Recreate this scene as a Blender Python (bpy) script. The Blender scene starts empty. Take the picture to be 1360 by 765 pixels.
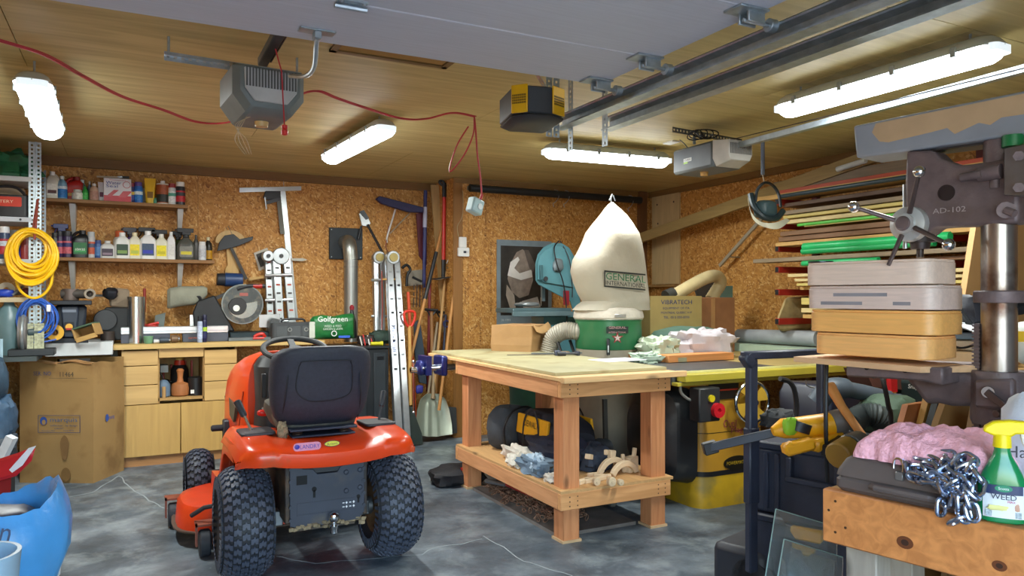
import bpy,math,random
from mathutils import Vector,Matrix,noise
from math import pi,sin,cos,radians as R
C=bpy.context.scene.collection
SC=bpy.context.scene
random.seed(7)
# ------------------------------------------------------------------ camera
EYE=1.35;YAW=R(27.03);FPX=990.0;HOR=394.0
SY,CY=sin(YAW),cos(YAW)
cam_d=bpy.data.cameras.new('camera');cam=bpy.data.objects.new('camera',cam_d);C.objects.link(cam)
cam.location=(0,0,EYE);cam.rotation_euler=(pi/2,0,-YAW)
cam_d.sensor_width=36;cam_d.lens=FPX/1360*36
cam_d.shift_y=(HOR-382.5)/1360
cam_d.clip_start=0.05;cam_d.clip_end=200
SC.camera=cam
# ------------------------------------------------------------------ daylight, exposure
SC.view_settings.view_transform='Standard'
SC.view_settings.look='None'
SC.view_settings.gamma=1
SC.view_settings.use_curve_mapping=False
SC.view_settings.exposure=0.95
w=bpy.data.worlds.new('sky');SC.world=w;w.use_nodes=True
nt=w.node_tree;nt.nodes.clear()
wo=nt.nodes.new('ShaderNodeOutputWorld');bg=nt.nodes.new('ShaderNodeBackground')
sk=nt.nodes.new('ShaderNodeTexSky');sk.sky_type='NISHITA';sk.sun_disc=False
sk.sun_elevation=R(38);sk.sun_rotation=R(25);sk.air_density=1.2;sk.dust_density=2.5
bg.inputs['Strength'].default_value=1.0
nt.links.new(sk.outputs[0],bg.inputs[0]);nt.links.new(bg.outputs[0],wo.inputs[0])
sn=bpy.data.lights.new('sun','SUN');sn.energy=3.0;sn.angle=R(1.5);sn.color=(1,.96,.9)
so=bpy.data.objects.new('sun',sn);C.objects.link(so);so.rotation_euler=(R(28),0,R(-18))
# the open garage doorway behind the camera, as a light portal for the sky
pl=bpy.data.lights.new('doorway_daylight','AREA');pl.shape='RECTANGLE';pl.size=4.6;pl.size_y=2.2
pl.cycles.is_portal=True
po=bpy.data.objects.new('doorway_daylight',pl);C.objects.link(po)
po.location=(-0.5,-0.75,1.12);po.rotation_euler=(R(90),0,0)
# ------------------------------------------------------------------ pixel ray -> world
def ray(px,py):
    r=(px-680)/FPX;u=(HOR-py)/FPX
    return Vector((SY+r*CY,CY-r*SY,u))
def P(px,py,X=None,Y=None,Z=None,t=None):
    d=ray(px,py)
    if X is not None:t=X/d.x
    elif Y is not None:t=Y/d.y
    elif Z is not None:t=(Z-EYE)/d.z
    return Vector((d.x*t,d.y*t,EYE+d.z*t))
def dep(p):return p[0]*SY+p[1]*CY
def pix(px,py,X=None,Y=None,Z=None):return P(px,py,X,Y,Z)
# ------------------------------------------------------------------ materials
def lin(h):
    if isinstance(h,str):
        h=h.lstrip('#');c=[int(h[i:i+2],16)/255 for i in(0,2,4)]
        return tuple((x/12.92 if x<=.04045 else((x+.055)/1.055)**2.4)for x in c)
    return h
_mc={}
def mat(col,rough=.5,metal=0.,var=.12,scale=9.,bump=.0,bscale=60.,stretch=None,trans=0.,emit=None,es=0,coat=0.,alpha=None,dirt=None,dscale=3.,dlo=.5,dhi=.7):
    key=repr((col,rough,metal,var,scale,bump,bscale,stretch,trans,emit,es,coat,alpha,dirt,dscale,dlo,dhi))
    if key in _mc:return _mc[key]
    m=bpy.data.materials.new('surface');m.use_nodes=True;n=m.node_tree;b=n.nodes['Principled BSDF']
    c=lin(col)
    tc=n.nodes.new('ShaderNodeTexCoord');mp=n.nodes.new('ShaderNodeMapping')
    n.links.new(tc.outputs['Object'],mp.inputs[0])
    if stretch:mp.inputs['Scale'].default_value=stretch
    nz=n.nodes.new('ShaderNodeTexNoise');nz.inputs['Scale'].default_value=scale;nz.inputs['Detail'].default_value=5
    n.links.new(mp.outputs[0],nz.inputs['Vector'])
    rp=n.nodes.new('ShaderNodeValToRGB')
    rp.color_ramp.elements[0].position=.3;rp.color_ramp.elements[1].position=.7
    rp.color_ramp.elements[0].color=tuple(x*(1-var)for x in c)+(1,)
    rp.color_ramp.elements[1].color=tuple(min(1,x*(1+var))for x in c)+(1,)
    n.links.new(nz.outputs['Fac'],rp.inputs[0])
    out=rp.outputs[0]
    if dirt:
        n2=n.nodes.new('ShaderNodeTexNoise');n2.inputs['Scale'].default_value=dscale;n2.inputs['Detail'].default_value=6
        n.links.new(tc.outputs['Object'],n2.inputs['Vector'])
        r2=n.nodes.new('ShaderNodeValToRGB');r2.color_ramp.elements[0].position=dlo;r2.color_ramp.elements[1].position=dhi
        n.links.new(n2.outputs['Fac'],r2.inputs[0])
        mx=n.nodes.new('ShaderNodeMixRGB');mx.inputs[2].default_value=lin(dirt)+(1,)
        n.links.new(r2.outputs[0],mx.inputs[0]);n.links.new(out,mx.inputs[1]);out=mx.outputs[0]
    n.links.new(out,b.inputs['Base Color'])
    b.inputs['Roughness'].default_value=rough;b.inputs['Metallic'].default_value=metal
    b.inputs['Coat Weight'].default_value=coat
    if trans:b.inputs['Transmission Weight'].default_value=trans
    if alpha is not None:b.inputs['Alpha'].default_value=alpha
    if emit:
        b.inputs['Emission Color'].default_value=lin(emit)+(1,);b.inputs['Emission Strength'].default_value=es
    if bump:
        n3=n.nodes.new('ShaderNodeTexNoise');n3.inputs['Scale'].default_value=bscale;n3.inputs['Detail'].default_value=4
        n.links.new(mp.outputs[0],n3.inputs['Vector'])
        bp=n.nodes.new('ShaderNodeBump');bp.inputs['Strength'].default_value=bump;bp.inputs['Distance'].default_value=.01
        n.links.new(n3.outputs['Fac'],bp.inputs['Height']);n.links.new(bp.outputs[0],b.inputs['Normal'])
    _mc[key]=m;return m
def wood(col,axis='x',dark=None,rough=.6,scale=1.,contrast=.22,knots=True):
    key=('wood',repr(col),axis,repr(dark),rough,scale,contrast,knots)
    if key in _mc:return _mc[key]
    m=bpy.data.materials.new('wood');m.use_nodes=True;n=m.node_tree;b=n.nodes['Principled BSDF']
    c=lin(col);d=lin(dark)if dark else tuple(x*.55 for x in c)
    tc=n.nodes.new('ShaderNodeTexCoord');mp=n.nodes.new('ShaderNodeMapping')
    n.links.new(tc.outputs['Object'],mp.inputs[0])
    s={'x':(1.2,14,14),'y':(14,1.2,14),'z':(14,14,1.2)}[axis]
    mp.inputs['Scale'].default_value=tuple(v*scale for v in s)
    n1=n.nodes.new('ShaderNodeTexNoise');n1.inputs['Scale'].default_value=2.2;n1.inputs['Detail'].default_value=7;n1.inputs['Distortion'].default_value=1.1
    n.links.new(mp.outputs[0],n1.inputs['Vector'])
    rp=n.nodes.new('ShaderNodeValToRGB');e=rp.color_ramp.elements
    e[0].position=.35;e[1].position=.66
    e[0].color=tuple(x*(1-contrast)+y*contrast for x,y in zip(c,d))+(1,);e[1].color=tuple(min(1,x*1.08)for x in c)+(1,)
    n.links.new(n1.outputs['Fac'],rp.inputs[0]);out=rp.outputs[0]
    if knots:
        mp2=n.nodes.new('ShaderNodeMapping');n.links.new(tc.outputs['Object'],mp2.inputs[0])
        s2={'x':(2.0,5,5),'y':(5,2.0,5),'z':(5,5,2.0)}[axis];mp2.inputs['Scale'].default_value=s2
        v=n.nodes.new('ShaderNodeTexVoronoi');v.inputs['Scale'].default_value=1.0
        n.links.new(mp2.outputs[0],v.inputs['Vector'])
        r3=n.nodes.new('ShaderNodeValToRGB');r3.color_ramp.elements[0].position=.035;r3.color_ramp.elements[1].position=.11
        r3.color_ramp.elements[0].color=(1,1,1,1);r3.color_ramp.elements[1].color=(0,0,0,1)
        n.links.new(v.outputs['Distance'],r3.inputs[0])
        mx=n.nodes.new('ShaderNodeMixRGB');mx.inputs[2].default_value=tuple(x*.42 for x in c)+(1,)
        n.links.new(r3.outputs[0],mx.inputs[0]);n.links.new(out,mx.inputs[1]);out=mx.outputs[0]
    n.links.new(out,b.inputs['Base Color']);b.inputs['Roughness'].default_value=rough
    bp=n.nodes.new('ShaderNodeBump');bp.inputs['Strength'].default_value=.15;bp.inputs['Distance'].default_value=.004
    n.links.new(n1.outputs['Fac'],bp.inputs['Height']);n.links.new(bp.outputs[0],b.inputs['Normal'])
    _mc[key]=m;return m
def osb_mat():
    m=bpy.data.materials.new('strand_board');m.use_nodes=True;n=m.node_tree;b=n.nodes['Principled BSDF']
    tc=n.nodes.new('ShaderNodeTexCoord')
    def layer(rot,sc,seed):
        mp=n.nodes.new('ShaderNodeMapping');mp.inputs['Rotation'].default_value=rot;mp.inputs['Location'].default_value=(seed,seed*1.7,seed*.3)
        n.links.new(tc.outputs['Object'],mp.inputs[0])
        wz=n.nodes.new('ShaderNodeTexNoise');wz.inputs['Scale'].default_value=7;wz.inputs['Detail'].default_value=2
        n.links.new(mp.outputs[0],wz.inputs['Vector'])
        ad=n.nodes.new('ShaderNodeMixRGB');ad.blend_type='ADD';ad.inputs[0].default_value=.12
        n.links.new(mp.outputs[0],ad.inputs[1]);n.links.new(wz.outputs['Color'],ad.inputs[2])
        m2=n.nodes.new('ShaderNodeMapping');m2.inputs['Scale'].default_value=sc;n.links.new(ad.outputs[0],m2.inputs[0])
        v=n.nodes.new('ShaderNodeTexVoronoi');v.inputs['Scale'].default_value=1
        n.links.new(m2.outputs[0],v.inputs['Vector'])
        sp=n.nodes.new('ShaderNodeSeparateColor');n.links.new(v.outputs['Color'],sp.inputs[0])
        return sp.outputs[0],sp.outputs[1]
    a,a2=layer((.5,.6,.5),(84,30,50),0)
    c,c2=layer((-.6,-.5,1.1),(34,88,60),5)
    mxv=n.nodes.new('ShaderNodeMath');mxv.operation='GREATER_THAN';mxv.inputs[1].default_value=.5;n.links.new(a2,mxv.inputs[0])
    mix=n.nodes.new('ShaderNodeMix');n.links.new(mxv.outputs[0],mix.inputs[0]);n.links.new(a,mix.inputs[2]);n.links.new(c,mix.inputs[3])
    rp=n.nodes.new('ShaderNodeValToRGB');cr=rp.color_ramp
    pts=[(0,'8f5c28'),(.08,'ac7435'),(.35,'c0863f'),(.65,'ca9147'),(.88,'d6a25c'),(1,'e4ba7a')]
    cr.elements[0].position=0;cr.elements[0].color=lin(pts[0][1])+(1,);cr.elements[1].position=1;cr.elements[1].color=lin(pts[-1][1])+(1,)
    for p,h in pts[1:-1]:
        e=cr.elements.new(p);e.color=lin(h)+(1,)
    n.links.new(mix.outputs[0],rp.inputs[0])
    big=n.nodes.new('ShaderNodeTexNoise');big.inputs['Scale'].default_value=1.3;n.links.new(tc.outputs['Object'],big.inputs['Vector'])
    r2=n.nodes.new('ShaderNodeValToRGB');r2.color_ramp.elements[0].color=(.8,.78,.74,1);r2.color_ramp.elements[1].color=(1.05,1.05,1.05,1)
    n.links.new(big.outputs['Fac'],r2.inputs[0])
    mu=n.nodes.new('ShaderNodeMixRGB');mu.blend_type='MULTIPLY';mu.inputs[0].default_value=1
    n.links.new(rp.outputs[0],mu.inputs[1]);n.links.new(r2.outputs[0],mu.inputs[2])
    n.links.new(mu.outputs[0],b.inputs['Base Color']);b.inputs['Roughness'].default_value=.62
    bp=n.nodes.new('ShaderNodeBump');bp.inputs['Strength'].default_value=.35;bp.inputs['Distance'].default_value=.004
    n.links.new(mix.outputs[0],bp.inputs['Height']);n.links.new(bp.outputs[0],b.inputs['Normal'])
    return m
def floor_mat():
    m=bpy.data.materials.new('stained_concrete');m.use_nodes=True;n=m.node_tree;b=n.nodes['Principled BSDF']
    tc=n.nodes.new('ShaderNodeTexCoord')
    def nz(s,d=6,dist=0.):
        q=n.nodes.new('ShaderNodeTexNoise');q.inputs['Scale'].default_value=s;q.inputs['Detail'].default_value=d;q.inputs['Distortion'].default_value=dist;q.inputs['Roughness'].default_value=.66
        n.links.new(tc.outputs['Object'],q.inputs['Vector']);return q.outputs['Fac']
    def ramp(src,*pts):
        q=n.nodes.new('ShaderNodeValToRGB');cr=q.color_ramp
        cr.elements[0].position=pts[0][0];cr.elements[0].color=pts[0][1];cr.elements[1].position=pts[-1][0];cr.elements[1].color=pts[-1][1]
        for p,c in pts[1:-1]:
            e=cr.elements.new(p);e.color=c
        n.links.new(src,q.inputs[0]);return q.outputs[0]
    base=ramp(nz(1.9,12,.15),(.34,lin('3a444c')+(1,)),(.5,lin('55606a')+(1,)),(.66,lin('78838c')+(1,)))
    wh=ramp(nz(4.2,14,.35),(.5,(0,0,0,1)),(.68,(1,1,1,1)))
    mx=n.nodes.new('ShaderNodeMixRGB');mx.inputs[2].default_value=lin('a2adb0')+(1,)
    f=n.nodes.new('ShaderNodeMath');f.operation='MULTIPLY';f.inputs[1].default_value=.45;n.links.new(wh,f.inputs[0])
    n.links.new(f.outputs[0],mx.inputs[0]);n.links.new(base,mx.inputs[1])
    sp=ramp(nz(38,3),(.68,(0,0,0,1)),(.74,(1,1,1,1)))
    f2=n.nodes.new('ShaderNodeMath');f2.operation='MULTIPLY';f2.inputs[1].default_value=.5;n.links.new(sp,f2.inputs[0])
    m2=n.nodes.new('ShaderNodeMixRGB');m2.inputs[2].default_value=lin('aeb6b6')+(1,)
    n.links.new(f2.outputs[0],m2.inputs[0]);n.links.new(mx.outputs[0],m2.inputs[1])
    dk=ramp(nz(1.7,5,.8),(.58,(1,1,1,1)),(.68,(.55,.55,.58,1)))
    m3=n.nodes.new('ShaderNodeMixRGB');m3.blend_type='MULTIPLY';m3.inputs[0].default_value=1
    n.links.new(m2.outputs[0],m3.inputs[1]);n.links.new(dk,m3.inputs[2])
    n.links.new(m3.outputs[0],b.inputs['Base Color'])
    rr=ramp(nz(3,4),(.3,(.32,.32,.32,1)),(.7,(.6,.6,.6,1)));n.links.new(rr,b.inputs['Roughness'])
    bp=n.nodes.new('ShaderNodeBump');bp.inputs['Strength'].default_value=.2;bp.inputs['Distance'].default_value=.01
    n.links.new(nz(25,8),bp.inputs['Height']);n.links.new(bp.outputs[0],b.inputs['Normal'])
    return m
BLACK=mat('1c1d20',.45,var=.2);RUB=mat('22252b',.62,var=.25,bump=.2,bscale=80);DGREY=mat('3a3d42',.5)
STEEL=mat('a8adb0',.3,.9,var=.1);GALV=mat('aab4b8',.38,.75,var=.18,scale=25);CHROME=mat('d8dadc',.12,1.,var=.03)
IRON=mat('4a4342',.48,.6,var=.3,scale=14,bump=.3,bscale=90,dirt='6b5648',dscale=9,dlo=.55,dhi=.75)
WHITE=mat('e6e6e2',.45,var=.04);RED=mat('b0241c',.4);YEL=mat('e8b81a',.4);ORANGE=mat('e8400f',.3,var=.06,coat=.4)
OSB=osb_mat()
CARD=mat('a58356',.8,var=.08,scale=5,bump=.05);CARD2=mat('9a7246',.8,var=.1,scale=5)
# ------------------------------------------------------------------ mesh builder
_tcache={}
def text_geo(s,bold=False):
    if s in _tcache:return _tcache[s]
    cu=bpy.data.curves.new('t','FONT');cu.body=s;cu.resolution_u=2;cu.extrude=0
    o=bpy.data.objects.new('t',cu);me=o.to_mesh()
    vs=[tuple(v.co)for v in me.vertices];fs=[tuple(p.vertices)for p in me.polygons]
    o.to_mesh_clear();bpy.data.objects.remove(o);bpy.data.curves.remove(cu)
    x0=min(v[0]for v in vs);x1=max(v[0]for v in vs);y0=min(v[1]for v in vs);y1=max(v[1]for v in vs)
    _tcache[s]=([((v[0]-x0)/(x1-x0)-.5,(v[1]-y0)/(y1-y0)-.5)for v in vs],fs)
    return _tcache[s]
def basis(z,up=Vector((0,0,1))):
    z=Vector(z).normalized()
    if abs(z.dot(up))>.99:up=Vector((0,1,0))
    x=up.cross(z).normalized();y=z.cross(x)
    return Matrix((x,y,z)).transposed()
def frame(o,z,up=(0,0,1)):
    m=basis(z,Vector(up)).to_4x4();m.translation=Vector(o);return m
def FB(o):return frame(o,(0,-1,0))
def TR(o,rz=0,rx=0,ry=0):return Matrix.Translation(Vector(o))@Matrix.Rotation(rz,4,'Z')@Matrix.Rotation(rx,4,'X')@Matrix.Rotation(ry,4,'Y')
class B:
    def __init__(s):s.v=[];s.f=[]
    def add(s,vs,fs,M=None):
        k=len(s.v)
        if M is not None:vs=[M@Vector(v)for v in vs]
        s.v+=[tuple(v)for v in vs];s.f+=[tuple(i+k for i in f)for f in fs];return s
    def box(s,x0,y0,z0,x1,y1,z1,M=None):
        vs=[(x,y,z)for z in(z0,z1)for y in(y0,y1)for x in(x0,x1)]
        return s.add(vs,[(0,2,3,1),(4,5,7,6),(0,1,5,4),(2,6,7,3),(0,4,6,2),(1,3,7,5)],M)
    def cb(s,c,sz,M=None):
        return s.box(c[0]-sz[0]/2,c[1]-sz[1]/2,c[2]-sz[2]/2,c[0]+sz[0]/2,c[1]+sz[1]/2,c[2]+sz[2]/2,M)
    def beam(s,a,b,w,h,up=(0,0,1)):
        a=Vector(a);b=Vector(b);d=b-a
        M=basis(d,Vector(up)).to_4x4();M.translation=a
        return s.box(-w/2,-h/2,0,w/2,h/2,d.length,M)
    def loft(s,rings,cap=True,closed=False,M=None):
        n=len(rings[0]);vs=[v for r in rings for v in r];fs=[]
        for i in range(len(rings)-(0 if closed else 1)):
            a=i*n;b=((i+1)%len(rings))*n
            for j in range(n):
                k=(j+1)%n;fs.append((a+j,a+k,b+k,b+j))
        if cap and not closed:
            fs.append(tuple(reversed(range(n))));fs.append(tuple(range(len(vs)-n,len(vs))))
        return s.add(vs,fs,M)
    def cyl(s,a,b,r0,r1=None,n=16,cap=True):
        r1=r0 if r1 is None else r1;a=Vector(a);b=Vector(b);m=basis(b-a)
        rings=[[p+m@Vector((cos(2*pi*j/n)*r,sin(2*pi*j/n)*r,0))for j in range(n)]for p,r in((a,r0),(b,r1))]
        return s.loft(rings,cap)
    def lathe(s,prof,c=(0,0,0),n=20,M=None,sx=1,sy=1):
        rings=[[Vector((cos(2*pi*j/n)*r*sx,sin(2*pi*j/n)*r*sy,z))+Vector(c)for j in range(n)]for r,z in prof]
        return s.loft(rings,True,False,M)
    def tube(s,pts,r,n=8,closed=False,flat=1.0):
        pts=[Vector(p)for p in pts];N=len(pts);rings=[];prev=None
        for i in range(N):
            if closed:d=pts[(i+1)%N]-pts[i-1]
            else:d=pts[min(i+1,N-1)]-pts[max(i-1,0)]
            if d.length<1e-9:d=Vector((0,0,1))
            d.normalize()
            if prev is None:
                m=basis(d);x=m.col[0]
            else:
                x=prev-d*prev.dot(d)
                x=x.normalized()if x.length>1e-6 else basis(d).col[0]
            y=d.cross(x);prev=x
            rr=r[i]if isinstance(r,(list,tuple))else r
            rings.append([pts[i]+(x*cos(2*pi*j/n)+y*sin(2*pi*j/n)*flat)*rr for j in range(n)])
        return s.loft(rings,True,closed)
    def prism(s,poly,z0,z1,M=None):
        n=len(poly);vs=[(x,y,z0)for x,y in poly]+[(x,y,z1)for x,y in poly]
        area=sum(poly[i][0]*poly[(i+1)%n][1]-poly[(i+1)%n][0]*poly[i][1]for i in range(n))
        if area<0:vs=[(x,y,z0)for x,y in reversed(poly)]+[(x,y,z1)for x,y in reversed(poly)]
        fs=[tuple(reversed(range(n))),tuple(range(n,2*n))]+[(j,(j+1)%n,(j+1)%n+n,j+n)for j in range(n)]
        return s.add(vs,fs,M)
    def rrect(s,w,h,r,z0,z1,M=None,n=5):
        return s.prism(rr(w,h,r,n),z0,z1,M)
    def ring(s,R0,R1,z0,z1,M=None,n=28):
        prof=[(R0,z0),(R1,z0),(R1,z1),(R0,z1)]
        rings=[[(cos(2*pi*i/n)*r,sin(2*pi*i/n)*r,z)for r,z in prof]for i in range(n)]
        return s.loft([[Vector(v)for v in q]for q in rings],False,True,M)
    def torus(s,c,R0,r,M=None,n=28,k=8):
        M=M or Matrix.Translation(Vector(c))
        rings=[[Vector(((R0+r*cos(2*pi*j/k))*cos(2*pi*i/n),(R0+r*cos(2*pi*j/k))*sin(2*pi*i/n),r*sin(2*pi*j/k)))for j in range(k)]for i in range(n)]
        return s.loft(rings,False,True,M)
    def sph(s,c,r,n=12,sz=None,M=None):
        sz=sz or(1,1,1);rings=[]
        for i in range(n//2+1):
            a=-pi/2+pi*i/(n//2);q=max(cos(a),.02)*r
            rings.append([Vector((cos(2*pi*j/n)*q*sz[0]+c[0],sin(2*pi*j/n)*q*sz[1]+c[1],sin(a)*r*sz[2]+c[2]))for j in range(n)])
        return s.loft(rings,True,False,M)
    def blob(s,c,size,amp=.15,freq=3.,n=24,seed=0.,e=.7,M=None,flat=None):
        def sg(x,p):return math.copysign(abs(x)**p,x)
        rings=[]
        for i in range(n//2+1):
            a=-pi/2+pi*i/(n//2);rg=[]
            for j in range(n):
                b=2*pi*j/n
                d=Vector((sg(cos(a),e)*sg(cos(b),e),sg(cos(a),e)*sg(sin(b),e),sg(sin(a),e)))
                if i in(0,n//2):d=Vector((.02*cos(b),.02*sin(b),d.z))
                q=1+amp*noise.noise(d*freq+Vector((seed,seed*.7,3)))+amp*.5*noise.noise(d*freq*2.7+Vector((seed,9,seed)))
                v=Vector((d.x*size[0]/2*q,d.y*size[1]/2*q,d.z*size[2]/2*q))
                if flat is not None:v.z=max(v.z,flat)
                rg.append(v+Vector(c))
            rings.append(rg)
        return s.loft(rings,True,False,M)
    def sheet(s,nx,ny,fn,th=.004):
        top=[[Vector(fn(i/nx,j/ny))for j in range(ny+1)]for i in range(nx+1)]
        vs=[];W=ny+1
        nr=[]
        for i in range(nx+1):
            for j in range(ny+1):
                du=top[min(i+1,nx)][j]-top[max(i-1,0)][j];dv=top[i][min(j+1,ny)]-top[i][max(j-1,0)]
                q=du.cross(dv);nr.append(q.normalized()if q.length>1e-12 else Vector((0,0,1)))
        flat=[top[i][j]for i in range(nx+1)for j in range(ny+1)]
        vs=flat+[v-q*th for v,q in zip(flat,nr)];K=len(flat);fs=[]
        for i in range(nx):
            for j in range(ny):
                a=i*W+j;fs.append((a,a+W,a+W+1,a+1));fs.append((K+a,K+a+1,K+a+W+1,K+a+W))
        edge=[i*W for i in range(nx+1)]+[nx*W+j for j in range(1,ny+1)]+[i*W+ny for i in range(nx-1,-1,-1)]+[j for j in range(ny-1,0,-1)]
        for a,b in zip(edge,edge[1:]+edge[:1]):fs.append((a,K+a,K+b,b))
        return s.add(vs,fs)
    def text(s,t,M,w,h,th=.0012):
        vs,fs=text_geo(t);n=len(vs)
        return s.add([(x*w,y*h,th)for x,y in vs],fs,M)
    def build(s,name,m,parent=None,bev=0,smooth=True,w=False,label=None,seg=1,ang=35,kind=None,o=None):
        me=bpy.data.meshes.new(name)
        if parent is not None and w:
            iv=ROOTM[parent.name].inverted();vs=[tuple(iv@Vector(v))for v in s.v]
        elif parent is None and o is not None:
            ov=Vector(o);vs=[tuple(Vector(v)-ov)for v in s.v]
        else:vs=s.v
        me.from_pydata(vs,[],s.f)
        if smooth:
            for p in me.polygons:p.use_smooth=True
            me.set_sharp_from_angle(angle=R(ang))
        me.materials.append(m)
        ob=bpy.data.objects.new(name,me);C.objects.link(ob)
        if parent is not None:
            ob.parent=parent;ROOTM[ob.name]=ROOTM[parent.name]
        else:
            if o is not None:ob.location=o
            ROOTM[ob.name]=Matrix.Translation(ob.location)
        if bev:
            md=ob.modifiers.new('bevel','BEVEL');md.width=bev;md.segments=seg;md.limit_method='ANGLE';md.angle_limit=R(40)
        if label:ob['label']=label
        if kind:ob['kind']=kind
        return ob
def rr(w,h,r,n=5):
    pts=[]
    for cx,cy,a0 in((w/2-r,h/2-r,0),(-w/2+r,h/2-r,pi/2),(-w/2+r,-h/2+r,pi),(w/2-r,-h/2+r,3*pi/2)):
        for i in range(n+1):pts.append((cx+r*cos(a0+pi/2*i/n),cy+r*sin(a0+pi/2*i/n)))
    return pts
ROOTM={}
def thing(name,label,cat,loc=(0,0,0),rz=0,group=None):
    o=bpy.data.objects.new(name,None);C.objects.link(o);o.empty_display_size=.05
    o.location=loc;o.rotation_euler=(0,0,rz);o['label']=label;o['category']=cat
    if group:o['group']=group
    ROOTM[o.name]=Matrix.Translation(Vector(loc))@Matrix.Rotation(rz,4,'Z')
    return o
def tag(o,label,cat,group=None):
    o['label']=label;o['category']=cat
    if group:o['group']=group
    return o
def struct(b,name,m,o=None,**k):
    ob=b.build(name,m,o=o,**k);ob['kind']='structure';return ob
def move(o,loc,rot=None):
    o.location=loc
    if rot is not None:o.rotation_euler=rot
def dup(o,loc=None,rot=None,label=None,group=None,parent=None):
    c=o.copy();C.objects.link(c)
    if parent is not None:c.parent=parent
    if loc is not None:c.location=loc
    if rot is not None:c.rotation_euler=rot
    if label:c['label']=label
    if group:c['group']=group
    for ch in list(o.children):dup(ch,parent=c)
    return c
def one(b,name,m,label,cat,o=(0,0,0),group=None,**k):
    ob=b.build(name,m,o=o,**k);return tag(ob,label,cat,group)
def bez(pts,n=8,closed=False):
    pts=[Vector(p)for p in pts];N=len(pts);out=[]
    rng=range(N if closed else N-1)
    for i in rng:
        if closed:a,b,c,d=pts[i-1],pts[i],pts[(i+1)%N],pts[(i+2)%N]
        else:a,b,c,d=pts[max(i-1,0)],pts[i],pts[i+1],pts[min(i+2,N-1)]
        for k in range(n):
            t=k/n;out.append(.5*((2*b)+(c-a)*t+(2*a-5*b+4*c-d)*t*t+(3*b-a-3*c+d)*t**3))
    if not closed:out.append(pts[-1])
    return out
# ------------------------------------------------------------------ the setting
H=2.49;YB=7.10;YC=6.60;XS=2.745;XR=5.07;XL=-1.75;YF=-.60
fl=struct(B().box(XL-.1,YF-.15,-.12,XR+.1,YB+.1,0),'floor',floor_mat(),smooth=False)
# cracks in the slab: shallow pale filled lines
def crack(pts):
    b=B();pts=[Vector((x,y,.0012))for x,y in pts];q=[]
    for a,c in zip(pts,pts[1:]):
        for k in range(6):
            p=a.lerp(c,k/6);q.append(p+Vector((noise.noise(p*7)*.03,noise.noise(p*9+Vector((4,2,0)))*.03,0)))
    q.append(pts[-1]);b.tube(q,.004,4,flat=.3)
    b.build('crack',mat('99a3a8',.8),fl,w=True)
def fp(px,py):v=P(px,py,Z=0);return(v.x,v.y)
crack([fp(368,739),fp(420,748),fp(480,744),fp(560,737),fp(580,728),fp(640,716)])
crack([fp(158,632),fp(176,650),fp(205,668),fp(235,682)])
crack([fp(640,712),fp(700,745),fp(760,765)])
crack([fp(158,632),fp(120,655),fp(85,662)])
PLY=wood('cbba80','x',dark='8a7440',scale=.45,contrast=.35,rough=.55,knots=False)
PLY2=wood('c4b278','x',dark='8a7440',scale=.5,contrast=.35,rough=.55,knots=False)
ce=struct(B().box(XL-.1,YF-.15,H+.012,XR+.1,YB+.1,H+.1),'ceiling',PLY2,smooth=False)
def ply(x0,y0,x1,y1,m,z=H):
    B().box(x0+.002,y0+.002,z,x1-.002,y1-.002,z+.012).build('plywood_panel',m,ce,w=True,smooth=False)
xs=[XL,-.46,1.98,4.42,XR];ys=[YF,.72,1.94,3.16,4.38,5.60,YB]
hx0,hx1,hy0,hy1=.98,2.0,3.18,3.85
for j in range(len(ys)-1):
    off=.0 if j%2 else-1.22
    q=sorted({XL,XR,*[x+off for x in(-.46,1.98,4.42,6.86)if XL<x+off<XR]})
    for a,c in zip(q,q[1:]):ply(a,ys[j],c,ys[j+1],PLY if(j+int(a*3))%2 else PLY2)
# attic hatch: a raised frame and a recessed lid
h0=P(437,58,Z=H);h1=P(597,82,Z=H)
hx0,hx1,hy1=P(440,62,Z=H).x,P(588,92,Z=H).x,(P(440,62,Z=H).y+P(588,92,Z=H).y)/2
hy0=hy1-.62
hb=B()
for a in((hx0,hy0,hx1,hy0+.03),(hx0,hy1-.03,hx1,hy1),(hx0,hy0,hx0+.03,hy1),(hx1-.03,hy0,hx1,hy1)):
    hb.box(a[0],a[1],H-.012,a[2],a[3],H)
hf=hb.build('hatch_frame',wood('7d5f30','x',knots=False),ce,w=True)
B().box(hx0+.035,hy0+.035,H-.006,hx1-.035,hy1-.035,H+.001).build('hatch_lid',wood('a27c3c','x',knots=False),hf,w=True)
def osb_wall(name,M,length,height,w0=1.22,th=.10,first=None,e0=0,e1=0):
    """M: local x along wall, y up, z out into the room"""
    b=B().box(-e0,0,-th,length+e1,height,-.011,M)
    wl=struct(b,name,mat('5b3c1c',.8),smooth=False)
    x=0;k=0
    while x<length-1e-4:
        x1=min(x+(first if(first and k==0)else w0),length);k+=1
        B().box(x+.0015,.0015,-.011,x1-.0015,height-.0015,0,M).build('strand_board_panel',OSB,wl,w=True,smooth=False)
        x=x1
    return wl
def WM(o,xd):
    x=Vector(xd).normalized();y=Vector((0,0,1));z=x.cross(y)
    m=Matrix((x,y,z)).transposed().to_4x4();m.translation=Vector(o);return m
wb=osb_wall('wall_back',WM((XL,YB,0),(1,0,0)),XS-XL,H,first=1.05,e0=.1,e1=.1)
wp=osb_wall('wall_partition',WM((XS,YB,0),(0,-1,0)),YB-YC,H,th=.05)
wc=osb_wall('wall_recess',WM((XS,YC,0),(1,0,0)),XR-XS,H,first=P(622,400,Y=YC).x-XS,e0=-.012,e1=.1)
wr=osb_wall('wall_right',WM((XR,YC,0),(0,-1,0)),YC-YF,H,e0=.1,e1=.1)
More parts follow.
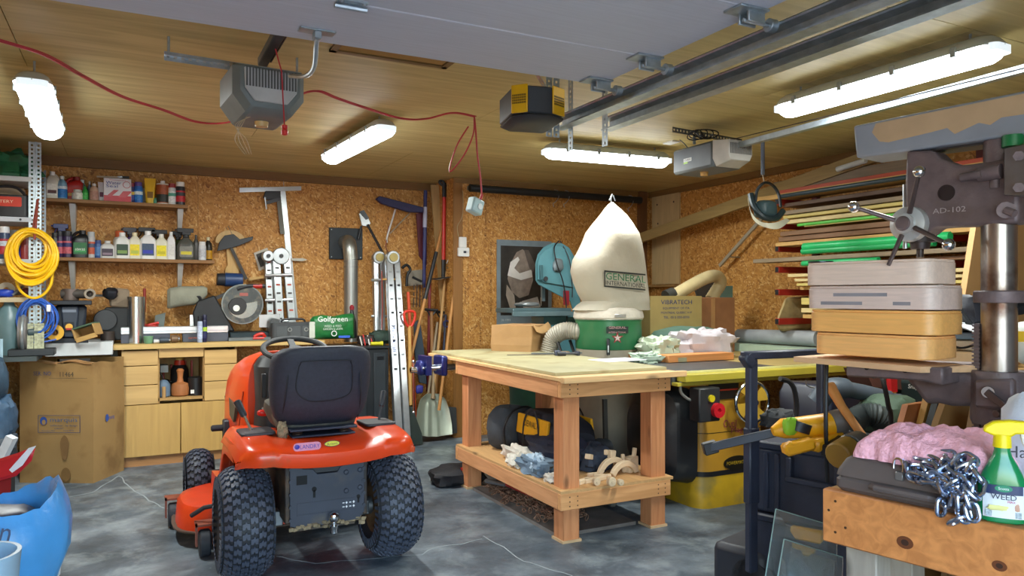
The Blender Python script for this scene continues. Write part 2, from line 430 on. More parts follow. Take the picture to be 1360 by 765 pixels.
wl_=osb_wall('wall_left',WM((XL,YF,0),(0,1,0)),YB-YF,H,e0=.1,e1=.1)
# front wall round the open doorway (behind the camera) with its closed second door
DX0,DX1=-1.6,1.78
b=B().box(XL,YF-.14,0,DX0,YF,H).box(DX0,YF-.14,2.14,XR,YF,H).box(DX1,YF-.14,0,2.15,YF,2.14).box(4.85,YF-.14,0,XR,YF,2.14)
struct(b,'wall_front',OSB,smooth=False)
dr=struct(B().box(2.15,YF-.10,0,4.85,YF-.07,2.14),'door_2',mat('9aa2ac',.5),smooth=False)
for k in range(4):B().box(2.15,YF-.07,.535*k+.004,4.85,YF-.04,.535*(k+1)-.004).build('door_panel',mat('9aa2ac',.5),dr,w=True,bev=.004)
# trims: dark cleats under the ceiling, jambs, a board edge
TW=wood('6e4c22','x',knots=False,rough=.7)
struct(B().box(XL,YB-.035,H-.075,XS,YB,H),'trim_1',wood('755224','x',knots=False))
struct(B().box(XR-.03,YF,H-.06,XR,YC,H),'trim_2',wood('7d5a2c','y',knots=False))
struct(B().box(XS,YC-.02,H-.05,XR,YC,H),'trim_3',wood('805c2c','x',knots=False))
tj=P(862,380,Y=YC).x
struct(B().box(P(846,300,Y=YC).x,YC-.05,0,P(856,300,Y=YC).x,YC,H),'trim_4',wood('6d4522','z'),bev=.003)
struct(B().box(XS-.012,YC-.012,0,XS+.085,YC+.001,H),'trim_5',wood('8c5f2b','z'),bev=.003)
# base strip of slab edge / apron outside
struct(B().box(-14,-14,-.14,14,YF-.15,-.02),'ground',mat('a6a8a8',.8,var=.12,scale=1.2),smooth=False)
# printed sheathing stamps (flat print on the boards)
def stamp(px,y0,y1,n=5,Y=YC):
    b=B();x=P(px,300,Y=Y).x
    for k in range(n):
        py=y0+(y1-y0)*k/n;p=P(px,py,Y=Y-.001);
        b.text(random.choice(['EXPOSURE','SHEATHING','APA RATED','24/16']),frame(p,(0,-1,0))@Matrix.Rotation(pi/2,4,'Z'),.13,.02,.0008)
    b.build('printed_stamp',mat('5a3312',.7),wc,w=True,smooth=False)
stamp(645,270,330,3);stamp(652,330,430,4);stamp(608,255,320,3);stamp(638,430,470,2);stamp(618,380,410,2)
# ------------------------------------------------------------------ overhead door, open, with its tracks
DZ=2.25
OD=thing('overhead_door','open white-grey sectional garage door hanging flat under the ceiling','garage door',(0.1,1.4,DZ))
DM=mat('c3c7d0',.5,var=.05,scale=2,bump=.05,bscale=40,stretch=(2,40,40))
yy=[.02,.55,1.08,P(863,79,Z=DZ).y+.02,2.66]
yy=[yy[-1]-.40-.53*3,yy[-1]-.40-.53*2,yy[-1]-.40-.53,yy[-1]-.40,yy[-1]]
for a,c in zip(yy,yy[1:]):
    B().box(DX0,a+.003,DZ,1.775,c-.003,DZ+.045).build('door_section',DM,OD,w=True,bev=.004)
for y in yy[1:-1]:
    B().cyl((DX0,y,DZ+.004),(1.775,y,DZ+.004),.004,n=6).build('seam_strip',mat('dfe3ea',.4),OD,w=True)
def hinge(x,y,s=1):
    b=B().box(x-.045*s,y-.03,DZ-.006,x+.045*s,y+.03,DZ).cyl((x-.05,y,DZ-.014),(x+.05,y,DZ-.014),.009,n=8)
    b.cyl((x-.035,y-.022,DZ-.012),(x-.035,y-.022,DZ),.007,n=6).cyl((x+.035,y-.022,DZ-.012),(x+.035,y-.022,DZ),.007,n=6)
    return b.build('hinge',GALV,OD,w=True)
hinge(P(467,3,Z=DZ).x,yy[3])
for yk in(yy[3]+.02,yy[2]+.03,yy[4]-.05):
    x=1.73
    b=B().box(x-.07,yk-.05,DZ-.008,x+.05,yk+.03,DZ).box(x-.02,yk-.03,DZ-.04,x+.05,yk-.02,DZ)
    b.box(x-.02,yk+.01,DZ-.04,x+.05,yk+.02,DZ).cyl((x-.02,yk-.005,DZ-.03),(x+.11,yk-.005,DZ-.03),.008,n=8)
    b.cyl((x+.085,yk-.005,DZ-.03),(x+.115,yk-.005,DZ-.03),.022,n=14)
    b.build('roller_bracket',GALV,OD,w=True,bev=.002)
def track(name,x,z,y0,y1,label,rise=0.,s=1):
    T=thing(name,label,'track',(x,y1,z))
    n=2
    prof=[(-.028*s,.0),(-.028*s,-.004),(.03*s,-.004),(.03*s,.05),(-.012*s,.062),(-.02*s,.055),(-.015*s,.05),(.024*s,.044),(.024*s,.002),(-.028*s,.002)]
    rings=[[Vector((x+q[0],y0,z+rise+q[1]))for q in prof],[Vector((x+q[0],y1,z+q[1]))for q in prof]]
    B().loft(rings).build('channel',GALV,T,w=True,smooth=False)
    B().box(x+.03*s,y0,z+.012,x+.034*s,y1,z+.036).build('reinforcing_angle',GALV,T,w=True)
    return T
def perf(p0,p1,wv,nrm,width=.032,th=.003,pitch=.025,hole=.012):
    """flat perforated strap p0->p1, width along wv, thickness along nrm; real holes"""
    p0=Vector(p0);p1=Vector(p1);d=(p1-p0);L=d.length;d.normalize();wv=Vector(wv).normalized();nrm=Vector(nrm).normalized()
    M=Matrix((d,wv,nrm)).transposed().to_4x4();M.translation=p0;b=B()
    e=(width-hole)/2
    b.box(0,-width/2,0,L,-width/2+e,th,M).box(0,width/2-e,0,L,width/2,th,M)
    n=int(L/pitch)
    for i in range(n+1):
        x0=i*pitch-(pitch-hole)/2;b.box(max(0,x0),-hole/2,0,min(L,x0+pitch-hole),hole/2,th,M)
    return b
T1=track('door_track',1.86,2.17,.05,3.15,'galvanised steel track along the right edge of the open door')
perf((1.90,3.1,2.06),(1.90,3.1,H),(0,1,0),(1,0,0),.04).build('hanger_strap',GALV,T1,w=True)
perf((1.90,3.06,2.46),(1.72,2.75,H-.03),(0,1,0),(0,0,1),.03).build('brace_strap',GALV,T1,w=True)
T2=track('door_track',2.12,2.185,.05,3.12,'second galvanised door track, further from the open door',rise=.012)
perf((2.10,3.1,2.10),(2.10,3.1,H),(0,1,0),(1,0,0),.045,pitch=.03,hole=.013).build('hanger_strap',GALV,T2,w=True)
# ------------------------------------------------------------------ sealed fluorescent lights
TUBE=mat('ffffff',.3,emit='e9f4ff',es=9.0)
DIFF=mat('eef4f6',.25,trans=.0,emit='e4f1fa',es=2.2)
def light(a,b_,z,label,hang=0,power=26):
    a=Vector((a.x,a.y,z));b_=Vector((b_.x,b_.y,z));c=(a+b_)/2;d=b_-a;L=d.length;ang=math.atan2(d.y,d.x)
    T=thing('ceiling_light',label,'light',(c.x,c.y,z),ang,group=None)
    h=.05
    # housing tray
    rings=[]
    for zz,w_,l_ in((0.075,.09,L-.1),(.06,.13,L-.05),(.03,.165,L),(.022,.165,L)):
        rings.append([Vector((x,y,zz))for x,y in rr(l_,w_,w_*.48,6)])
    B().loft(rings).build('housing',mat('b9bdb2',.45),T)
    rings=[]
    for zz,w_,l_ in((.024,.155,L-.008),(.0,.148,L-.02),(-.02,.12,L-.05),(-.035,.07,L-.09)):
        rings.append([Vector((x,y,zz))for x,y in rr(l_,w_,w_*.48,6)])
    B().loft(rings).build('diffuser',TUBE,T,label='glowing frosted cover')
    for x in(-L*.36,-L*.12,L*.12,L*.36):
        for s in(-1,1):
            B().box(x-.012,s*.084-.006,.004,x+.012,s*.084+.006,.046).build('clip',mat('9aa09a',.4),T,bev=.002)
    for s in(-1,1):
        B().cyl((s*L*.38,0,.07),(s*L*.38,0,H-z),.006,n=6).build('hanger',GALV,T)
    # end caps: translucent grey ends of the tube holder
    for s in(-1,1):
        B().rrect(.06,.13,.03,-.004,.028,TR((s*(L/2-.03),0,0))).build('end_cap',mat('c3cccb',.3,emit='dfeaf0',es=.5),T)
    ld=bpy.data.lights.new('tube_light','AREA');ld.shape='RECTANGLE';ld.size=L*.9;ld.size_y=.1;ld.energy=power;ld.color=(.96,1,.94)
    lo=bpy.data.objects.new('tube_light',ld);C.objects.link(lo);lo.parent=T;lo.location=(0,0,-.045)
    return T
PW=24
light(P(42,112,Z=2.34),P(66,180,Z=2.34),2.34,'leftmost ceiling light, hanging over the metal shelf post',power=PW)
light(P(515,172,Z=2.38),P(437,213,Z=2.38),2.38,'ceiling light between the grey and yellow door openers, running away from the door',power=PW)
light(P(722,203,Z=2.38),P(888,217,Z=2.38),2.38,'ceiling light across the room above the white filter bag',power=15)
light(P(1036,150,Z=2.38),P(1335,66,Z=2.38),2.38,'longest-looking ceiling light beside the right opener rail, above the drill press',power=PW)
# ------------------------------------------------------------------ door openers
OG=mat('8f9290',.5);OGD=mat('55595a',.5)
def opener(loc,rz,w_,l_,h_,label,body,grille,slat,name='garage_door_opener'):
    """local: x along width, -y faces the big door (grille end), z down from 0"""
    T=thing(name,label,'door opener',loc,rz)
    z1=0;rings=[]
    for y,k,dz in((-l_/2,.80,.0),(-l_/2+.04,1.,0),(l_/2-.03,1.,0),(l_/2,.86,0)):
        W=w_*k;Ht=h_*k;c=h_*.1
        zt=-h_*(1-k)*.3
        pts=[(-W/2,zt),(W/2,zt),(W/2,zt-Ht*.62),(W/2-.055*k,zt-Ht),(-W/2+.055*k,zt-Ht),(-W/2,zt-Ht*.62)]
        rings.append([Vector((p[0],y,p[1]))for p in pts])
    B().loft(rings).build('body',body,T,bev=.008)
    g=B();W=w_*.80;Ht=h_*.8
    g.prism([(-W/2+.008,-.01),(W/2-.008,-.01),(W/2-.012,-Ht*.58),(W/2-.05,-Ht*.9),(-W/2+.05,-Ht*.9),(-W/2+.012,-Ht*.58)],0,.010,frame((0,-l_/2,-h_*.06),(0,-1,0)))
    gg=g.build('front_grille',grille,T,bev=.003)
    s=B();n=17
    for i in range(n):
        x=-W*.42+W*.84*i/(n-1)
        s.box(x-.0035,-l_/2-.0125,-h_*.09-Ht*.5,x+.0035,-l_/2-.009,-h_*.10)
    s.build('vent_slot',slat,gg,kind='stuff',smooth=False)
    return T
c=P(350,128,t=3.05)
o1=opener((c.x+.01,c.y+.12,2.285),R(4),.285,.34,.195,'grey door opener hanging left of centre with a red pull cord',mat('6d7470',.5),mat('b4b2ac',.5),mat('55534e',.6))
B().cyl((0,.0,-.19),(0,.0,-.215),.03,.026,n=14).build('bulb_socket',mat('d8b070',.4),o1)
def rail(x,z,y0,y1,z2=None,label='',nm='opener_rail',w_=.035):
    T=thing(nm,label,'rail',(x,y1,z));z2=z if z2 is None else z2
    b=B().beam((x,y1,z),(x,y0,z2),w_,.012).beam((x-w_/2,y1,z+.012),(x-w_/2,y0,z2+.012),.004,.03).beam((x+w_/2,y1,z+.012),(x+w_/2,y0,z2+.012),.004,.03)
    b.build('rail',mat('5d6063',.4,.7),T,w=True)
    return T
r1=rail(c.x+.02,2.345,1.3,c.y+.16,2.345,'dark steel rail running from grey opener towards the door')
B().tube([(c.x+.045,c.y+.1,2.345),(c.x+.05,1.3,2.345)],.004,6).build('chain',IRON,r1,w=True)
# perforated angle holding it, and the drop strut at the door
pa=P(218,74,Z=2.44);pb=P(402,104,Z=2.32);pb=Vector((P(400,102,Z=2.40).x,P(400,102,Z=2.40).y,2.40));pa.z=2.40;pa=P(218,74,Z=2.40)
T=thing('perforated_angle','perforated steel angle on the ceiling above the grey opener','bracket',tuple(pa))
perf(pa,pb,(0,0,1),(0,-1,0),.04,.003,.03,.013).build('upright_leg',GALV,T,w=True)
perf(pa,pb,(0,1,0),(0,0,1),.04,.003,.03,.013).build('flat_leg',GALV,T,w=True)
for s in(.03,.97):
    q=pa.lerp(pb,s);B().cyl((q.x,q.y+.01,2.4),(q.x,q.y+.01,H),.006,n=6).build('hanger_bolt',GALV,T,w=True)
for s in(.48,.62):
    q=pa.lerp(pb,s);perf((c.x-.1+(s-.48)*1.4,c.y+.1,2.24),(q.x,q.y,2.42),(1,0,0),(0,1,0),.03).build('opener_strap',GALV,T,w=True)
q0=P(421,41,Z=DZ);
T=thing('strut_bracket','curved steel arm bolted under the edge of the open door','arm',tuple(q0))
B().box(q0.x-.06,q0.y-.025,DZ-.006,q0.x+.06,q0.y+.025,DZ).box(q0.x-.012,q0.y-.02,DZ-.03,q0.x+.012,q0.y+.02,DZ-.006).build('bracket',GALV,T,w=True,bev=.002)
B().tube(bez([q0+Vector((0,0,-.02)),P(420,62,Y=q0.y+.02),P(417,90,Y=q0.y+.1),P(405,101,Y=q0.y+.2),P(385,101,Y=q0.y+.28)],6),.008,8).build('arm',GALV,T,w=True)
# red pull cord and handle
a=P(374,92,Y=c.y-.1);a=Vector((c.x+.03,c.y-.1,2.34));e=P(378,172,Y=c.y-.1)
T=thing('pull_cord','red emergency pull cord with red toggle below the grey opener','cord',tuple(a))
B().tube([a,P(374,95,Y=c.y-.1),e],.0028,6).build('cord',mat('b3272b',.7),T,w=True)
B().lathe([(.004,.02),(.012,.016),(.012,.004),(.007,.002),(.013,-.004),(.013,-.02),(.006,-.024)],e,12).build('toggle',mat('d0322c',.4),T,w=True)
# loose pale wires dangling from the opener
b=B()
for k in range(4):
    s0=P(330+6*k,150,Y=c.y+.05);random.seed(k)
    b.tube(bez([s0,P(322-3*k,165,Y=c.y+.03),P(312+5*k,185,Y=c.y),P(325+3*k,205,Y=c.y+.02)],6),.0012,5)
one(b,'antenna_wire',mat('b8a888',.6),'loose pale wires dangling under grey opener','wire',o=tuple(P(330,150,Y=c.y)))
# yellow opener
c=P(704,146,t=3.42)
T=thing('garage_door_opener','yellow and charcoal door opener beside the door track','door opener',(c.x,c.y,c.z),R(-12))
YO=mat('e2ac12',.45);CH=mat('3d4043',.5)
B().prism([(-.115,-.10),(-.05,-.15),(.05,-.15),(.125,-.10),(.125,.12),(-.115,.12)],-.05,.07).build('body',CH,T,bev=.006)
B().loft([[Vector((x*k,y*k,z))for x,y in((-.118,-.104),(-.05,-.158),(.05,-.158),(.13,-.104),(.125,.12),(-.115,.12))]for k,z in((.72,-.085),(.96,-.066),(1.03,-.055))]).build('base_tray',mat('2e3033',.5),T,bev=.008)
for(x0,y0,x1,y1)in((-.118,-.104,-.052,-.156),(.052,-.156,.128,-.104)):
    d=Vector((x1-x0,y1-y0,0));nrm=Vector((d.y,-d.x,0)).normalized();L=d.length
    M=frame(((x0+x1)/2,(y0+y1)/2,.012),nrm)
    f=B().box(-L/2+.003,-.062,0,L/2-.003,.062,.008,M).build('yellow_panel',YO,T,bev=.003,label='bright yellow panel')
    s=B()
    for i in range(12):
        for j in range(4):s.box(-L*.4+L*.8*i/12,-.022+.011*j,.008,-L*.4+L*.8*i/12+.004,-.014+.011*j,.0092,M)
    s.build('vent_slot',mat('6b5312',.6),f,kind='stuff',smooth=False)
B().box(-.04,-.04,.06,.04,.04,.075).build('rail_socket',GALV,T)
T=thing('opener_bracket','galvanised angle frame holding the yellow opener','bracket',(c.x+.1,c.y,H))
for dx in(.13,.17):
    perf((c.x+dx,c.y+.05,c.z-.1),(c.x+dx,c.y+.05,H),(1,0,0),(0,1,0),.032).build('upright',GALV,T,w=True)
perf((c.x+.16,c.y+.05,c.z+.06),(c.x-.06,c.y-.02,H-.01),(0,1,0),(0,0,1),.032).build('diagonal',GALV,T,w=True)
# right grey opener with rail
c=P(952,210,t=4.98)
T=thing('garage_door_opener','dark grey and white door opener on the right, at end of the long rail','door opener',(c.x,c.y,c.z+.09),R(0))
L0=.34
B().box(-.13,-.10,-.17,.13,.30,0).build('body',mat('5c6266',.5),T,bev=.015)
g=B().loft([[Vector((x,-.10,z))for x,z in((-.13,0),(.13,0),(.13,-.12),(.10,-.17),(-.10,-.17),(-.13,-.12))],[Vector((x,-.22,z))for x,z in((-.10,-.012),(.10,-.012),(.10,-.10),(.08,-.14),(-.08,-.14),(-.10,-.10))]]).build('front_cover',mat('b9b7b0',.5),T,bev=.004)
s=B()
for i in range(14):
    x=-.085+.17*i/13;s.box(x-.003,-.2225,-.10,x+.003,-.2195,-.03)
s.build('vent_slot',mat('5d5c58',.6),g,kind='stuff',smooth=False)
B().cyl((-.02,.1,-.17),(-.02,.1,-.195),.028,.024,n=14).build('bulb_socket',mat('d8a860',.4),T)
M=frame((-.1305,.14,-.09),(-1,0,0));
B().box(-.04,-.012,0,.04,.012,.001,M).build('sticker',mat('d8dcd8',.4),T)
B().box(-.04,-.024,0,.0,-.012,.001,M).build('sticker',mat('9cc830',.4),T)
B().text('CHAIN',M,.06,.014,.0018).build('lettering',mat('22262a',.5),T)
r2=rail(c.x,2.31,.0,c.y+.1,2.36,'pale steel opener rail running along beside the right light',w_=.04)
for ch in r2.children:ch.data.materials[0]=GALV
B().tube([(c.x-.024,c.y+.1,2.37),(c.x-.024,0,2.32)],.003,6).build('chain',IRON,r2,w=True)
q0=P(893,172,Z=2.44);q1=P(985,188,Z=2.44)
T=thing('perforated_angle','dark perforated angle above the right opener','bracket',tuple(q0))
perf(q0,q1,(0,0,1),(0,-1,0),.035,.003,.03,.013).build('strap',mat('6c6f72',.4,.7),T,w=True)
for s in(.3,.8):
    q=q0.lerp(q1,s);B().box(q.x-.012,q.y-.002,c.z+.09,q.x+.012,q.y+.002,2.43).build('drop_leg',GALV,T,w=True)
b=B();cc=P(922,180,Y=c.y)
for k in range(5):b.tube([cc+Vector(((.05+.006*k)*cos(a)+.03*k,.02*sin(a*2+k),.03*sin(a)+.006*k))for a in[i*2*pi/18 for i in range(18)]],.004,5,closed=True)
one(b,'cable_coil',BLACK,'coiled black cable lying on top of the right opener','cable',o=tuple(cc))
b=B().tube(bez([P(903,186,Z=2.47),P(908,190,Z=2.42),P(914,197,Z=2.36)],5),.004,6)
one(b,'power_plug_cord',BLACK,'short black plug cord from ceiling outlet to right opener','cord',o=tuple(P(903,186,Z=2.47)))
one(B().box(P(893,186,Z=H).x,P(893,186,Z=H).y,H-.01,P(893,186,Z=H).x+.07,P(893,186,Z=H).y+.11,H),'ceiling_outlet',WHITE,'white outlet plate on the ceiling left of the right opener','outlet',o=tuple(P(893,186,Z=H)))
# red extension cord draped along the ceiling
RC=mat('b3343c',.5)
zc=2.40
pts=[P(x,y,Z=zc)for x,y in((-30,46),(12,58),(60,74),(110,102),(160,128),(215,146),(260,162),(300,163),(340,150),(392,128),(420,121),(445,130),(480,142),(530,157),(565,158),(600,150),(630,155))]
b=B().tube(bez(pts,6),.0055,6)
b.tube([p+Vector((.012,0,.004))for p in bez(pts,6)],.0035,5)
yq=pts[-1].y
b.tube(bez([pts[-1]]+[P(x,y,Y=yq)for x,y in((632,175),(634,205),(638,235),(640,262))],6),.0055,6)
b.tube(bez([P(x,y,Y=yq)for x,y in((622,168),(606,195),(597,228),(615,208),(628,180),(630,158))],6),.0045,6)
one(b,'extension_cable',RC,'red extension cord sagging along the ceiling and hanging down in a loop','cord',o=tuple(pts[6]))
e=P(631,274,Y=yq)
T=thing('socket_box','small pale aqua outlet box hanging at end of red cord','outlet box',tuple(e))
M=TR(e,R(20),0,R(18))
B().box(-.045,-.03,-.045,.045,.03,.045,M).build('box',mat('a9c4c8',.4),T,w=True,bev=.008)
B().cyl(M@Vector((.01,-.03,0)),M@Vector((.01,-.036,0)),.018,n=16).build('socket_face',mat('e4eef0',.3),T,w=True)
B().cyl(M@Vector((.01,-.02,.045)),M@Vector((.015,-.02,.08)),.008,n=8).build('cord_grip',RC,T,w=True)
# ------------------------------------------------------------------ lawn tractor, seen from behind
TX,TY=.838,3.78
TRC=thing('lawn_tractor','orange ride-on lawn tractor with black seat, seen from behind','tractor',(TX,TY,0))
OBODY=mat('e2430f',.32,var=.05,scale=3,coat=.3,dirt='9c5a38',dscale=6,dlo=.62,dhi=.8)
PLAS=mat('2a2c33',.5,var=.15);PLATE=mat('343a48',.5,var=.12,scale=6,dirt='57524c',dscale=7,dlo=.58,dhi=.75)
def wheel(parent,x,y,Rr,W,rim_r,rim_m,nblk,cols,side,bw,name='wheel'):
    MX=Matrix.Translation((x,y,Rr))@Matrix.Rotation(pi/2,4,'Y')
    h=W/2;s=Rr
    def crown(u):return s-.010-.045*(abs(u))**3.2
    prof=[(rim_r,-h*.72),(rim_r+.02,-h*.80),(s*.80,-h*1.0)]
    for k in range(9):
        u=-1+2*k/8;prof.append((crown(u)if abs(u)<1 else s-.055,u*h*.93))
    prof+=[(s*.80,h*1.0),(rim_r+.02,h*.80),(rim_r,h*.72)]
    n=40;rings=[[MX@Vector((cos(2*pi*i/n)*r,sin(2*pi*i/n)*r,z))for r,z in prof]for i in range(n)]
    t=B().loft(rings,False,True).build('tyre',RUB,parent)
    b=B()
    for i in range(nblk):
        for j in range(cols):
            a=2*pi*(i+(.5 if j%2 else 0))/nblk;u0=-1+2*(j+.5)/cols;zc=u0*h*.90;hw=h*.90/cols*.90
            da=pi/nblk*.80;P8=[(-1,.55),(-.35,.55),(0,.05),(.35,.55),(1,.55),(1,-.55),(.35,-.55),(0,-1.0),(-.35,-.55),(-1,-.55)]
            lo=[];hi=[]
            for px_,q in P8:
                z=zc+px_*hw;rr_=crown(z/(h*.93));aa=a+q*da*1.25
                lo.append(MX@Vector((cos(aa)*(rr_-.003),sin(aa)*(rr_-.003),z)));hi.append(MX@Vector((cos(aa)*(rr_+.008),sin(aa)*(rr_+.008),z)))
            b.loft([lo,hi])
        for sd in(-1,1):
            a=2*pi*i/nblk;z0=sd*h*.93;da=pi/nblk*.5
            q=[MX@Vector((cos(a+da*w1)*r,sin(a+da*w1)*r,z))for w1,r,z in((-1,s-.055,z0),(1,s-.055,z0),(1,s-.105,sd*h*1.0),(-1,s-.105,sd*h*1.0))]
            q2=[MX@Vector((cos(a+da*w1)*r,sin(a+da*w1)*r,z))for w1,r,z in((-1,s-.045,z0+sd*.006),(1,s-.045,z0+sd*.006),(1,s-.102,sd*h*1.03),(-1,s-.102,sd*h*1.03))]
            b.loft([q,q2])
    b.build('tread',mat('454c5c',.55,var=.2,bump=.1),t,kind='stuff',smooth=False)
    prof=[(.02,side*h*.1),(.05,side*h*.1),(rim_r*.55,side*h*.05),(rim_r*.8,side*h*.3),(rim_r*.96,side*h*.70),(rim_r+.012,side*h*.78),(rim_r+.012,-side*h*.78),(rim_r*.96,-side*h*.70),(rim_r*.8,-side*h*.25),(rim_r*.5,-side*h*.1),(.02,-side*h*.1)]
    rings=[[MX@Vector((cos(2*pi*i/28)*r,sin(2*pi*i/28)*r,z))for r,z in prof]for i in range(28)]
    B().loft(rings,False,True).build('rim',rim_m,t)
    B().cyl((x-side*h*.3,y,Rr),(x+side*h*.35,y,Rr),.028,n=14).build('hub',IRON,t)
    return t
RIMB=mat('1d1f22',.4,.3,dirt='4a3d30');RIMR=mat('6d5238',.6,.3,var=.3,scale=8)
wheel(TRC,-.362,0,.270,.238,.125,RIMB,36,6,-1,0)
wheel(TRC,.362,0,.270,.238,.125,RIMR,36,6,-1,0)
wheel(TRC,-.46,1.32,.195,.17,.085,RIMB,26,4,-1,0)
wheel(TRC,.46,1.32,.195,.17,.085,RIMB,26,4,1,0)
B().cyl((-.27,0,.27),(.27,0,.27),.03,n=12).build('axle',mat('82868a',.4,.8,dirt='5a4a3a'),TRC)
for s in(-1,1):B().cb((s*.215,0,.27),(.07,.07,.075)).cyl((s*.24,0,.27),(s*.27,0,.27),.045,n=12).build('axle_housing',mat('8f9498',.4,.8),TRC,bev=.005)
# rear frame plate with notched top, keyhole and square hole
pw=.178
out=[(-pw,.27),(-pw,.63),(-.135,.64),(-.135,.555),(-.118,.535),(-.07,.53),(-.05,.505),(.045,.505),(.06,.53),(.10,.545),(.128,.56),(.128,.64),(pw,.64),(pw,.30),(.15,.265),(-.12,.255)]
FP_=frame((0,-.19,0),(0,-1,0))
b=B().prism([(x,y)for x,y in out],0,.006,FP_)
pl_=b.build('rear_plate',PLATE,TRC,bev=.002)
for q in[(-pw+.004,.30+.06*k)for k in range(6)]+[(pw-.004,.33+.06*k)for k in range(5)]:B().cyl(FP_@Vector((q[0],q[1],0)),FP_@Vector((q[0],q[1],.012)),.009,n=8).build('edge_knuckle',PLATE,pl_)
b=B().box(-.148,.462,.006,-.098,.505,.0072,FP_)
b.build('square_hole',mat('17181b',.8),pl_)
B().cyl(FP_@Vector((-.065,.435,.006)),FP_@Vector((-.065,.435,.0075)),.012,n=14).box(-.071,.395,.006,-.059,.43,.0075,FP_).build('keyhole_slot',mat('17181b',.8),pl_)
B().cyl(FP_@Vector((.148,.375,.006)),FP_@Vector((.148,.375,.0075)),.010,n=14).box(.143,.345,.006,.153,.37,.0075,FP_).build('keyhole_slot',mat('17181b',.8),pl_)
for q in((.088,.50),(.088,.41),(.156,.505),(.156,.42)):B().lathe([(.013,0),(.013,.003),(.009,.007),(.002,.008)],(0,0,0),12,FP_@Matrix.Translation((q[0],q[1],.006))).build('carriage_bolt',PLATE,pl_)
b=B()
for(x0,y0,x1,y1)in((-.14,.315,.14,.32),(-.14,.37,.14,.375),(-.145,.315,-.14,.375)):b.box(x0,y0,.006,x1,y1,.0085,FP_)
b.build('pressed_rib',PLATE,pl_)
b=B()
for i,(x,y)in enumerate(((.075,.352),(.09,.352),(.108,.352),(.125,.352),(.075,.333),(.09,.333),(.108,.333),(.125,.333))):
    b.box(x-.005,y-.0022,.006,x+.005,y+.0022,.0068,FP_)
    if i%2:b.box(x-.002,y-.006,.006,x+.002,y+.006,.0069,FP_)
b.build('white_decal',mat('e8ecf0',.4),pl_,smooth=False)
B().box(-.13,-.187,.50,.13,-.16,.62).build('battery_cover',mat('26282e',.5),TRC,bev=.01)
for s in(-1,1):
    B().box(s*.185-.012,-.18,.28,s*.185+.012,.55,.60).build('frame_rail',mat('3c3735',.6,.3,dirt='6d5844',dscale=8),TRC,bev=.004)
B().box(-.17,-.15,.30,.17,.35,.52).build('transaxle',mat('2b2826',.7,dirt='5e4c38',dscale=10),TRC,bev=.02)
b=B()
for k in range(40):
    random.seed(k);x=random.uniform(-.18,.18);b.blob((x,-.2+random.uniform(-.01,.02),.262+random.uniform(-.012,.012)),(.03,.02,.02),.5,4,6,k)
b.build('dried_grass',mat('8c7d63',.95,var=.3),TRC,kind='stuff')
B().box(-.16,-.20,.245,.13,-.12,.257).build('drawbar',mat('50483f',.6,.4),TRC,bev=.002)
B().lathe([(.012,-.04),(.018,-.035),(.018,-.018),(.02,-.012),(.022,0),(.012,.006),(.012,.015),(.022,.024),(.026,.038),(.022,.053),(.01,.062)],(.02,-.235,.262),18).build('hitch_ball',CHROME,TRC)
# fender pan
def fz(x,y):return .655+.020*(1-min(1,abs(x)/.42)**4)-.0*y
b=B();NX=44;prof_y=[(-.325,-.085),(-.338,-.055),(-.335,-.02),(-.31,.0),(-.24,.012),(-.10,.02),(.05,.022),(.22,.015),(.36,.0)]
rings=[]
for i in range(NX+1):
    x=-.425+.85*i/NX;e=abs(x)/.425;rg=[]
    side=max(0,(e-.86)/.14);zz=-.075*side**2
    mid=1 if abs(x)<.16 else 0;dipc=-.035*max(0,1-(abs(x)/.27)**2)**.8
    for k,(y,dz)in enumerate(prof_y):
        cy=y+.10*max(0,(e-.72)/.28)**2.2 if k<5 else y
        rg.append(Vector((x,cy,.672+dz+(zz if k>=2 else zz*.25)+(dipc if k>2 else dipc*.7))))
    rings.append(rg+[v-Vector((0,0,.004))if k>2 else v+Vector((0,.006,0))for k,v in reversed(list(enumerate(rg)))])
b.loft(rings,True);fend=b.build('fender',OBODY,TRC,ang=50)
for s in(-1,1):
    # outer skirt, runs down in front of the wheel to the footboard
    pts=bez([(s*.40,-.18,.60),(s*.415,.05,.61),(s*.415,.30,.58),(s*.42,.40,.46),(s*.425,.52,.335),(s*.43,.80,.31)],5)
    rings=[[p+Vector((0,0,.045)),p+Vector((-s*.05,0,.04)),p+Vector((-s*.05,0,.035)),p+Vector((-s*.004,0,-.04)),p+Vector((s*.004,0,-.04))]for p in pts]
    B().loft(rings).build('side_skirt',OBODY,TRC)
    B().box(min(s*.20,s*.43),.45,.30,max(s*.20,s*.43),1.0,.318).build('footboard',mat('2c2e33',.6),TRC,bev=.004)
    B().rrect(.16,.22,.03,0,.014,TR((s*.30,.02,.686),0,R(-2))).build('fender_pad',PLAS,TRC,bev=.003)
    # inner wheel arch
    a=B();rg=[]
    for k in range(6):
        an=R(75+k*16);rg.append([Vector((s*x,cos(an)*-.30+.02,.27+sin(an)*.315+dz))for x,dz in((.24,0),(.40,0),(.40,.006),(.24,.006))])
    a.loft(rg).build('wheel_arch',mat('b83a12',.4),TRC)
# levers
def lever(x0,y0,z0,x1,y1,z1,m0=CHROME):
    a=Vector((x0,y0,z0));c_=Vector((x1,y1,z1));k=a.lerp(c_,.5)
    l=B().cyl(a,k,.007,n=10).build('lever',m0,TRC)
    B().tube([k,k.lerp(c_,.1),k.lerp(c_,.5),k.lerp(c_,.95),c_],[.012,.016,.017,.019,.012],12).build('grip',PLAS,l)
lever(-.315,.03,.69,-.375,.12,.835)
lever(.325,.05,.69,.375,.12,.84,PLAS)
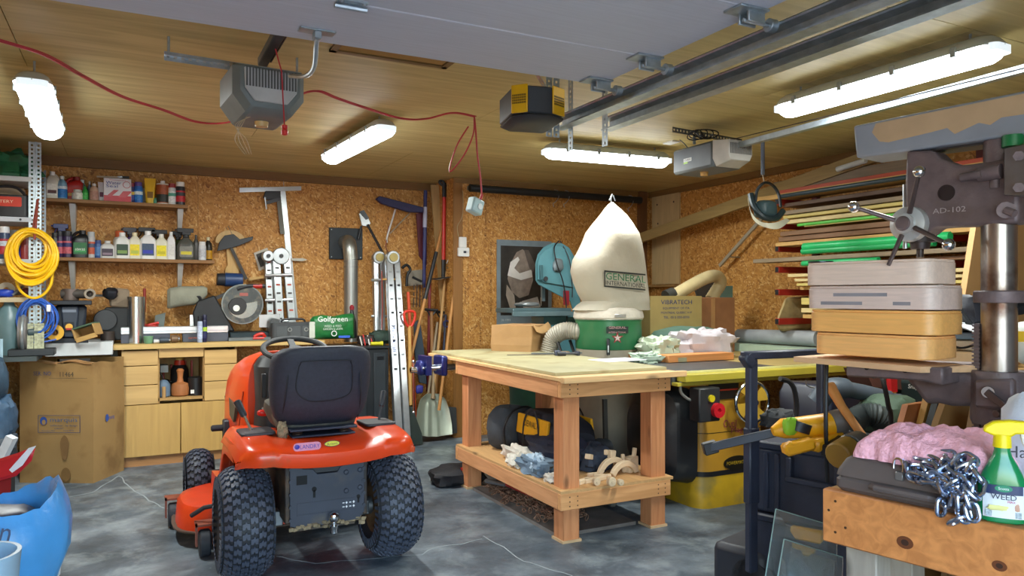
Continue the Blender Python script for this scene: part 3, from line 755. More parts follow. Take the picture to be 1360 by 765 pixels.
# seat: back shell and cushion
SEAT=mat('2a2e3c',.55,var=.15,scale=60,bump=.25,bscale=300)
def seatring(z,hw,y0,y1,rnd=.05):
    return[Vector((x,y,z))for x,y in[(hw*cx,(y0+y1)/2+(y1-y0)/2*cy)for cx,cy in[(math.copysign(abs(cos(a))**.35,cos(a)),math.copysign(abs(sin(a))**.6,sin(a)))for a in[2*pi*i/28+pi/28 for i in range(28)]]]]
b=B();rg=[]
for z,hw,y0,y1 in((.712,.16,-.03,.07),(.722,.19,-.06,.08),(.76,.218,-.10,.05),(.82,.236,-.125,.02),(.90,.246,-.145,.0),(.98,.247,-.16,-.02),(1.04,.243,-.175,-.045),(1.075,.23,-.183,-.065),(1.098,.195,-.185,-.085),(1.108,.14,-.18,-.10)):
    rg.append([v+Vector((0,.05*(abs(v.x)/.247)**2,0))for v in seatring(z,hw,y0,y1)])
sb=b.loft(rg).build('seat_back',SEAT,TRC,ang=60)
# moulded panel line on the back of the seat
def on_back(x,z):
    tb=[(.712,-.03),(.76,-.10),(.82,-.125),(.90,-.145),(.98,-.16),(1.04,-.175),(1.075,-.183),(1.1,-.185)]
    for(z0,y0),(z1,y1)in zip(tb,tb[1:]):
        if z0<=z<=z1:return Vector((x,y0+(y1-y0)*(z-z0)/(z1-z0)+.05*(abs(x)/.247)**2-.0015,z))
    return Vector((x,-.18,z))
ln=[(-.13,.84),(-.135,.90),(-.13,1.00),(-.12,1.03),(-.10,1.04),(.10,1.04),(.12,1.03),(.13,1.0),(.135,.92),(.125,.875),(.08,.852),(0,.842),(-.08,.848)]
B().tube(bez([on_back(x,z)for x,z in ln[1:]],4,True),.003,5,closed=True).build('moulded_groove',mat('1b1d26',.6),sb)
for s in(-1,1):B().tube(bez([on_back(s*.19,.73),on_back(s*.185,.85),on_back(s*.175,.98)],5),[.002]+[.004]*9+[.001],5).build('side_crease',mat('1b1d26',.6),sb)
b=B();rg=[]
for z,hw,y0,y1 in((.69,.17,-.02,.34),(.70,.20,-.04,.40),(.76,.225,-.04,.43),(.80,.22,-.03,.42),(.815,.19,.0,.38)):rg.append(seatring(z,hw,y0,y1))
b.loft(rg).build('seat_cushion',mat('35332f',.6,dirt='7d7464',dscale=6),TRC)
B().box(-.16,-.10,.695,.17,.25,.708).box(-.15,-.1,.665,.16,.25,.675).build('seat_bracket',mat('2b3245',.5,.3),TRC,bev=.003)
for s in(-1,1):
    for yk in(-.05,.15):
        pts=[(s*.115+.022*cos(a),yk+.022*sin(a),.662+.036*a/(2*pi*4))for a in[i*2*pi/12 for i in range(49)]]
        B().tube(pts,.0035,5).build('seat_spring',mat('4c3a33',.5,.6),TRC)
B().blob((-.19,-.06,.69),(.05,.08,.10),.5,4,12,3).build('dry_clippings',mat('8a7c64',.95,var=.4,scale=40,bump=1,bscale=120),TRC,kind='stuff')
# hood
b=B();rg=[]
def hring(y,hw,zt,zb,e=.45):
    pts=[]
    for i in range(15):
        a=pi*i/14;cx=math.copysign(abs(cos(a))**e,cos(a));pts.append(Vector((-hw*cx,y,zb+.30*(zt-zb)+(zt-zb)*.70*sin(a)**.55)))
    return[Vector((-hw*.93,y,zb))]+pts+[Vector((hw*.93,y,zb))]
for y,hw,zt,zb in((.72,.245,1.035,.55),(.78,.262,1.035,.46),(.95,.285,1.02,.44),(1.15,.30,.99,.42),(1.32,.305,.955,.40),(1.45,.295,.90,.39),(1.55,.26,.83,.39),(1.60,.20,.76,.40)):rg.append(hring(y,hw,zt,zb))
hd=b.loft(rg).build('hood',OBODY,TRC,ang=45)
for s in(-1,1):
    b=B();b.loft([[Vector((s*(.292+.006),y,z))for y,z in((.85,.70),(.95,.60),(1.25,.63),(1.42,.70),(1.25,.73))],[Vector((s*(.28),y,z))for y,z in((.85,.70),(.95,.60),(1.25,.63),(1.42,.70),(1.25,.73))]])
    b.build('side_vent',mat('544f3f',.6),hd)
B().tube([(-.262,.76,.47),(-.283,.80,.60),(-.262,.78,.8)],.004,5).build('panel_seam',mat('9c2f0c',.5),hd)
B().loft([[Vector((x,1.52,z))for x,z in((-.29,.36),(.29,.36),(.28,.62),(-.28,.62))],[Vector((x,1.66,z))for x,z in((-.22,.38),(.22,.38),(.20,.58),(-.20,.58))]]).build('front_grille',PLAS,TRC,bev=.01)
B().cyl((-.40,1.2,.53),(-.25,1.2,.53),.020,n=12).cb((-.29,1.2,.50),(.08,.08,.16)).build('front_guard',PLAS,TRC,bev=.008)
# dash tower
b=B()
b.loft([[Vector((x,y,.42))for x,y in rr2]for rr2 in[[(a*1.0,c_+.60)for a,c_ in rr(.46,.30,.06,3)]]]+[[Vector((a,c_+.60,.75))for a,c_ in rr(.42,.28,.06,3)],[Vector((a,c_+.62,.96))for a,c_ in rr(.44,.26,.08,3)],[Vector((a,c_+.64,1.01))for a,c_ in rr(.38,.20,.08,3)]])
ds=b.build('dash_tower',mat('26282b',.5),TRC)
B().cyl((-.13,.46,.80),(-.13,.44,.80),.022,n=16).build('ignition_switch',mat('15161a',.5),ds)
B().box(-.21,.44,.80,-.185,.46,.93).build('throttle_slot',BLACK,ds,bev=.003)
l=B().cyl((-.20,.47,.74),(-.20,.42,.73),.006,n=8).build('choke_lever',STEEL,TRC)
B().blob((-.205,.40,.725),(.07,.04,.035),.0,n=14).build('red_knob',mat('cc2418',.35),l,label='red knob')
# steering
ctr=Vector((-.02,.50,1.055));MW=TR(ctr,0,R(17))
sw=B().torus(None,.172,.0155,MW,40,10).build('steering_wheel',mat('23272b',.6),TRC)
b=B()
for an in(90,210,330):b.beam(MW@Vector((0,0,-.015)),MW@Vector((.168*cos(R(an)),.168*sin(R(an)),0)),.035,.012,(0,0,1))
b.cyl(MW@Vector((0,0,-.03)),MW@Vector((0,0,.012)),.04,.034,n=18);b.build('spokes',mat('202328',.65),sw)
B().cyl((0,.60,.95),(-.015,.51,1.04),.022,n=12).build('steering_column',PLAS,TRC)
# mower deck
def sup(rx,ry,e,n=36):return[(math.copysign(abs(cos(a))**e,cos(a))*rx,math.copysign(abs(sin(a))**e,sin(a))*ry)for a in[2*pi*i/n for i in range(n)]]
b=B();rg=[]
for z,k in((.085,1.02),(.09,1.0),(.19,.985),(.215,.955),(.225,.90),(.235,.55),(.25,.3)):rg.append([Vector((x*k-.02,y*k+.80,z))for x,y in sup(.60,.33,.62)])
dk=b.loft(rg).build('mower_deck',mat('d63c10',.4,var=.08,dirt='6d4b3a',dscale=5,dlo=.6,dhi=.75),TRC)
rgb=[[Vector((x*1.035-.02,y*1.035+.80,z))for x,y in sup(.60,.33,.62)]for z in(.082,.090)]
B().loft(rgb).build('deck_lip',mat('57483e',.6),dk)
for(x,y)in((-.50,.40),(-.62,1.02)):
    B().lathe([(.03,-.025),(.062,-.028),(.070,-.02),(.070,.02),(.062,.028),(.03,.025)],(0,0,0),20,Matrix.Translation((x,y,.071))@Matrix.Rotation(pi/2,4,'Y')).build('gauge_wheel',mat('2d333c',.6),dk)
    B().box(x-.045,y-.02,.06,x-.035,y+.02,.17).box(x+.035,y-.02,.06,x+.045,y+.02,.17).box(x-.045,y-.02,.16,x+.045,y+.08,.17).build('wheel_fork',mat('8a4a38',.5),dk)
B().tube([(-.56,.47,.20),(-.50,.43,.245),(-.42,.40,.26)],.012,8).build('height_arm',PLAS,dk)
# stickers on the rear valance
def val_pt(px,py):return P(px,py,Y=TY-.338-.004)
m1=val_pt(408,593);f=frame(m1,(0,-1,.12))
st=B();st.rrect(.125,.036,.017,0,.0012,f).build('dealer_sticker',mat('d07a9a',.4),TRC,w=True)
B().text('LANDRY',f@Matrix.Translation((.012,0,0)),.088,.018,.0022).build('lettering',mat('3a2f9c',.4),TRC,w=True,smooth=False)
B().sph(f@Vector((-.045,0,.001)),.012,10,(1,.2,1)).build('round_logo',mat('3a2f9c',.4),TRC,w=True)
m1=val_pt(441,589);f=frame(m1,(0,-1,.12))
b=B().prism([(.036*cos(a),.014*sin(a))for a in[i*2*pi/24 for i in range(24)]],0,.0012,f);b.build('oval_badge',mat('1f2010',.4),TRC,w=True)
B().prism([(.033*cos(a),.011*sin(a))for a in[i*2*pi/24 for i in range(24)]],0,.0016,f).build('oval_badge',mat('d8cf20',.4),TRC,w=True)
B().text('Ariens',f@Matrix.Rotation(R(4),4,'Z'),.05,.013,.0022).build('lettering',mat('16180c',.4),TRC,w=True,smooth=False)
# ------------------------------------------------------------------ fir work bench in the middle
FIR=wood('c98a5c','z',dark='a4582e',scale=.9,contrast=.4);FIRX=wood('d8a06a','x',dark='a8682f',scale=.9,contrast=.35);FIRY=wood('d2996a','y',dark='a8682f',scale=.9,contrast=.35)
BX0,BX1,BY0,BY1,BZ=2.10,2.80,3.50,4.90,.93
BEN=thing('workbench','sturdy fir workbench with square legs, plywood top and lower shelf','workbench',((BX0+BX1)/2,(BY0+BY1)/2,0))
lg=.105
for x,y in((BX0,BY0),(BX1-lg,BY0),(BX0,BY1-lg),(BX1-lg,BY1-lg)):
    l=B().box(x,y,.012,x+lg,y+lg,.80).build('leg',FIR,BEN,w=True,bev=.004)
    B().box(x-.008,y-.008,0,x+lg+.008,y+lg+.008,.014).build('foot_pad',mat('c4a47c',.7),l,w=True)
th=.036
def rails(z0,z1):
    B().box(BX0-th,BY0-th,z0,BX1+th*.3,BY0,z1).build('rail',FIRX,BEN,w=True,bev=.003)
    B().box(BX0-th,BY1,z0,BX1+th*.3,BY1+th,z1).build('rail',FIRX,BEN,w=True,bev=.003)
    B().box(BX0-th,BY0+.001,z0,BX0,BY1,z1).build('rail',FIRY,BEN,w=True,bev=.003)
    B().box(BX1,BY0+.001,z0,BX1+th,BY1,z1).build('rail',FIRY,BEN,w=True,bev=.003)
rails(.19,.28);rails(.80,.892)
B().box(BX0-.034,BY0-.034,.28,BX1+.03,BY1+.03,.296).build('lower_shelf',wood('c69a66','y'),BEN,w=True)
PT=wood('c9b58a','y',dark='8f7a4c',contrast=.3,scale=.5,knots=False)
B().box(BX0-.05,BY0-.06,.892,BX1+.06,BY1+.55,BZ-.018).build('top_underlay',wood('d9b27c','x'),BEN,w=True,bev=.002)
B().box(BX0-.02,BY0+.05,BZ-.018,BX1+.05,BY1+.55,BZ).build('top',mat('a59d78',.6,var=.15,scale=4,dirt='8d7d55',dscale=5,dlo=.55,dhi=.7),BEN,w=True,bev=.002)
B().box(BX0-.055,BY0-.10,.885,BX1+.08,BY0-.06,BZ-.012).build('front_edge_board',wood('dcb27e','x'),BEN,w=True,bev=.003)
# screws in the rail ends
b=B()
for zc_ in(.21,.235,.26,.82,.845,.87):
    for x in(BX0+.02,BX0+.07,BX1-.08,BX1-.03):b.cyl((x,BY0-th-.0008,zc_),(x,BY0-th+.002,zc_),.004,n=8)
b.build('screw_head',mat('4b3322',.5),BEN,w=True)
# bench vise, blue, at the far left end
V0=P(597,500,Y=BY1-.05)
VB=mat('1c2568',.35,.3,var=.1,coat=.3)
v=thing('bench_vise','blue cast iron vise bolted to the left end of the workbench','vise',(BX0-.05,BY1+.2,.86))
y0=BY1+.22;z0=.865
b=B().box(BX0-.10,y0-.09,z0-.09,BX0-.055,y0+.09,z0+.055);b.build('fixed_jaw',VB,v,w=True,bev=.01)
B().box(BX0-.22,y0-.09,z0-.08,BX0-.18,y0+.09,z0+.055).blob((BX0-.235,y0,z0-.03),(.06,.13,.11),.1,n=14).build('moving_jaw',VB,v,w=True,bev=.012)
for s in(-1,1):B().cyl((BX0-.24,y0+s*.055,z0-.03),(BX0+.06,y0+s*.055,z0-.03),.012,n=10).build('guide_rod',STEEL,v,w=True)
B().cyl((BX0-.31,y0,z0-.045),(BX0+.05,y0,z0-.045),.014,n=12).build('screw',CHROME,v,w=True)
hq=Vector((BX0-.29,y0,z0-.045));B().cyl(hq+Vector((0,-.02,-.30)),hq+Vector((0,0,.06)),.008,n=10).sph(hq+Vector((0,-.02,-.30)),.012,10).sph(hq+Vector((0,0,.06)),.012,10).build('handle',CHROME,v,w=True)
B().cyl(hq+Vector((.03,0,0)),hq+Vector((-.02,0,0)),.022,n=14).build('screw_head',CHROME,v,w=True)
# things on the bench top
def frustbox(T,w_,d_,h_,m,name='box_body'):
    B().box(-w_/2,-d_/2,0,w_/2,d_/2,h_).build(name,m,T,bev=.004)
q=P(692,466,Z=BZ)
T=thing('cardboard_box','crumpled brown cardboard box lying on far end of the workbench','box',(2.745,5.21,BZ),R(38))
W_,D_,H_=.40,.34,.20
b=B();rg=[]
for z,k in((0,1),(.05,1.02),(.11,1.0),(H_,.98)):rg.append([Vector((x*k+.006*noise.noise(Vector((x*9,y*9,z*20))),y*k+.006*noise.noise(Vector((y*9,3,z*15))),z))for x,y in[(-W_/2,-D_/2),(-.05,-D_/2-.008),(.06,-D_/2+.006),(W_/2,-D_/2),(W_/2+.006,0),(W_/2,D_/2),(-W_/2,D_/2),(-W_/2-.004,0)]])
b.loft(rg).build('carton',mat('a88255',.75,var=.1,scale=6,bump=.2,bscale=14),T,smooth=False)
B().box(-W_/2,-.03,H_,W_/2,.03,H_+.002).build('packing_tape',mat('a8784c',.35),T)
B().sheet(5,3,lambda u,v_:Vector((-W_/2+.02+u*.30,-D_/2-.003-.03*v_,H_+.004-.05*v_-.02*math.sin(u*4))),.003).build('loose_flap',mat('b28c5c',.75),T)
q=P(742,472,Z=BZ)
T=thing('clamp','steel bar clamp lying across the workbench top','clamp',(q.x,q.y,BZ),R(-18))
B().box(-.20,-.012,.012,.17,.012,.020).build('bar',mat('6d7276',.4,.8),T,bev=.001)
B().box(.12,-.055,.0,.145,.03,.03).build('sliding_head',mat('3d3f4c',.5,.4),T,bev=.004)
B().box(-.03,-.03,.0,.01,.03,.035).build('fixed_head',mat('55586a',.5,.4),T,bev=.004)
B().cyl((.13,-.05,.015),(.04,-.05,.015),.007,n=10).cyl((.04,-.05,.015),(-.02,-.05,.015),.015,n=12).build('screw_handle',mat('2b2c33',.5),T)
q=P(700,470,Z=BZ)
T=thing('handsaw','rusty blade lying flat behind the bar clamp on the bench','saw',(q.x+.03,q.y-.1,BZ),R(-15))
B().prism([(-.22,-.02),(.16,-.045),(.16,.04),(-.22,.02)],.0,.003).build('blade',mat('6a625a',.45,.6),T)
B().box(.16,-.03,0,.24,.03,.022).build('handle',wood('7d6850','x'),T,bev=.006)
for i,(px,py,a,lab)in enumerate(((820,478,5,'sheet of white paper lying on the workbench near the green drum'),)):
    q=P(px,py,Z=BZ);one(B().rrect(.33,.22,.003,0,.0012,TR((q.x,q.y,BZ+.0005),R(a))),'paper_sheet',mat('e6e6ea',.6),lab,'paper',o=(q.x,q.y,BZ))
# ---- on the lower shelf
SZ=.296
q=P(690,570,X=2.45)
BAGM=mat('20232e',.75,var=.2,bump=.3,bscale=200)
T=thing('tool_bag','black and yellow canvas tool bag on the lower shelf of the workbench','bag',(2.50,4.28,SZ),R(88))
rg=[]
for x,ww,hh in((-.33,.10,.14),(-.32,.13,.20),(-.25,.16,.27),(-.1,.17,.30),(.1,.17,.30),(.25,.16,.28),(.32,.13,.20),(.33,.09,.12)):
    rg.append([Vector((x+.01*noise.noise(Vector((x*5,a,1))),math.copysign(abs(cos(a))**.7,cos(a))*ww,hh*.5+math.copysign(abs(sin(a))**.7,sin(a))*hh*.5))for a in[2*pi*i/20 for i in range(20)]])
B().loft(rg).build('bag_body',BAGM,T)
YB_=mat('e6a512',.6)
for s in(-1,1):
    f=frame((0,s*.155,.17),(0,s,.12))
    B().rrect(.44,.13,.01,0,.02,f@Matrix.Translation((0,.03,0))).build('yellow_panel',YB_,T,bev=.004,label='yellow side panel')
    B().text('DEWALT',f@Matrix.Translation((.0,.045,.02)),.20,.04,.004).build('lettering',mat('16171a',.5),T,smooth=False)
    B().tube(bez([f@Vector((-.11,-.13,.012)),f@Vector((-.105,.04,.026)),f@Vector((-.04,.13,.03)),f@Vector((.04,.13,.03)),f@Vector((.105,.04,.026)),f@Vector((.11,-.13,.012))],5),.010,6,flat=.35).build('handle_strap',mat('17181d',.7),T)
T2=thing('tool_bag','grey mesh-sided bag leaning at the far end of the lower shelf','bag',(2.36,4.66,SZ),R(20))
B().blob((0,0,.14),(.34,.24,.30),.12,2.5,24,4,flat=-.14).build('bag_body',mat('3d4248',.8,var=.25,bump=.5,bscale=260),T2)
B().tube(bez([(-.15,-.10,.04),(-.17,-.11,.18),(-.08,-.12,.28),(.08,-.12,.28),(.16,-.1,.16),(.15,-.09,.04)],5),.008,6).build('piping',BLACK,T2)
B().rrect(.06,.05,.01,0,.008,frame((-.02,-.135,.12),(0,-1,.1))).build('yellow_tab',YB_,T2)
B().blob((0,0,.0),(.12,.06,.05),.2,3,14,2,M=TR((.10,-.11,.13),R(15))).build('yellow_pocket',mat('c49420',.6),T2)
def lump(px,py,y,size,m,lab,nm='cloth',cat='cloth',seed=0,amp=.45,fr=2.5,z=SZ,rz=0,n=26,bump=None):
    q=P(px,py,X=y)if y<3 else P(px,py,Y=y)
    b=B().blob((0,0,0),size,amp,fr,n,seed,M=TR((q.x,q.y,z+size[2]*.42),rz),flat=-size[2]*.42)
    return one(b,nm,m,lab,cat,o=(q.x,q.y,z))
CLW=mat('c9c2b6',.85,var=.1,bump=.3,bscale=60);CLB=mat('6b8093',.85,var=.2,bump=.3,bscale=60)
lump(690,595,2.22,(.14,.34,.09),CLW,'crumpled beige work glove on the lower shelf in front of the tool bag','work_glove','glove',2)
lump(688,610,2.14,(.12,.16,.08),mat('d8d2c4',.85,bump=.3),'off-white rag bunched at lower shelf edge','rag','cloth',5)
lump(715,618,2.17,(.18,.30,.10),CLB,'blue-grey rag draped on the lower shelf edge','rag','cloth',8)
lump(712,606,2.15,(.09,.14,.12),mat('b8ccdc',.8),'pale blue cloth tip standing above the blue-grey rag','rag','cloth',11)
lump(733,632,2.13,(.07,.10,.05),CLW,'small cream scrap of cloth nearest the front leg on shelf','rag','cloth',14)
lump(740,592,2.40,(.30,.50,.20),mat('23273a',.7,var=.25,bump=.3),'dark navy padded case lying beside the yellow tool bag','soft_case','case',17,amp=.2)
lump(785,610,2.52,(.22,.30,.16),mat('2b3444',.75,var=.3,bump=.3),'dark blue canvas bundle right of the front leg on shelf','canvas_bundle','bag',21,amp=.35)
# coil of corrugated black pipe behind toys
q=P(800,612,Y=4.0)
b=B()
for k in range(9):b.torus(None,.05-.002*abs(k-4),.009,TR((q.x-.06+.012*k,q.y,SZ+.09),R(20),0,R(80)),18,6)
one(b,'ribbed_coil',mat('2b2f33',.5),'black ribbed coil on the shelf behind the wooden toy parts','hose',o=(q.x,q.y,SZ))
WT=wood('dcc3a0','x',contrast=.12,knots=False)
q=P(825,640,Y=3.62)
for i,(dx,dy,r0,a0,a1,rz)in enumerate(((0,.06,.125,20,165,8),(.04,.0,.14,25,150,14),(.02,.15,.11,30,170,0))):
    poly=[(r0*cos(R(a)),r0*sin(R(a)))for a in range(a0,a1+1,12)]+[((r0-.035)*cos(R(a)),(r0-.035)*sin(R(a)))for a in range(a1,a0-1,-12)]
    zmin=min(p[1]for p in poly)
    b=B().prism([(x,y-zmin)for x,y in poly],-.014,.014,TR((q.x+dx-.02,q.y+dy,SZ),R(rz),pi/2))
    one(b,'wooden_rocker',WT,['curved pale wooden rocker piece, middle one on the lower shelf','curved pale wooden rocker piece nearest the bench front','curved pale wooden rocker piece furthest back on the shelf'][i],'wood piece',o=(q.x+dx,q.y+dy,SZ),bev=.004)
for i,(px,py,sx,sy,sz,rz,tilt,lab)in enumerate((
    (840,612,.022,.022,.14,10,8,'upright pale wooden peg at right end of the lower shelf'),
    (829,612,.02,.02,.11,0,-6,'short upright peg next to the taller wooden peg'),
    (812,604,.05,.025,.045,15,10,'small square wooden block propped on the curved pieces'),
    (805,600,.022,.022,.03,30,0,'tiny cube of pale wood above the curved pieces'),
    (787,617,.065,.02,.022,-8,0,'pale wooden stick lying in front of blue bundle'),
    (782,606,.05,.035,.03,35,15,'tan wooden offcut resting against blue bundle'),
    (838,625,.09,.05,.09,20,0,'wedge-cut pale block beside right bench leg'))):
    yk=3.68;q=P(px,py+4,Y=yk);zz=max(q.z,SZ)if i in(2,3,5)else SZ
    b=B().cb((0,0,sz/2),(sx,sy,sz),TR((q.x,q.y,zz),R(rz),0,R(tilt)))
    one(b,'wood_block',WT,lab,'wood piece',o=(q.x,q.y,zz),bev=.003)
for i,(px,py,L_,rz)in enumerate(((790,636,.16,10),(800,632,.10,-30),(775,638,.12,25))):
    q=P(px,py,Z=SZ+.015)
    b=B().beam((-L_/2,0,.012),(L_/2,0,.012),.03,.024);b.v=[tuple(TR((q.x,q.y,SZ),R(rz))@Vector(v_))for v_ in b.v]
    one(b,'wood_offcut',WT,['long pale offcut lying at front of lower shelf','short pale offcut crossing the long one on shelf','left pale offcut beside the front bench leg'][i],'wood piece',o=(q.x,q.y,SZ),bev=.003)
for i,(px,py,rad)in enumerate(((792,640,.022),(812,641,.026),(824,640,.018))):
    q=P(px,py,Z=SZ+.02);b=B().cyl((q.x,q.y-.012,SZ+rad),(q.x,q.y+.014,SZ+rad),rad,n=18).cyl((q.x,q.y-.016,SZ+rad),(q.x,q.y-.012,SZ+rad),rad*.35,n=10)
    one(b,'toy_wheel',WT,['small wooden wheel leaning on left offcuts','larger wooden wheel in the middle of shelf front','smallest wooden wheel, at right by the blocks'][i],'wheel',o=(q.x,q.y,SZ),bev=.002)
# ---- under the bench: heap of rusty chain on a board, red-handled tool, pipe
q=P(690,680,Z=0)
T=thing('floor_board','dusty flat board on the floor under the workbench','board',(2.4,4.15,0))
B().box(2.12,3.6,0,2.66,4.75,.02).build('board',mat('77706a',.8,var=.2),T,w=True)
b=B();random.seed(5)
def link(b,c_,r,w_,M,n=10):
    pts=[(cos(a)*r*1.5,sin(a)*r*.8,0)for a in[2*pi*i/n for i in range(n)]]
    b.tube([M@Vector(p)for p in pts],w_,5,closed=True)
for k in range(520):
    yk=random.uniform(3.72,4.62);ww=.09+.10*max(0,1-abs(yk-3.95)/.3)
    x=2.27+random.gauss(0,.06);hz=max(.0,(.11 if yk<4.2 else .05)*(1-((x-2.27)/.17)**2))
    M=TR((max(2.13,min(2.5,x)),yk,.03+random.uniform(0,hz+.01)),random.uniform(0,6.28),random.uniform(-1.2,1.2),random.uniform(-1,1))
    link(b,None,.014,.0035,M)
one(b,'chain_heap',mat('8c6c58',.7,.4,var=.35,scale=30),'heap of rusty chain on the floor under the workbench','chain',o=(2.3,4.1,.02),kind='stuff')
B2=thing('pry_tool','red-handled tool lying on the rusty chain heap','tool',(2.2,4.2,.12))
B().tube([(2.17,4.33,.13),(2.18,4.0,.135)],.012,8).build('red_handle',RED,B2,w=True,label='red handle')
B().tube([(2.16,4.62,.09),(2.17,4.33,.13)],.016,8).build('shaft',mat('7d848c',.4,.7),B2,w=True)
q=P(204/2.55+580,660,Z=.1)
T=thing('drain_pan','black bag with red handle on floor beyond the left bench legs','bag',(P(607,640,Z=0).x,P(607,640,Z=0).y,0))
B().blob((0,0,.05),(.40,.34,.13),.25,2.5,22,3,flat=-.05).build('bag_body',mat('1c1d22',.7,bump=.3),T)
B().tube([(-.02,-.12,.12),(.08,-.13,.135)],.012,8).build('handle',RED,T,label='red handle')
q=P(819,676,Z=0)
T=thing('caster_wheel','grey rubber caster of the mobile base under the workbench','wheel',(q.x,q.y+.05,0))
B().lathe([(.015,-.02),(.05,-.022),(.062,-.014),(.065,0),(.062,.014),(.05,.022),(.015,.02)],(0,0,0),22,Matrix.Translation((0,0,.065))@Matrix.Rotation(pi/2,4,'Y')@Matrix.Rotation(R(25),4,'X')).build('tyre',mat('77746e',.6),T)
B().box(-.035,-.02,.06,-.028,.02,.15).box(.028,-.02,.06,.035,.02,.15).box(-.035,-.03,.145,.035,.03,.15).build('fork',GALV,T)
q=P(705,515,Y=5.6)
T=thing('green_bin','dark green bin seen under the bench top behind the bags','bin',(P(710,520,Y=5.4).x,5.4,0))
B().lathe([(.16,0),(.19,.05),(.21,.60),(.22,.62),(.20,.62),(.02,.60)],(0,0,0),24).build('bin_body',mat('2d5b46',.5),T)
# ------------------------------------------------------------------ left back wall: shelves with bottles, counter, rack
SHW=wood('8c6438','x',knots=False,contrast=.3)
YSF=YB-.27
def shelf(py_mid,px_mid,x0p,x1p,label):
    z=P(px_mid,py_mid,Y=YSF).z;x0=P(x0p,py_mid,Y=YSF).x;x1=P(x1p,py_mid,Y=YSF).x
    T=thing('wall_shelf',label,'shelf',((x0+x1)/2,YB,z))
    B().box(x0,YSF,z-.028,x1,YB-.002,z).build('board',SHW,T,w=True,bev=.002)
    return T,z
SU,zU=shelf(267.0,150,57,250,'upper wooden wall shelf holding cans and bottles')
SL,zL=shelf(343.5,180,70,285,'lower wooden wall shelf holding spray bottles, above the counter')
for T,z,pxs,dz in((SU,zU,(96,240),.36),(SL,zL,(95,240),.22)):
    for px in pxs:
        x=P(px,300,Y=YSF+.05).x;hgt=.33
        M=Matrix.Translation((x,0,0))
        rg=[]
        for sx in(-.022,.022):
            rg.append([Vector((x+sx*k,y,zz))for y,zz,k in((YB-.004,z-.030,1),(YB-.22,z-.030,1),(YB-.20,z-.05,1),(YB-.03,z-.30,.5),(YB-.004,z-.31,.5))])
        B().loft(rg).build('shelf_bracket',mat('c9cac6',.4),T,w=True)
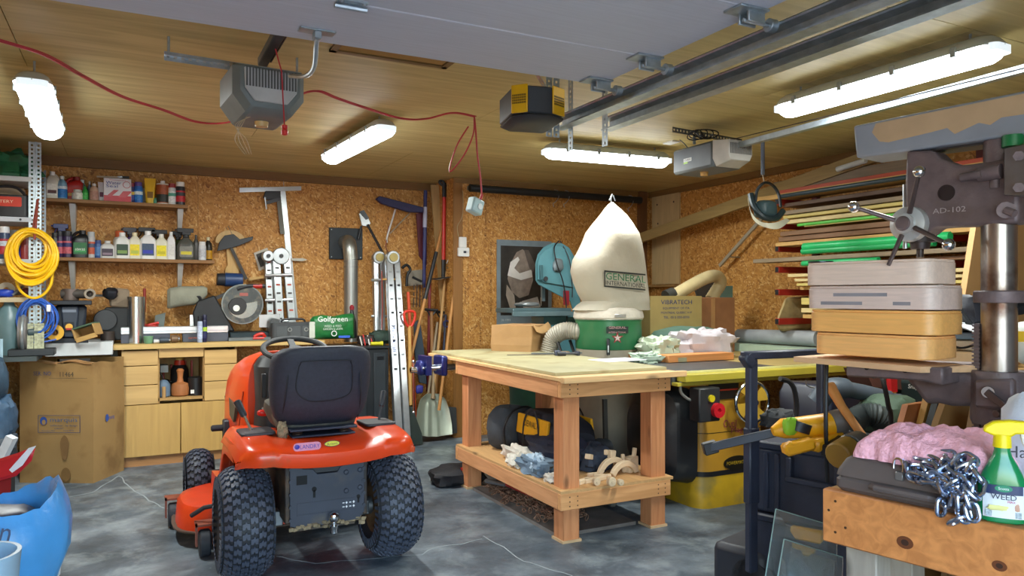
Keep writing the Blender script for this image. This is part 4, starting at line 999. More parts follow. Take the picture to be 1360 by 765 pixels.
# --- bottle kinds. Each is built standing at the origin, facing -y
def cyl_label(b,r,z0,z1,a0=200,a1=340,n=10,d=.0008,c=(0,0),sy=1):
    pts=[R(a0+(a1-a0)*i/n)for i in range(n+1)];k=len(b.v)
    vs=[(c[0]+cos(a)*(r+d),c[1]+sin(a)*(r+d)*sy,z)for z in(z0,z1)for a in pts]
    return b.add(vs,[(i,i+1,i+n+2,i+n+1)for i in range(n)])
def container(kind,w_,h_,body,cap=None,lab=None,lab2=None,label='',cat='bottle',name=None,txt=None,txtm=None):
    r=w_/2;bm=mat(body,.35,var=.06)if isinstance(body,str)else body
    cm=(mat(cap,.4,var=.05)if isinstance(cap,str)else cap)or bm
    names={'can':'spray_can','jug':'jug','bottle':'bottle','flat':'bottle','trigger':'spray_bottle','tin':'tin_can','box':'tin_box','tube':'squeeze_tube','jar':'jar','oil':'oil_jug'}
    T=thing(name or names[kind],label,cat)
    def lb(r_,z0,z1,sy=1,m=lab,nm='label'):
        if m:
            q=B();cyl_label(q,r_,z0,z1,190,350,12,sy=sy);q.build(nm,mat(m,.5,var=.25,scale=60),T)
    if kind=='can':
        B().lathe([(r*.9,0),(r,.004),(r,h_*.74),(r*.93,h_*.80),(r*.6,h_*.84)],n=18).build('body',bm,T)
        B().lathe([(r*.86,h_*.80),(r*.88,h_*.81),(r*.86,h_*.99),(r*.78,h_)],n=18).build('cap',cm,T)
        lb(r,h_*.15,h_*.62);
        if lab2:lb(r+.0006,h_*.40,h_*.55,m=lab2,nm='label_band')
    elif kind=='tin':
        B().lathe([(r,0),(r,h_*.86),(r*.95,h_*.88),(r*.4,h_*.90)],n=20).build('body',bm,T)
        B().lathe([(r*.35,h_*.89),(r*.35,h_),(r*.3,h_)],n=14).build('cap',cm,T)
        lb(r,h_*.06,h_*.82)
        if lab2:lb(r+.0006,h_*.10,h_*.42,m=lab2,nm='label_band')
    elif kind=='jar':
        B().lathe([(r*.9,0),(r,.006),(r,h_*.68),(r*.75,h_*.78)],n=18).build('body',bm,T)
        B().lathe([(r*.72,h_*.74),(r*.72,h_*.98),(r*.66,h_)],n=18).build('cap',cm,T)
        lb(r,h_*.1,h_*.62)
    elif kind=='bottle':
        B().lathe([(r*.9,0),(r,.006),(r,h_*.62),(r*.85,h_*.74),(r*.36,h_*.86),(r*.34,h_*.9)],n=18).build('body',bm,T)
        B().lathe([(r*.42,h_*.86),(r*.42,h_*.98),(r*.38,h_)],n=14).build('cap',cm,T)
        lb(r,h_*.08,h_*.56)
        if lab2:lb(r+.0006,h_*.44,h_*.56,m=lab2,nm='label_band')
    elif kind in('flat','jug','oil'):
        d=w_*.55;rg=[]
        off={'flat':0,'jug':0,'oil':w_*.12}[kind]
        for z,k,kx in((0,.94,0),(.006,1,0),(h_*.60,1,0),(h_*.72,.90,off*.3),(h_*.82,.55,off*.9),(h_*.87,.34,off)):
            rg.append([Vector((x*k+kx,y*(k*.6+.4 if k<.9 else 1)*(1 if k>.5 else .55),z))for x,y in rr(w_,d,d*.42,4)])
        B().loft(rg).build('body',bm,T)
        B().cyl((off,0,h_*.86),(off,0,h_),w_*.19,n=14).build('cap',cm,T)
        if kind=='oil':B().tube(bez([(-w_*.38,0,h_*.62),(-w_*.36,0,h_*.80),(-w_*.12,0,h_*.93),(w_*.05,0,h_*.88)],5),w_*.09,8).build('handle',bm,T)
        if kind=='jug':B().tube(bez([(w_*.30,0,h_*.55),(w_*.40,0,h_*.75),(w_*.22,0,h_*.88),(w_*.1,0,h_*.84)],5),w_*.08,8).build('handle',bm,T)
        M=frame((0,-d/2-.0003,0),(0,-1,0))
        if lab:B().rrect(w_*.72,h_*.42,.004,0,.001,M@Matrix.Translation((0,h_*.34,0))).build('label',mat(lab,.5,var=.15,scale=60),T)
        if lab2:B().rrect(w_*.6,h_*.12,.002,.001,.0016,M@Matrix.Translation((0,h_*.26,0))).build('label_band',mat(lab2,.5),T)
    elif kind=='trigger':
        d=w_*.55;rg=[];hb_=h_*.70
        for z,k in((0,.94),(.006,1),(hb_*.62,1),(hb_*.8,.78),(hb_*.95,.36),(hb_,.32)):rg.append([Vector((x*k,y*k,z))for x,y in rr(w_,d,d*.45,4)])
        B().loft(rg).build('body',bm,T)
        z=hb_;t=B();
        t.cyl((0,0,z-.005),(0,0,z+h_*.08),w_*.2,w_*.16,12).box(-w_*.5,-.012,z+h_*.14,w_*.42,.012,z+h_*.27).box(-w_*.22,-.014,z+h_*.06,w_*.26,.014,z+h_*.16)
        tt=t.build('trigger_head',cm,T,bev=.003)
        B().tube([(-w_*.30,0,z+h_*.14),(-w_*.40,0,z+h_*.03),(-w_*.52,0,z-h_*.05)],.005,6).cyl((-w_*.5,0,z+h_*.21),(-w_*.62,0,z+h_*.21),.008,n=8).build('trigger',cm,tt)
        M=frame((0,-d/2-.0003,0),(0,-1,0))
        if lab:B().rrect(w_*.74,hb_*.46,.01,0,.001,M@Matrix.Translation((0,hb_*.36,0))).build('label',mat(lab,.5,var=.15,scale=60),T)
        if lab2:B().rrect(w_*.6,hb_*.14,.004,.001,.0016,M@Matrix.Translation((0,hb_*.30,0))).build('label_band',mat(lab2,.5),T)
    elif kind=='box':
        B().box(-w_/2,-.05,0,w_/2,.05,h_).build('body',bm,T,bev=.004)
    elif kind=='tube':
        B().loft([[Vector((x,y,z))for x,y in rr(w_*k,.05*kk,min(w_*k,.05*kk)*.45,3)]for z,k,kk in((0,.72,1),(.02,.74,1),(h_*.5,.9,.8),(h_*.93,1,.12),(h_,1,.1))]).build('body',bm,T)
        if lab:B().rrect(w_*.5,h_*.25,.004,0,.0012,frame((0,-.024,h_*.35),(0,-1,.12))).build('label',mat(lab,.5),T)
    if txt:
        s0={'oil':.30,'flat':.34,'jug':.34,'trigger':.25,'tin':.55,'can':.4}.get(kind,.4)
        dd=w_*.55/2 if kind in('flat','jug','oil','trigger')else r
        B().text(txt,frame((0,-dd-.001,h_*s0),(0,-1,0)),w_*.5,h_*.09,.0012).build('lettering',mat(txtm or 'f0f0ec',.5),T)
    return T
def place(kind,x0,x1,ytop,z,yw,**k):
    """stand it on the shelf whose top is at z, with its left/right edges and top where the photo has them"""
    c=P((x0+x1)/2,ytop,Y=yw);t=dep(c);w_=(x1-x0)*t/FPX/(.89);h_=P((x0+x1)/2,ytop,Y=yw).z-z
    T=container(kind,w_*.98,h_,**k);T['group']=GRP.get(round(z,4),'bottles and cans on the counter');T.location=(c.x,yw,z);ROOTM[T.name]=Matrix.Translation(T.location)
    return T
GRP={round(zU,4):'bottles and cans on the upper wall shelf',round(zL,4):'bottles and cans on the lower wall shelf'}
yf=YB-.18;yb2=YB-.085
place('jug',62,77,228,zU,yf,body='d9d3c0',cap='ecebe4',lab='e8e4d6',lab2='5a2f2a',label='large cream jug with dark label band, first on the upper shelf')
place('bottle',77,88,234,zU,yf,body='7fa6bd',cap='e8e8e6',lab='2372b4',lab2='d7e2ea',label='blue-labelled bottle with white cap next to the cream jug')
place('oil',88,109,235,zU,yb2,body='b01f1c',cap='8e1a18',lab='c8341c',lab2='d8a030',label='red jug with red handle behind the small white jar')
place('jar',97,109,252,zU,yf,body='d5d2c6',cap='c8c6bc',lab='dcd9ca',label='small white jar standing before the red jug')
place('bottle',105,114,239,zU,yb2,body='6f7f6c',cap='d8d8d2',label='grey-green bottle with white cap behind the green one')
place('bottle',110,116.5,248,zU,yf,body='2e9a3c',cap='2e9a3c',lab='49b552',label='slim bright green bottle on the upper shelf')
place('bottle',116.5,122,241,zU,yb2,body='6c7684',cap='d5d5d3',label='slim grey bottle with a white cap, left of the pink one')
place('bottle',120,130,244,zU,yf,body='c9a58c',cap='dcdcd8',lab='b98d7a',label='pinkish beige bottle with white cap on the upper shelf')
place('tube',131,139,242,zU,yf,body='cfcdd0',lab='5b1c3c',label='white squeeze tube with a dark red mark beside the white-red tin')
TN=place('box',141.5,171,238,zU,yf,body='d6d4d6',label='white and red rectangular tin of wood sealer on the upper shelf',cat='tin')
cw=(171-141.5)*dep(TN.location)/FPX/.89*.98;chh=P(156,238,Y=yf).z-zU
M=frame((0,-.0505,0),(0,-1,0))
B().box(-cw*.49,0,0,cw*.49,chh*.26,.0008,M).build('red_label_band',mat('c0323c',.4),TN)
B().prism([(-cw*.40,chh*.22),(-cw*.22,chh*.22),(cw*.05,chh*.50),(-cw*.13,chh*.50)],.0008,.0014,M).prism([(cw*.02,chh*.20),(cw*.3,chh*.2),(cw*.49,chh*.42),(cw*.49,chh*.48),(cw*.2,chh*.46)],.0008,.0014,M).build('red_stripe',mat('c4555a',.4),TN)
B().text('Thompsons',M@Matrix.Translation((-.0,chh*.92,0)),cw*.6,chh*.06,.0012).build('lettering',mat('b8303a',.4),TN)
B().text('Water',M@Matrix.Translation((-cw*.14,chh*.80,0)),cw*.55,chh*.13,.0012).text('Seal',M@Matrix.Translation((-cw*.20,chh*.66,0)),cw*.42,chh*.12,.0012).build('lettering',mat('1f3f92',.4),TN)
B().ring(cw*.12,cw*.14,.0008,.0016,M@Matrix.Translation((cw*.33,chh*.74,0))).build('round_logo',mat('b8303a',.4),TN)
q=Vector(TN.location)
T=thing('paint_brush','old paint brush lying on top of the white-red sealer tin','brush',(q.x,q.y,zU+chh))
B().beam((-.15,0,.010),(.0,0,.016),.024,.012).build('handle',mat('b9a98e',.6),T);B().beam((.0,0,.016),(.035,0,.018),.034,.014).build('ferrule',STEEL,T);B().beam((.035,0,.018),(.085,0,.020),.036,.016).build('bristles',BLACK,T)
place('can',171.5,178.5,243,zU,yf,body='2c2f62',cap='8c1f2a',lab='3a3f86',lab2='c8a52c',label='dark blue spray can with red cap beside the sealer tin')
place('can',179,188.5,242,zU,yf,body='1f62b2',cap='5a3f86',lab='2a7cc8',lab2='d8e8f0',label='bright blue spray can with purple cap on upper shelf')
place('tube',189,193.5,250,zU,yb2,body='c9c9bc',label='narrow pale tube squeezed between blue can and yellow tube')
place('tube',193,205.5,237,zU,yf,body='d9ae1e',lab='7d5c1c',label='tall yellow squeeze tube standing upside down on upper shelf')
place('jar',203,209.5,263,zU,yf,body='3d8a6c',cap='3d8a6c',label='tiny green jar beside the yellow squeeze tube')
place('tin',209,223,240.5,zU,yf,body='d9d4c8',cap='e4e2dc',lab='9c4c22',lab2='20271f',label='round tin with a white cap and orange-black label',cat='tin')
place('can',223,233,244,zU,yf,body='c9cdca',cap='8f1f22',lab='dcdedc',lab2='4fa089',label='white spray can with red cap, second from the right end')
place('can',234,245,242,zU,yf,body='2d2f33',cap='e4e3df',lab='b3202a',lab2='33363a',label='red and black spray can with white cap, last on the upper shelf')
# lower shelf
place('can',69,77,309,zL,yf,body='4b4a44',cap='3a3a38',lab='77756a',label='dark grey spray can at left end of the lower shelf')
place('trigger',73,90,296,zL,yb2,body='56407a',cap='30386f',label='purple spray bottle with blue trigger behind two cans',cat='spray bottle')
for x0,x1,lb_ in((75.5,83.5,'left one of two matching dark spray cans with pink labels'),(84,95,'right one of two matching dark spray cans, pink labels')):
    place('can',x0,x1,307,zL,yf,body='3b2b4f',cap='343539',lab='c8606c',lab2='35336b',label=lb_,cat='spray can')
place('oil',97,116.5,306,zL,yf,body='17191b',cap='1f2022',lab='1d6b35',lab2='2f9a4c',label='black motor oil jug with a green label',cat='oil jug',txt='10W30')
place('can',116.5,125.5,308,zL,yf,body='b9b6b4',cap='b3b6b8',lab='bf5636',lab2='46506a',label='spray can with grey cap and orange band right of oil jug')
place('can',126,134,319,zL,yf,body='34568e',cap='3c4a7a',lab='4a78ac',label='small blue spray can on the lower shelf')
place('flat',134.5,151,320,zL,yf,body='c9c9c6',cap='d5d5d2',lab='3a2d3f',lab2='8a7686',label='squat white bottle with a dark purple label')
place('jar',152,166,307,zL,yb2,body='dcd8d0',cap='d0643a',label='white tub with orange lid behind the white bottles')
place('flat',154,171,309,zL,yf,body='e2e2dd',cap='f0efea',lab='27412f',lab2='7a9c4e',label='white bottle with dark green label, leftmost of the white ones')
place('trigger',165,181,301,zL,yb2,body='5a3780',cap='2b2630',label='purple bottle with black trigger behind the yellow-label bottle',cat='spray bottle')
place('flat',172,186,309,zL,yf,body='dfdcc6',cap='ded6ae',lab='e8d41e',lab2='b8c44c',label='cream bottle with a bright yellow label at its left')
place('trigger',186,206,301,zL,yb2,body='3b3f44',cap='1b1c1f',label='spray bottle with black trigger behind the blue-label bottle',cat='spray bottle')
place('flat',187.5,205.5,307,zL,yf,body='e6e6e4',cap='f2f2ef',lab='3b4f6a',lab2='2b37b0',label='white bottle with blue label in the lower row middle')
place('trigger',203,222,304,zL,yb2,body='5d5a4c',cap='1d1d20',label='grey spray bottle with black trigger, third trigger head',cat='spray bottle')
place('flat',207,221.5,311,zL,yf,body='dcdac4',cap='e6e4d8',lab='e6d820',lab2='c8bf20',label='cream bottle with yellow label, right of the blue-label one')
place('flat',222.5,232,308,zL,yf,body='dedede',cap='ebebe8',lab='d3d3cf',label='narrow plain white bottle left of round-label sprayer')
place('trigger',229,244,306,zL,yb2,body='44562f',cap='202225',label='green spray bottle mostly hidden behind the plain white bottle',cat='spray bottle')
TG=place('trigger',237,257,302,zL,yf,body='4b4c46',cap='2a2b2d',lab='77776f',lab2='c8bc2e',label='dark grey spray bottle with a round badge-like label',cat='spray bottle')
place('bottle',257,263.5,312,zL,yf,body='3d3b38',cap='2a2a2a',label='slim dark bottle right of the round-label sprayer')
place('can',264,273,321,zL,yf,body='c9cbce',cap='dcdcdc',lab='b8bcc2',label='short white can near the right end of lower shelf')
place('bottle',272,281,315,zL,yb2,body='1f1e1b',cap='d6c9a2',lab='c8921c',lab2='2a2620',label='black and amber bottle, last on the lower shelf')
# ---------------- counter cabinet
CF=YC
def cx(px):return P(px,540,Y=CF).x
def cz(py,px=200):return P(px,py,Y=CF).z
CT=cz(456.5,199)
MAP=wood('c9a468','x',dark='a47c40',contrast=.3,scale=.5,knots=False,rough=.45)
MAPP=wood('c09a58','z',dark='a47c40',contrast=.25,scale=.5,knots=False,rough=.45)
x0,x1,xm0,xm1=cx(161),cx(315),cx(210.5),cx(271);xe=cx(240)
K=thing('base_cabinet','maple base cabinet with drawers, doors and an open niche','cabinet',((x0+x1)/2,CF+.25,0))
zt=CT-.04;zk=cz(606);zd=cz(537);z_n0=cz(528,240)
b=B().box(x0,CF+.02,zk,x0+.018,YB-.01,zt).box(x1-.018,CF+.02,zk,x1,YB-.01,zt).box(x0,CF+.02,zk,x1,YB-.01,zk+.018).box(x0,YB-.03,zk,x1,YB-.01,zt)
b.box(xm0-.01,CF+.02,zd,xm0+.008,YB-.05,zt).box(xm1-.008,CF+.02,zd,xm1+.01,YB-.05,zt).box(xm0,CF+.02,z_n0-.02,xm1,YB-.05,z_n0)
b.build('carcass',wood('b08a52','z',knots=False,contrast=.2),K,w=True)
B().box(x0,CF+.03,.0,x1,CF+.05,zk).build('plinth',wood('a9794a','x'),K,w=True)
def front(name,a,c,z0,z1,m=MAP):B().box(a+.003,CF,z0+.003,c-.003,CF+.02,z1-.003).build(name,m,K,w=True,bev=.002)
for a,c in((cz(485.5),cz(465)),(cz(511),cz(485.5)),(zd,cz(511))):front('drawer_front',x0,xm0,a,c)
for a,c in((cz(483.5,290),cz(464,290)),(cz(506,290),cz(483.5,290)),(zd,cz(506,290))):front('drawer_front',xm1,x1,a,c)
front('drawer_front',xm0,xm1,cz(475,240),zt)
front('cabinet_door',x0,xe,zk,zd,MAPP);front('cabinet_door',xe,x1,zk,zd,MAPP)
K2=thing('countertop','long pale plywood countertop along the back wall','countertop',(.3,6.8,CT))
cr=P(430,452,Y=CF).x
B().box(P(113,462,Y=CF-.03).x,CF-.03,CT-.04,cr,YB-.012,CT).build('slab',wood('b89a5c','x',dark='8a6c38',scale=.7,contrast=.3),K2,w=True,bev=.003)
B().box(P(113,462,Y=CF-.03).x,CF-.034,CT-.04,cr,CF-.03,CT-.004).build('front_edge',wood('c8a86a','x'),K2,w=True)
# niche things
def nx(px):return P(px,515,Y=CF+.15).x
NZ=z_n0
def simple(name,b,m,lab,cat,o,**k):return one(b,name,m,lab,cat,o=o,**k)
x=nx(239)
T=thing('wooden_mallet','turned brown wooden mallet standing in the cabinet niche','mallet',(x,CF+.12,NZ))
B().lathe([(.05,0),(.066,.01),(.070,.06),(.062,.10),(.03,.115)],n=20).build('head',wood('a4673a','z',knots=False),T)
B().lathe([(.028,.11),(.020,.15),(.024,.19),(.03,.21),(.018,.225)],n=16).build('handle',wood('b5713f','z',knots=False),T)
T=thing('black_canister','black cylinder canister at right in the cabinet niche','canister',(nx(260),CF+.13,NZ))
B().lathe([(.06,0),(.064,.004),(.064,.145),(.058,.15)],n=22).build('body',mat('1c1d20',.35),T);B().box(-.045,-.0665,.02,-.018,-.062,.05).build('sticker',WHITE,T)
T=thing('router','black and red electric router standing behind the wooden mallet','power tool',(nx(240),CF+.30,NZ))
B().lathe([(.07,0),(.07,.02),(.05,.05),(.07,.12),(.07,.20),(.05,.24),(.02,.25)],n=20).build('body',BLACK,T);B().lathe([(.045,.24),(.04,.28),(.02,.285)],n=14).build('top_cap',mat('c43a24',.4),T);B().lathe([(.03,.28),(.03,.30),(.01,.31)],n=14).build('cap_disc',mat('d9b560',.5),T)
for s in(-1,1):B().sph((s*.10,0,.10),.025,10).cyl((s*.06,0,.1),(s*.1,0,.1),.01,n=8).build('side_knob',BLACK,T)
T=thing('glue_bottle','blue-grey jug with a wooden stick at left in the niche','jug',(nx(217),CF+.10,NZ))
B().lathe([(.04,0),(.05,.01),(.05,.10),(.03,.13),(.015,.14)],n=18).build('body',mat('5c7186',.5),T);B().tube([(.0,-.06,.0),(.0,-.055,.09)],.014,8).build('stick',wood('b08a58','z',knots=False),T)
B().tube(bez([(0,0,.14),(-.02,.0,.19),(-.05,.02,.24),(-.05,.1,.28)],5),.005,6).build('hose',BLACK,T)
T=thing('red_clamp','pair of red clamp handles hanging at the right back of the niche','clamp',(nx(252),CF+.38,NZ+.12))
for dx in(-.02,.03):B().box(dx-.008,-.01,-.02,dx+.008,.01,.15).build('red_handle',RED,T,bev=.003)
T=thing('red_clamp','pair of red clamp handles at the left back of the niche','clamp',(nx(224),CF+.38,NZ+.10))
for dx in(-.03,.03):B().box(dx-.007,-.01,0,dx+.007,.01,.14).build('red_handle',RED,T,bev=.003)
one(B().box(nx(213),CF+.2,NZ+.19,nx(224),CF+.35,NZ+.25),'small_box',mat('aab4b6',.5),'small pale box tucked high at left in the niche','box',o=(nx(218),CF+.27,NZ+.19),bev=.003)
# ---------------- on the counter
def CP(px,yw):return P(px,440,Y=yw).x
q=P(181,455,Z=CT)
hh=P(181,394,Y=6.78).z-CT
T=thing('metal_flashing_roll','upright shiny roll of aluminium flashing on the counter','roll',(CP(181,6.72),6.72,CT))
B().lathe([(.066,0),(.066,.01)]+[(.066,z)for z in(.1,.2)]+[(.066,hh),(.058,hh),(.058,.0)],n=30).build('roll',mat('c9d0d4',.22,.95,var=.05,scale=60,stretch=(1,1,.05)),T)
B().box(-.0005,-.0685,.0,.004,-.066,hh).build('outer_edge',GALV,T)
# tool fence in its box: white rail on dark grey
xa,xb=CP(160,6.70),CP(303,6.70);zf0,zf1=P(230,452,Y=6.70).z,P(230,433.5,Y=6.70).z
T=thing('miter_saw_stand_rail','long silver-white rail with dark grey ends lying on the counter','rail',((xa+xb)/2,6.72,CT))
h_=zf1-CT
B().box(xa,6.68,CT+h_*.55,xb,6.76,CT+h_).build('silver_rail',mat('d6dade',.25,.5),T,w=True,bev=.006)
B().box(xa,6.679,CT+h_*.70,xb,6.681,CT+h_*.74).build('groove',mat('8f979f',.4,.5),T,w=True)
for a,c in((160,183),(190,226),(242,303)):
    B().box(CP(a,6.7)+.002,6.685,CT,CP(c,6.7),6.755,CT+h_*.55).build('grey_housing',mat('4a4f5c',.5),T,w=True,bev=.004)
B().text('CRAFTSMAN',frame((CP(256,6.7),6.6845,CT+h_*.25),(0,-1,0)),.07,.014,.001).build('lettering',mat('c8664a',.5),T,w=True)
place('can',262.5,268.5,420,CT,6.60,body='aab8d0',cap='20242c',lab='b8c4dc',label='pale blue tall aerosol can with black cap on the counter',cat='spray can')
place('can',269,274.5,418,CT,6.62,body='1c1f44',cap='191c3c',lab='222650',lab2='a8c83a',label='navy aerosol can with yellow-green band on the counter',cat='spray can')
T=thing('miter_saw','sliding miter saw with round blade guard and blue motor','saw',(CP(322,6.85),6.85,CT))
def mp(px,py,y=6.85):return P(px,py,Y=y)
c0=mp(322,404);rad=26*dep(c0)/FPX
gm=frame(c0,(0,-1,0))
B().prism([(rad*cos(a),rad*sin(a))for a in[2*pi*i/40 for i in range(40)]],-.022,.010,gm).build('blade_guard',mat('4c5052',.25,.2,dirt='6f6a60',dscale=20),T,w=True,bev=.004)
B().ring(rad*.96,rad*1.02,-.026,.014,gm,40).build('guard_rim',mat('7d8382',.25,.4),T,w=True)
B().prism([(rad*.72*cos(a),rad*.72*sin(a))for a in[R(190+k*13)for k in range(15)]]+[(0,0)],.010,.013,gm).build('blade',mat('9a9c9a',.25,.9),T,w=True)
B().prism([(rad*.44*cos(a)-rad*.25,rad*.44*sin(a)-rad*.1)for a in[2*pi*i/24 for i in range(24)]],.01,.035,gm).build('hub_cover',mat('2c2e31',.4),T,w=True,bev=.004)
B().prism([(rad*.16*cos(a)-rad*.32,rad*.16*sin(a)-rad*.2)for a in[2*pi*i/16 for i in range(16)]],.035,.045,gm).build('arbor_bolt',CHROME,T,w=True)
B().rrect(.07,.028,.004,.010,.012,gm@Matrix.Translation((.01,rad*.5,0))).build('red_label',mat('a05a52',.5),T,w=True)
m0,m1=mp(288,371,6.9),mp(322,372,6.9)
B().cyl(m0,m0.lerp(m1,.32),.052,.056,18).build('motor_cap',mat('20242c',.5),T,w=True,bev=.004)
B().cyl(m0.lerp(m1,.3),m1,.060,.058,20).build('motor',mat('1f3a66',.4),T,w=True,bev=.004)
B().tube(bez([mp(315,384),mp(330,380),mp(352,380)],5),.020,10).build('handle',mat('26282c',.5),T,w=True)
B().tube([mp(336,380),mp(348,380)],.021,10).build('trigger_grip',RED,T,w=True)
a=B().loft([[mp(262,400,y),mp(285,392,y),mp(300,420,y),mp(312,440,y),mp(258,440,y),mp(256,415,y)]for y in(6.80,6.92)]);a.build('arm',mat('2b2d30',.45,.3),T,w=True,bev=.01)
B().beam(mp(265,405,6.86),mp(325,380,6.86),.03,.03).build('slide_tube',mat('222427',.4),T,w=True)
B().cyl(mp(262,398),mp(268,384,7.0),.035,n=14).cyl(mp(280,396),mp(284,410),.03,n=12).build('pivot',mat('303236',.5),T,w=True)
B().box(mp(303,440).x,6.72,CT,mp(372,440).x,6.98,CT+.07).build('base_table',mat('27353a',.5,.3),T,w=True,bev=.008)
B().box(mp(300,440).x,6.66,CT,mp(366,440).x,6.72,CT+.03).build('base_edge',mat('707a7e',.35,.6),T,w=True,bev=.003)
for a_,c_ in((252,296),(344,372)):
    b=B().loft([[mp(a_,435,y),mp(c_+6 if a_<300 else c_,435,y),mp(c_+6 if a_<300 else c_,428,y),mp(c_-10 if a_<300 else c_,417,y),mp(a_,418,y)]for y in(6.82,6.845)])
    b.build('fence',mat('d4d6da',.25,.7),T,w=True,bev=.002)
# dust bag at the saw
b=B();rg=[]
for px,yt,yb_,dd in((222,385,409,.02),(226,382,410,.05),(240,380,407,.07),(258,380,405,.07),(270,380,398,.05),(275,382,392,.03)):
    a_,c_=mp(px,yt,6.9),mp(px,yb_,6.9);m_=(a_+c_)/2;hh_=(a_-c_).length/2
    rg.append([m_+Vector((0,dd*cos(w1),hh_*math.copysign(abs(sin(w1))**.6,sin(w1))))for w1 in[2*pi*i/14 for i in range(14)]])
b.loft(rg).build('dust_bag',mat('8f9080',.85,bump=.3),T,w=True)
# clutter between
T=thing('c_clamp','red plastic spring clamp lying by the saw, right of rail','clamp',(CP(345,6.55),6.66,CT))
B().tube(bez([(-.03,0,.03),(0,0,.05),(.04,0,.055),(.06,.01,.03)],5),.014,8).tube(bez([(-.04,0,.02),(0,0,.02),(.05,0,.02)],4),.010,8).build('jaws',mat('c4281e',.4),T)
T=thing('spring_clamp','red spring clamp on the rail near the silver roll','clamp',(CP(202,6.78),6.80,CT+h_*0))
zr=P(202,430,Y=6.8).z-CT
B().blob((0,0,zr*.5),(.10,.06,zr),.2,3,14,5).build('clutter_body',mat('a52a22',.5),T)
B().tube([(-.05,0,zr*.9),(.05,-.01,zr*1.05)],.012,8).build('red_handle',mat('c4281e',.4),T)
simple('cutting_oil_tube',B().loft([[P(px,py,Y=7.0)for px,py in((204,449),(216,449),(220,415),(206,419))],[P(px,py,Y=7.04)for px,py in((204,449),(216,449),(220,415),(206,419))]]),mat('707a76',.5),'grey pouch propped behind the silver-white rail','pouch',o=tuple(P(210,436,Y=7.0)))
T=thing('screwdriver','tall red-handled tool standing behind the silver roll','screwdriver',(CP(192,6.98),6.98,CT))
zz=P(192,383,Y=6.98).z-CT;B().cyl((0,0,zz*.55),(0,0,zz),.010,.012,10).build('red_handle',mat('8e2420',.4),T);B().cyl((0,0,0),(0,0,zz*.56),.005,n=8).build('shaft',STEEL,T)
# green cutting things on counter edge
T=thing('small_mug','small pale green pot on the counter right of silver roll','pot',(CP(197,6.62),6.62,CT))
B().lathe([(.026,0),(.032,.01),(.036,.06),(.030,.06),(.024,.01)],n=16).build('body',mat('6f9a78',.5),T)
for i,(px,w_,h2,c_,nm,lb_)in enumerate(((208,.045,.035,'d9dce0','metal_fitting','small bright metal fitting lying on the counter edge'),(218,.07,.05,'4a5560','drill_chuck','dark grey chuck lying on the counter before the rail'),(232,.05,.065,'7d6650','pipe_fitting','brown round fitting standing on the counter before the rail'))):
    T=thing(nm,lb_,'fitting',(CP(px,6.62),6.62,CT))
    B().cyl((-w_/2,0,h2/2),(w_/2,0,h2/2),h2/2,h2*.42,14).build('barrel',mat(c_,.4,.4),T,bev=.003)
    B().cyl((w_/2,0,h2/2),(w_/2+.012,0,h2/2),h2*.28,n=12).build('stub',STEEL,T)
# grinder / black machine with beige top at px 130-172
T=thing('bench_machine','black bench machine under a beige cover, left of silver roll','machine',(CP(152,6.86),6.86,CT))
def bm_(px,py,y=6.86):return P(px,py,Y=y)
B().loft([[bm_(135,452,y),bm_(172,452,y),bm_(172,408,y),bm_(140,408,y),bm_(134,420,y)]for y in(6.80,7.0)]).build('body',mat('26282b',.5),T,w=True,bev=.01)
B().cyl(bm_(140,425,6.76),bm_(140,425,6.84),.085,n=24).build('wheel_guard',mat('2f3236',.5),T,w=True,bev=.006)
B().loft([[bm_(146,408,y),bm_(172,410,y),bm_(172,384,y),bm_(150,382,y),bm_(144,394,y)]for y in(6.80,6.98)]).build('beige_cover',mat('8a7a66',.8,bump=.3),T,w=True,bev=.015)
B().cyl(bm_(120,392,6.82),bm_(142,393,6.86),.010,n=8).build('crank_rod',STEEL,T,w=True)
B().blob((0,0,0),(.10,.08,.09),.4,4,14,3,M=Matrix.Translation(bm_(147,390,6.78))).build('dark_chuck',mat('2c2e34',.4,.5),T,w=True)
B().cyl(bm_(143,452,6.70),bm_(143,440,6.70),.05,n=18).build('drum',mat('3c3430',.5,.3),T,w=True)
# ---------------- oscillating sander on a white stand, wood box
SX0=6.50
def sp(px,py,y=SX0):return P(px,py,Y=y)
zs=sp(95,455).z
T=thing('white_stand','white table edge with dark angle frame behind the big carton','table',(sp(110,465).x,SX0+.2,0))
B().box(sp(60,460).x,SX0-.02,zs-.10,sp(150,460).x,SX0+.55,zs).build('white_top',mat('c9ced0',.5),T,w=True,bev=.004)
for px in(66,145):
    B().box(sp(px,460).x,SX0+.48,0,sp(px,460).x+.05,SX0+.53,zs-.1).build('leg',mat('8f9596',.5),T,w=True)
B().box(sp(77,460).x,SX0-.05,zs-.14,sp(120,460).x,SX0-.024,zs-.12).box(sp(77,460).x,SX0-.05,zs-.30,sp(80,460).x,SX0-.024,zs-.12).build('angle_iron',mat('3a3634',.5,.4),T,w=True)
T=thing('spindle_sander','dark blue-grey spindle sander with a yellow and red switch','sander',(sp(97,455).x,SX0+.12,zs))
NB=mat('2a3342',.45,var=.1)
def trap(p0,p1,p2,p3,ya,yb_):return B().loft([[sp(p0[0],p0[1],y),sp(p1[0],p1[1],y),sp(p2[0],p2[1],y),sp(p3[0],p3[1],y)]for y in(ya,yb_)])
trap((68,456),(118,456),(116,449),(70,449),6.48,6.86).build('base',mat('1b202b',.5),T,w=True,bev=.004)
trap((76,450),(112,450),(116,405),(72,405),6.54,6.84).build('cabinet',mat('1c2330',.5),T,w=True,bev=.02)
trap((84,449),(102,449),(105,406),(80,406),6.50,6.60).build('front_column',NB,T,w=True,bev=.012)
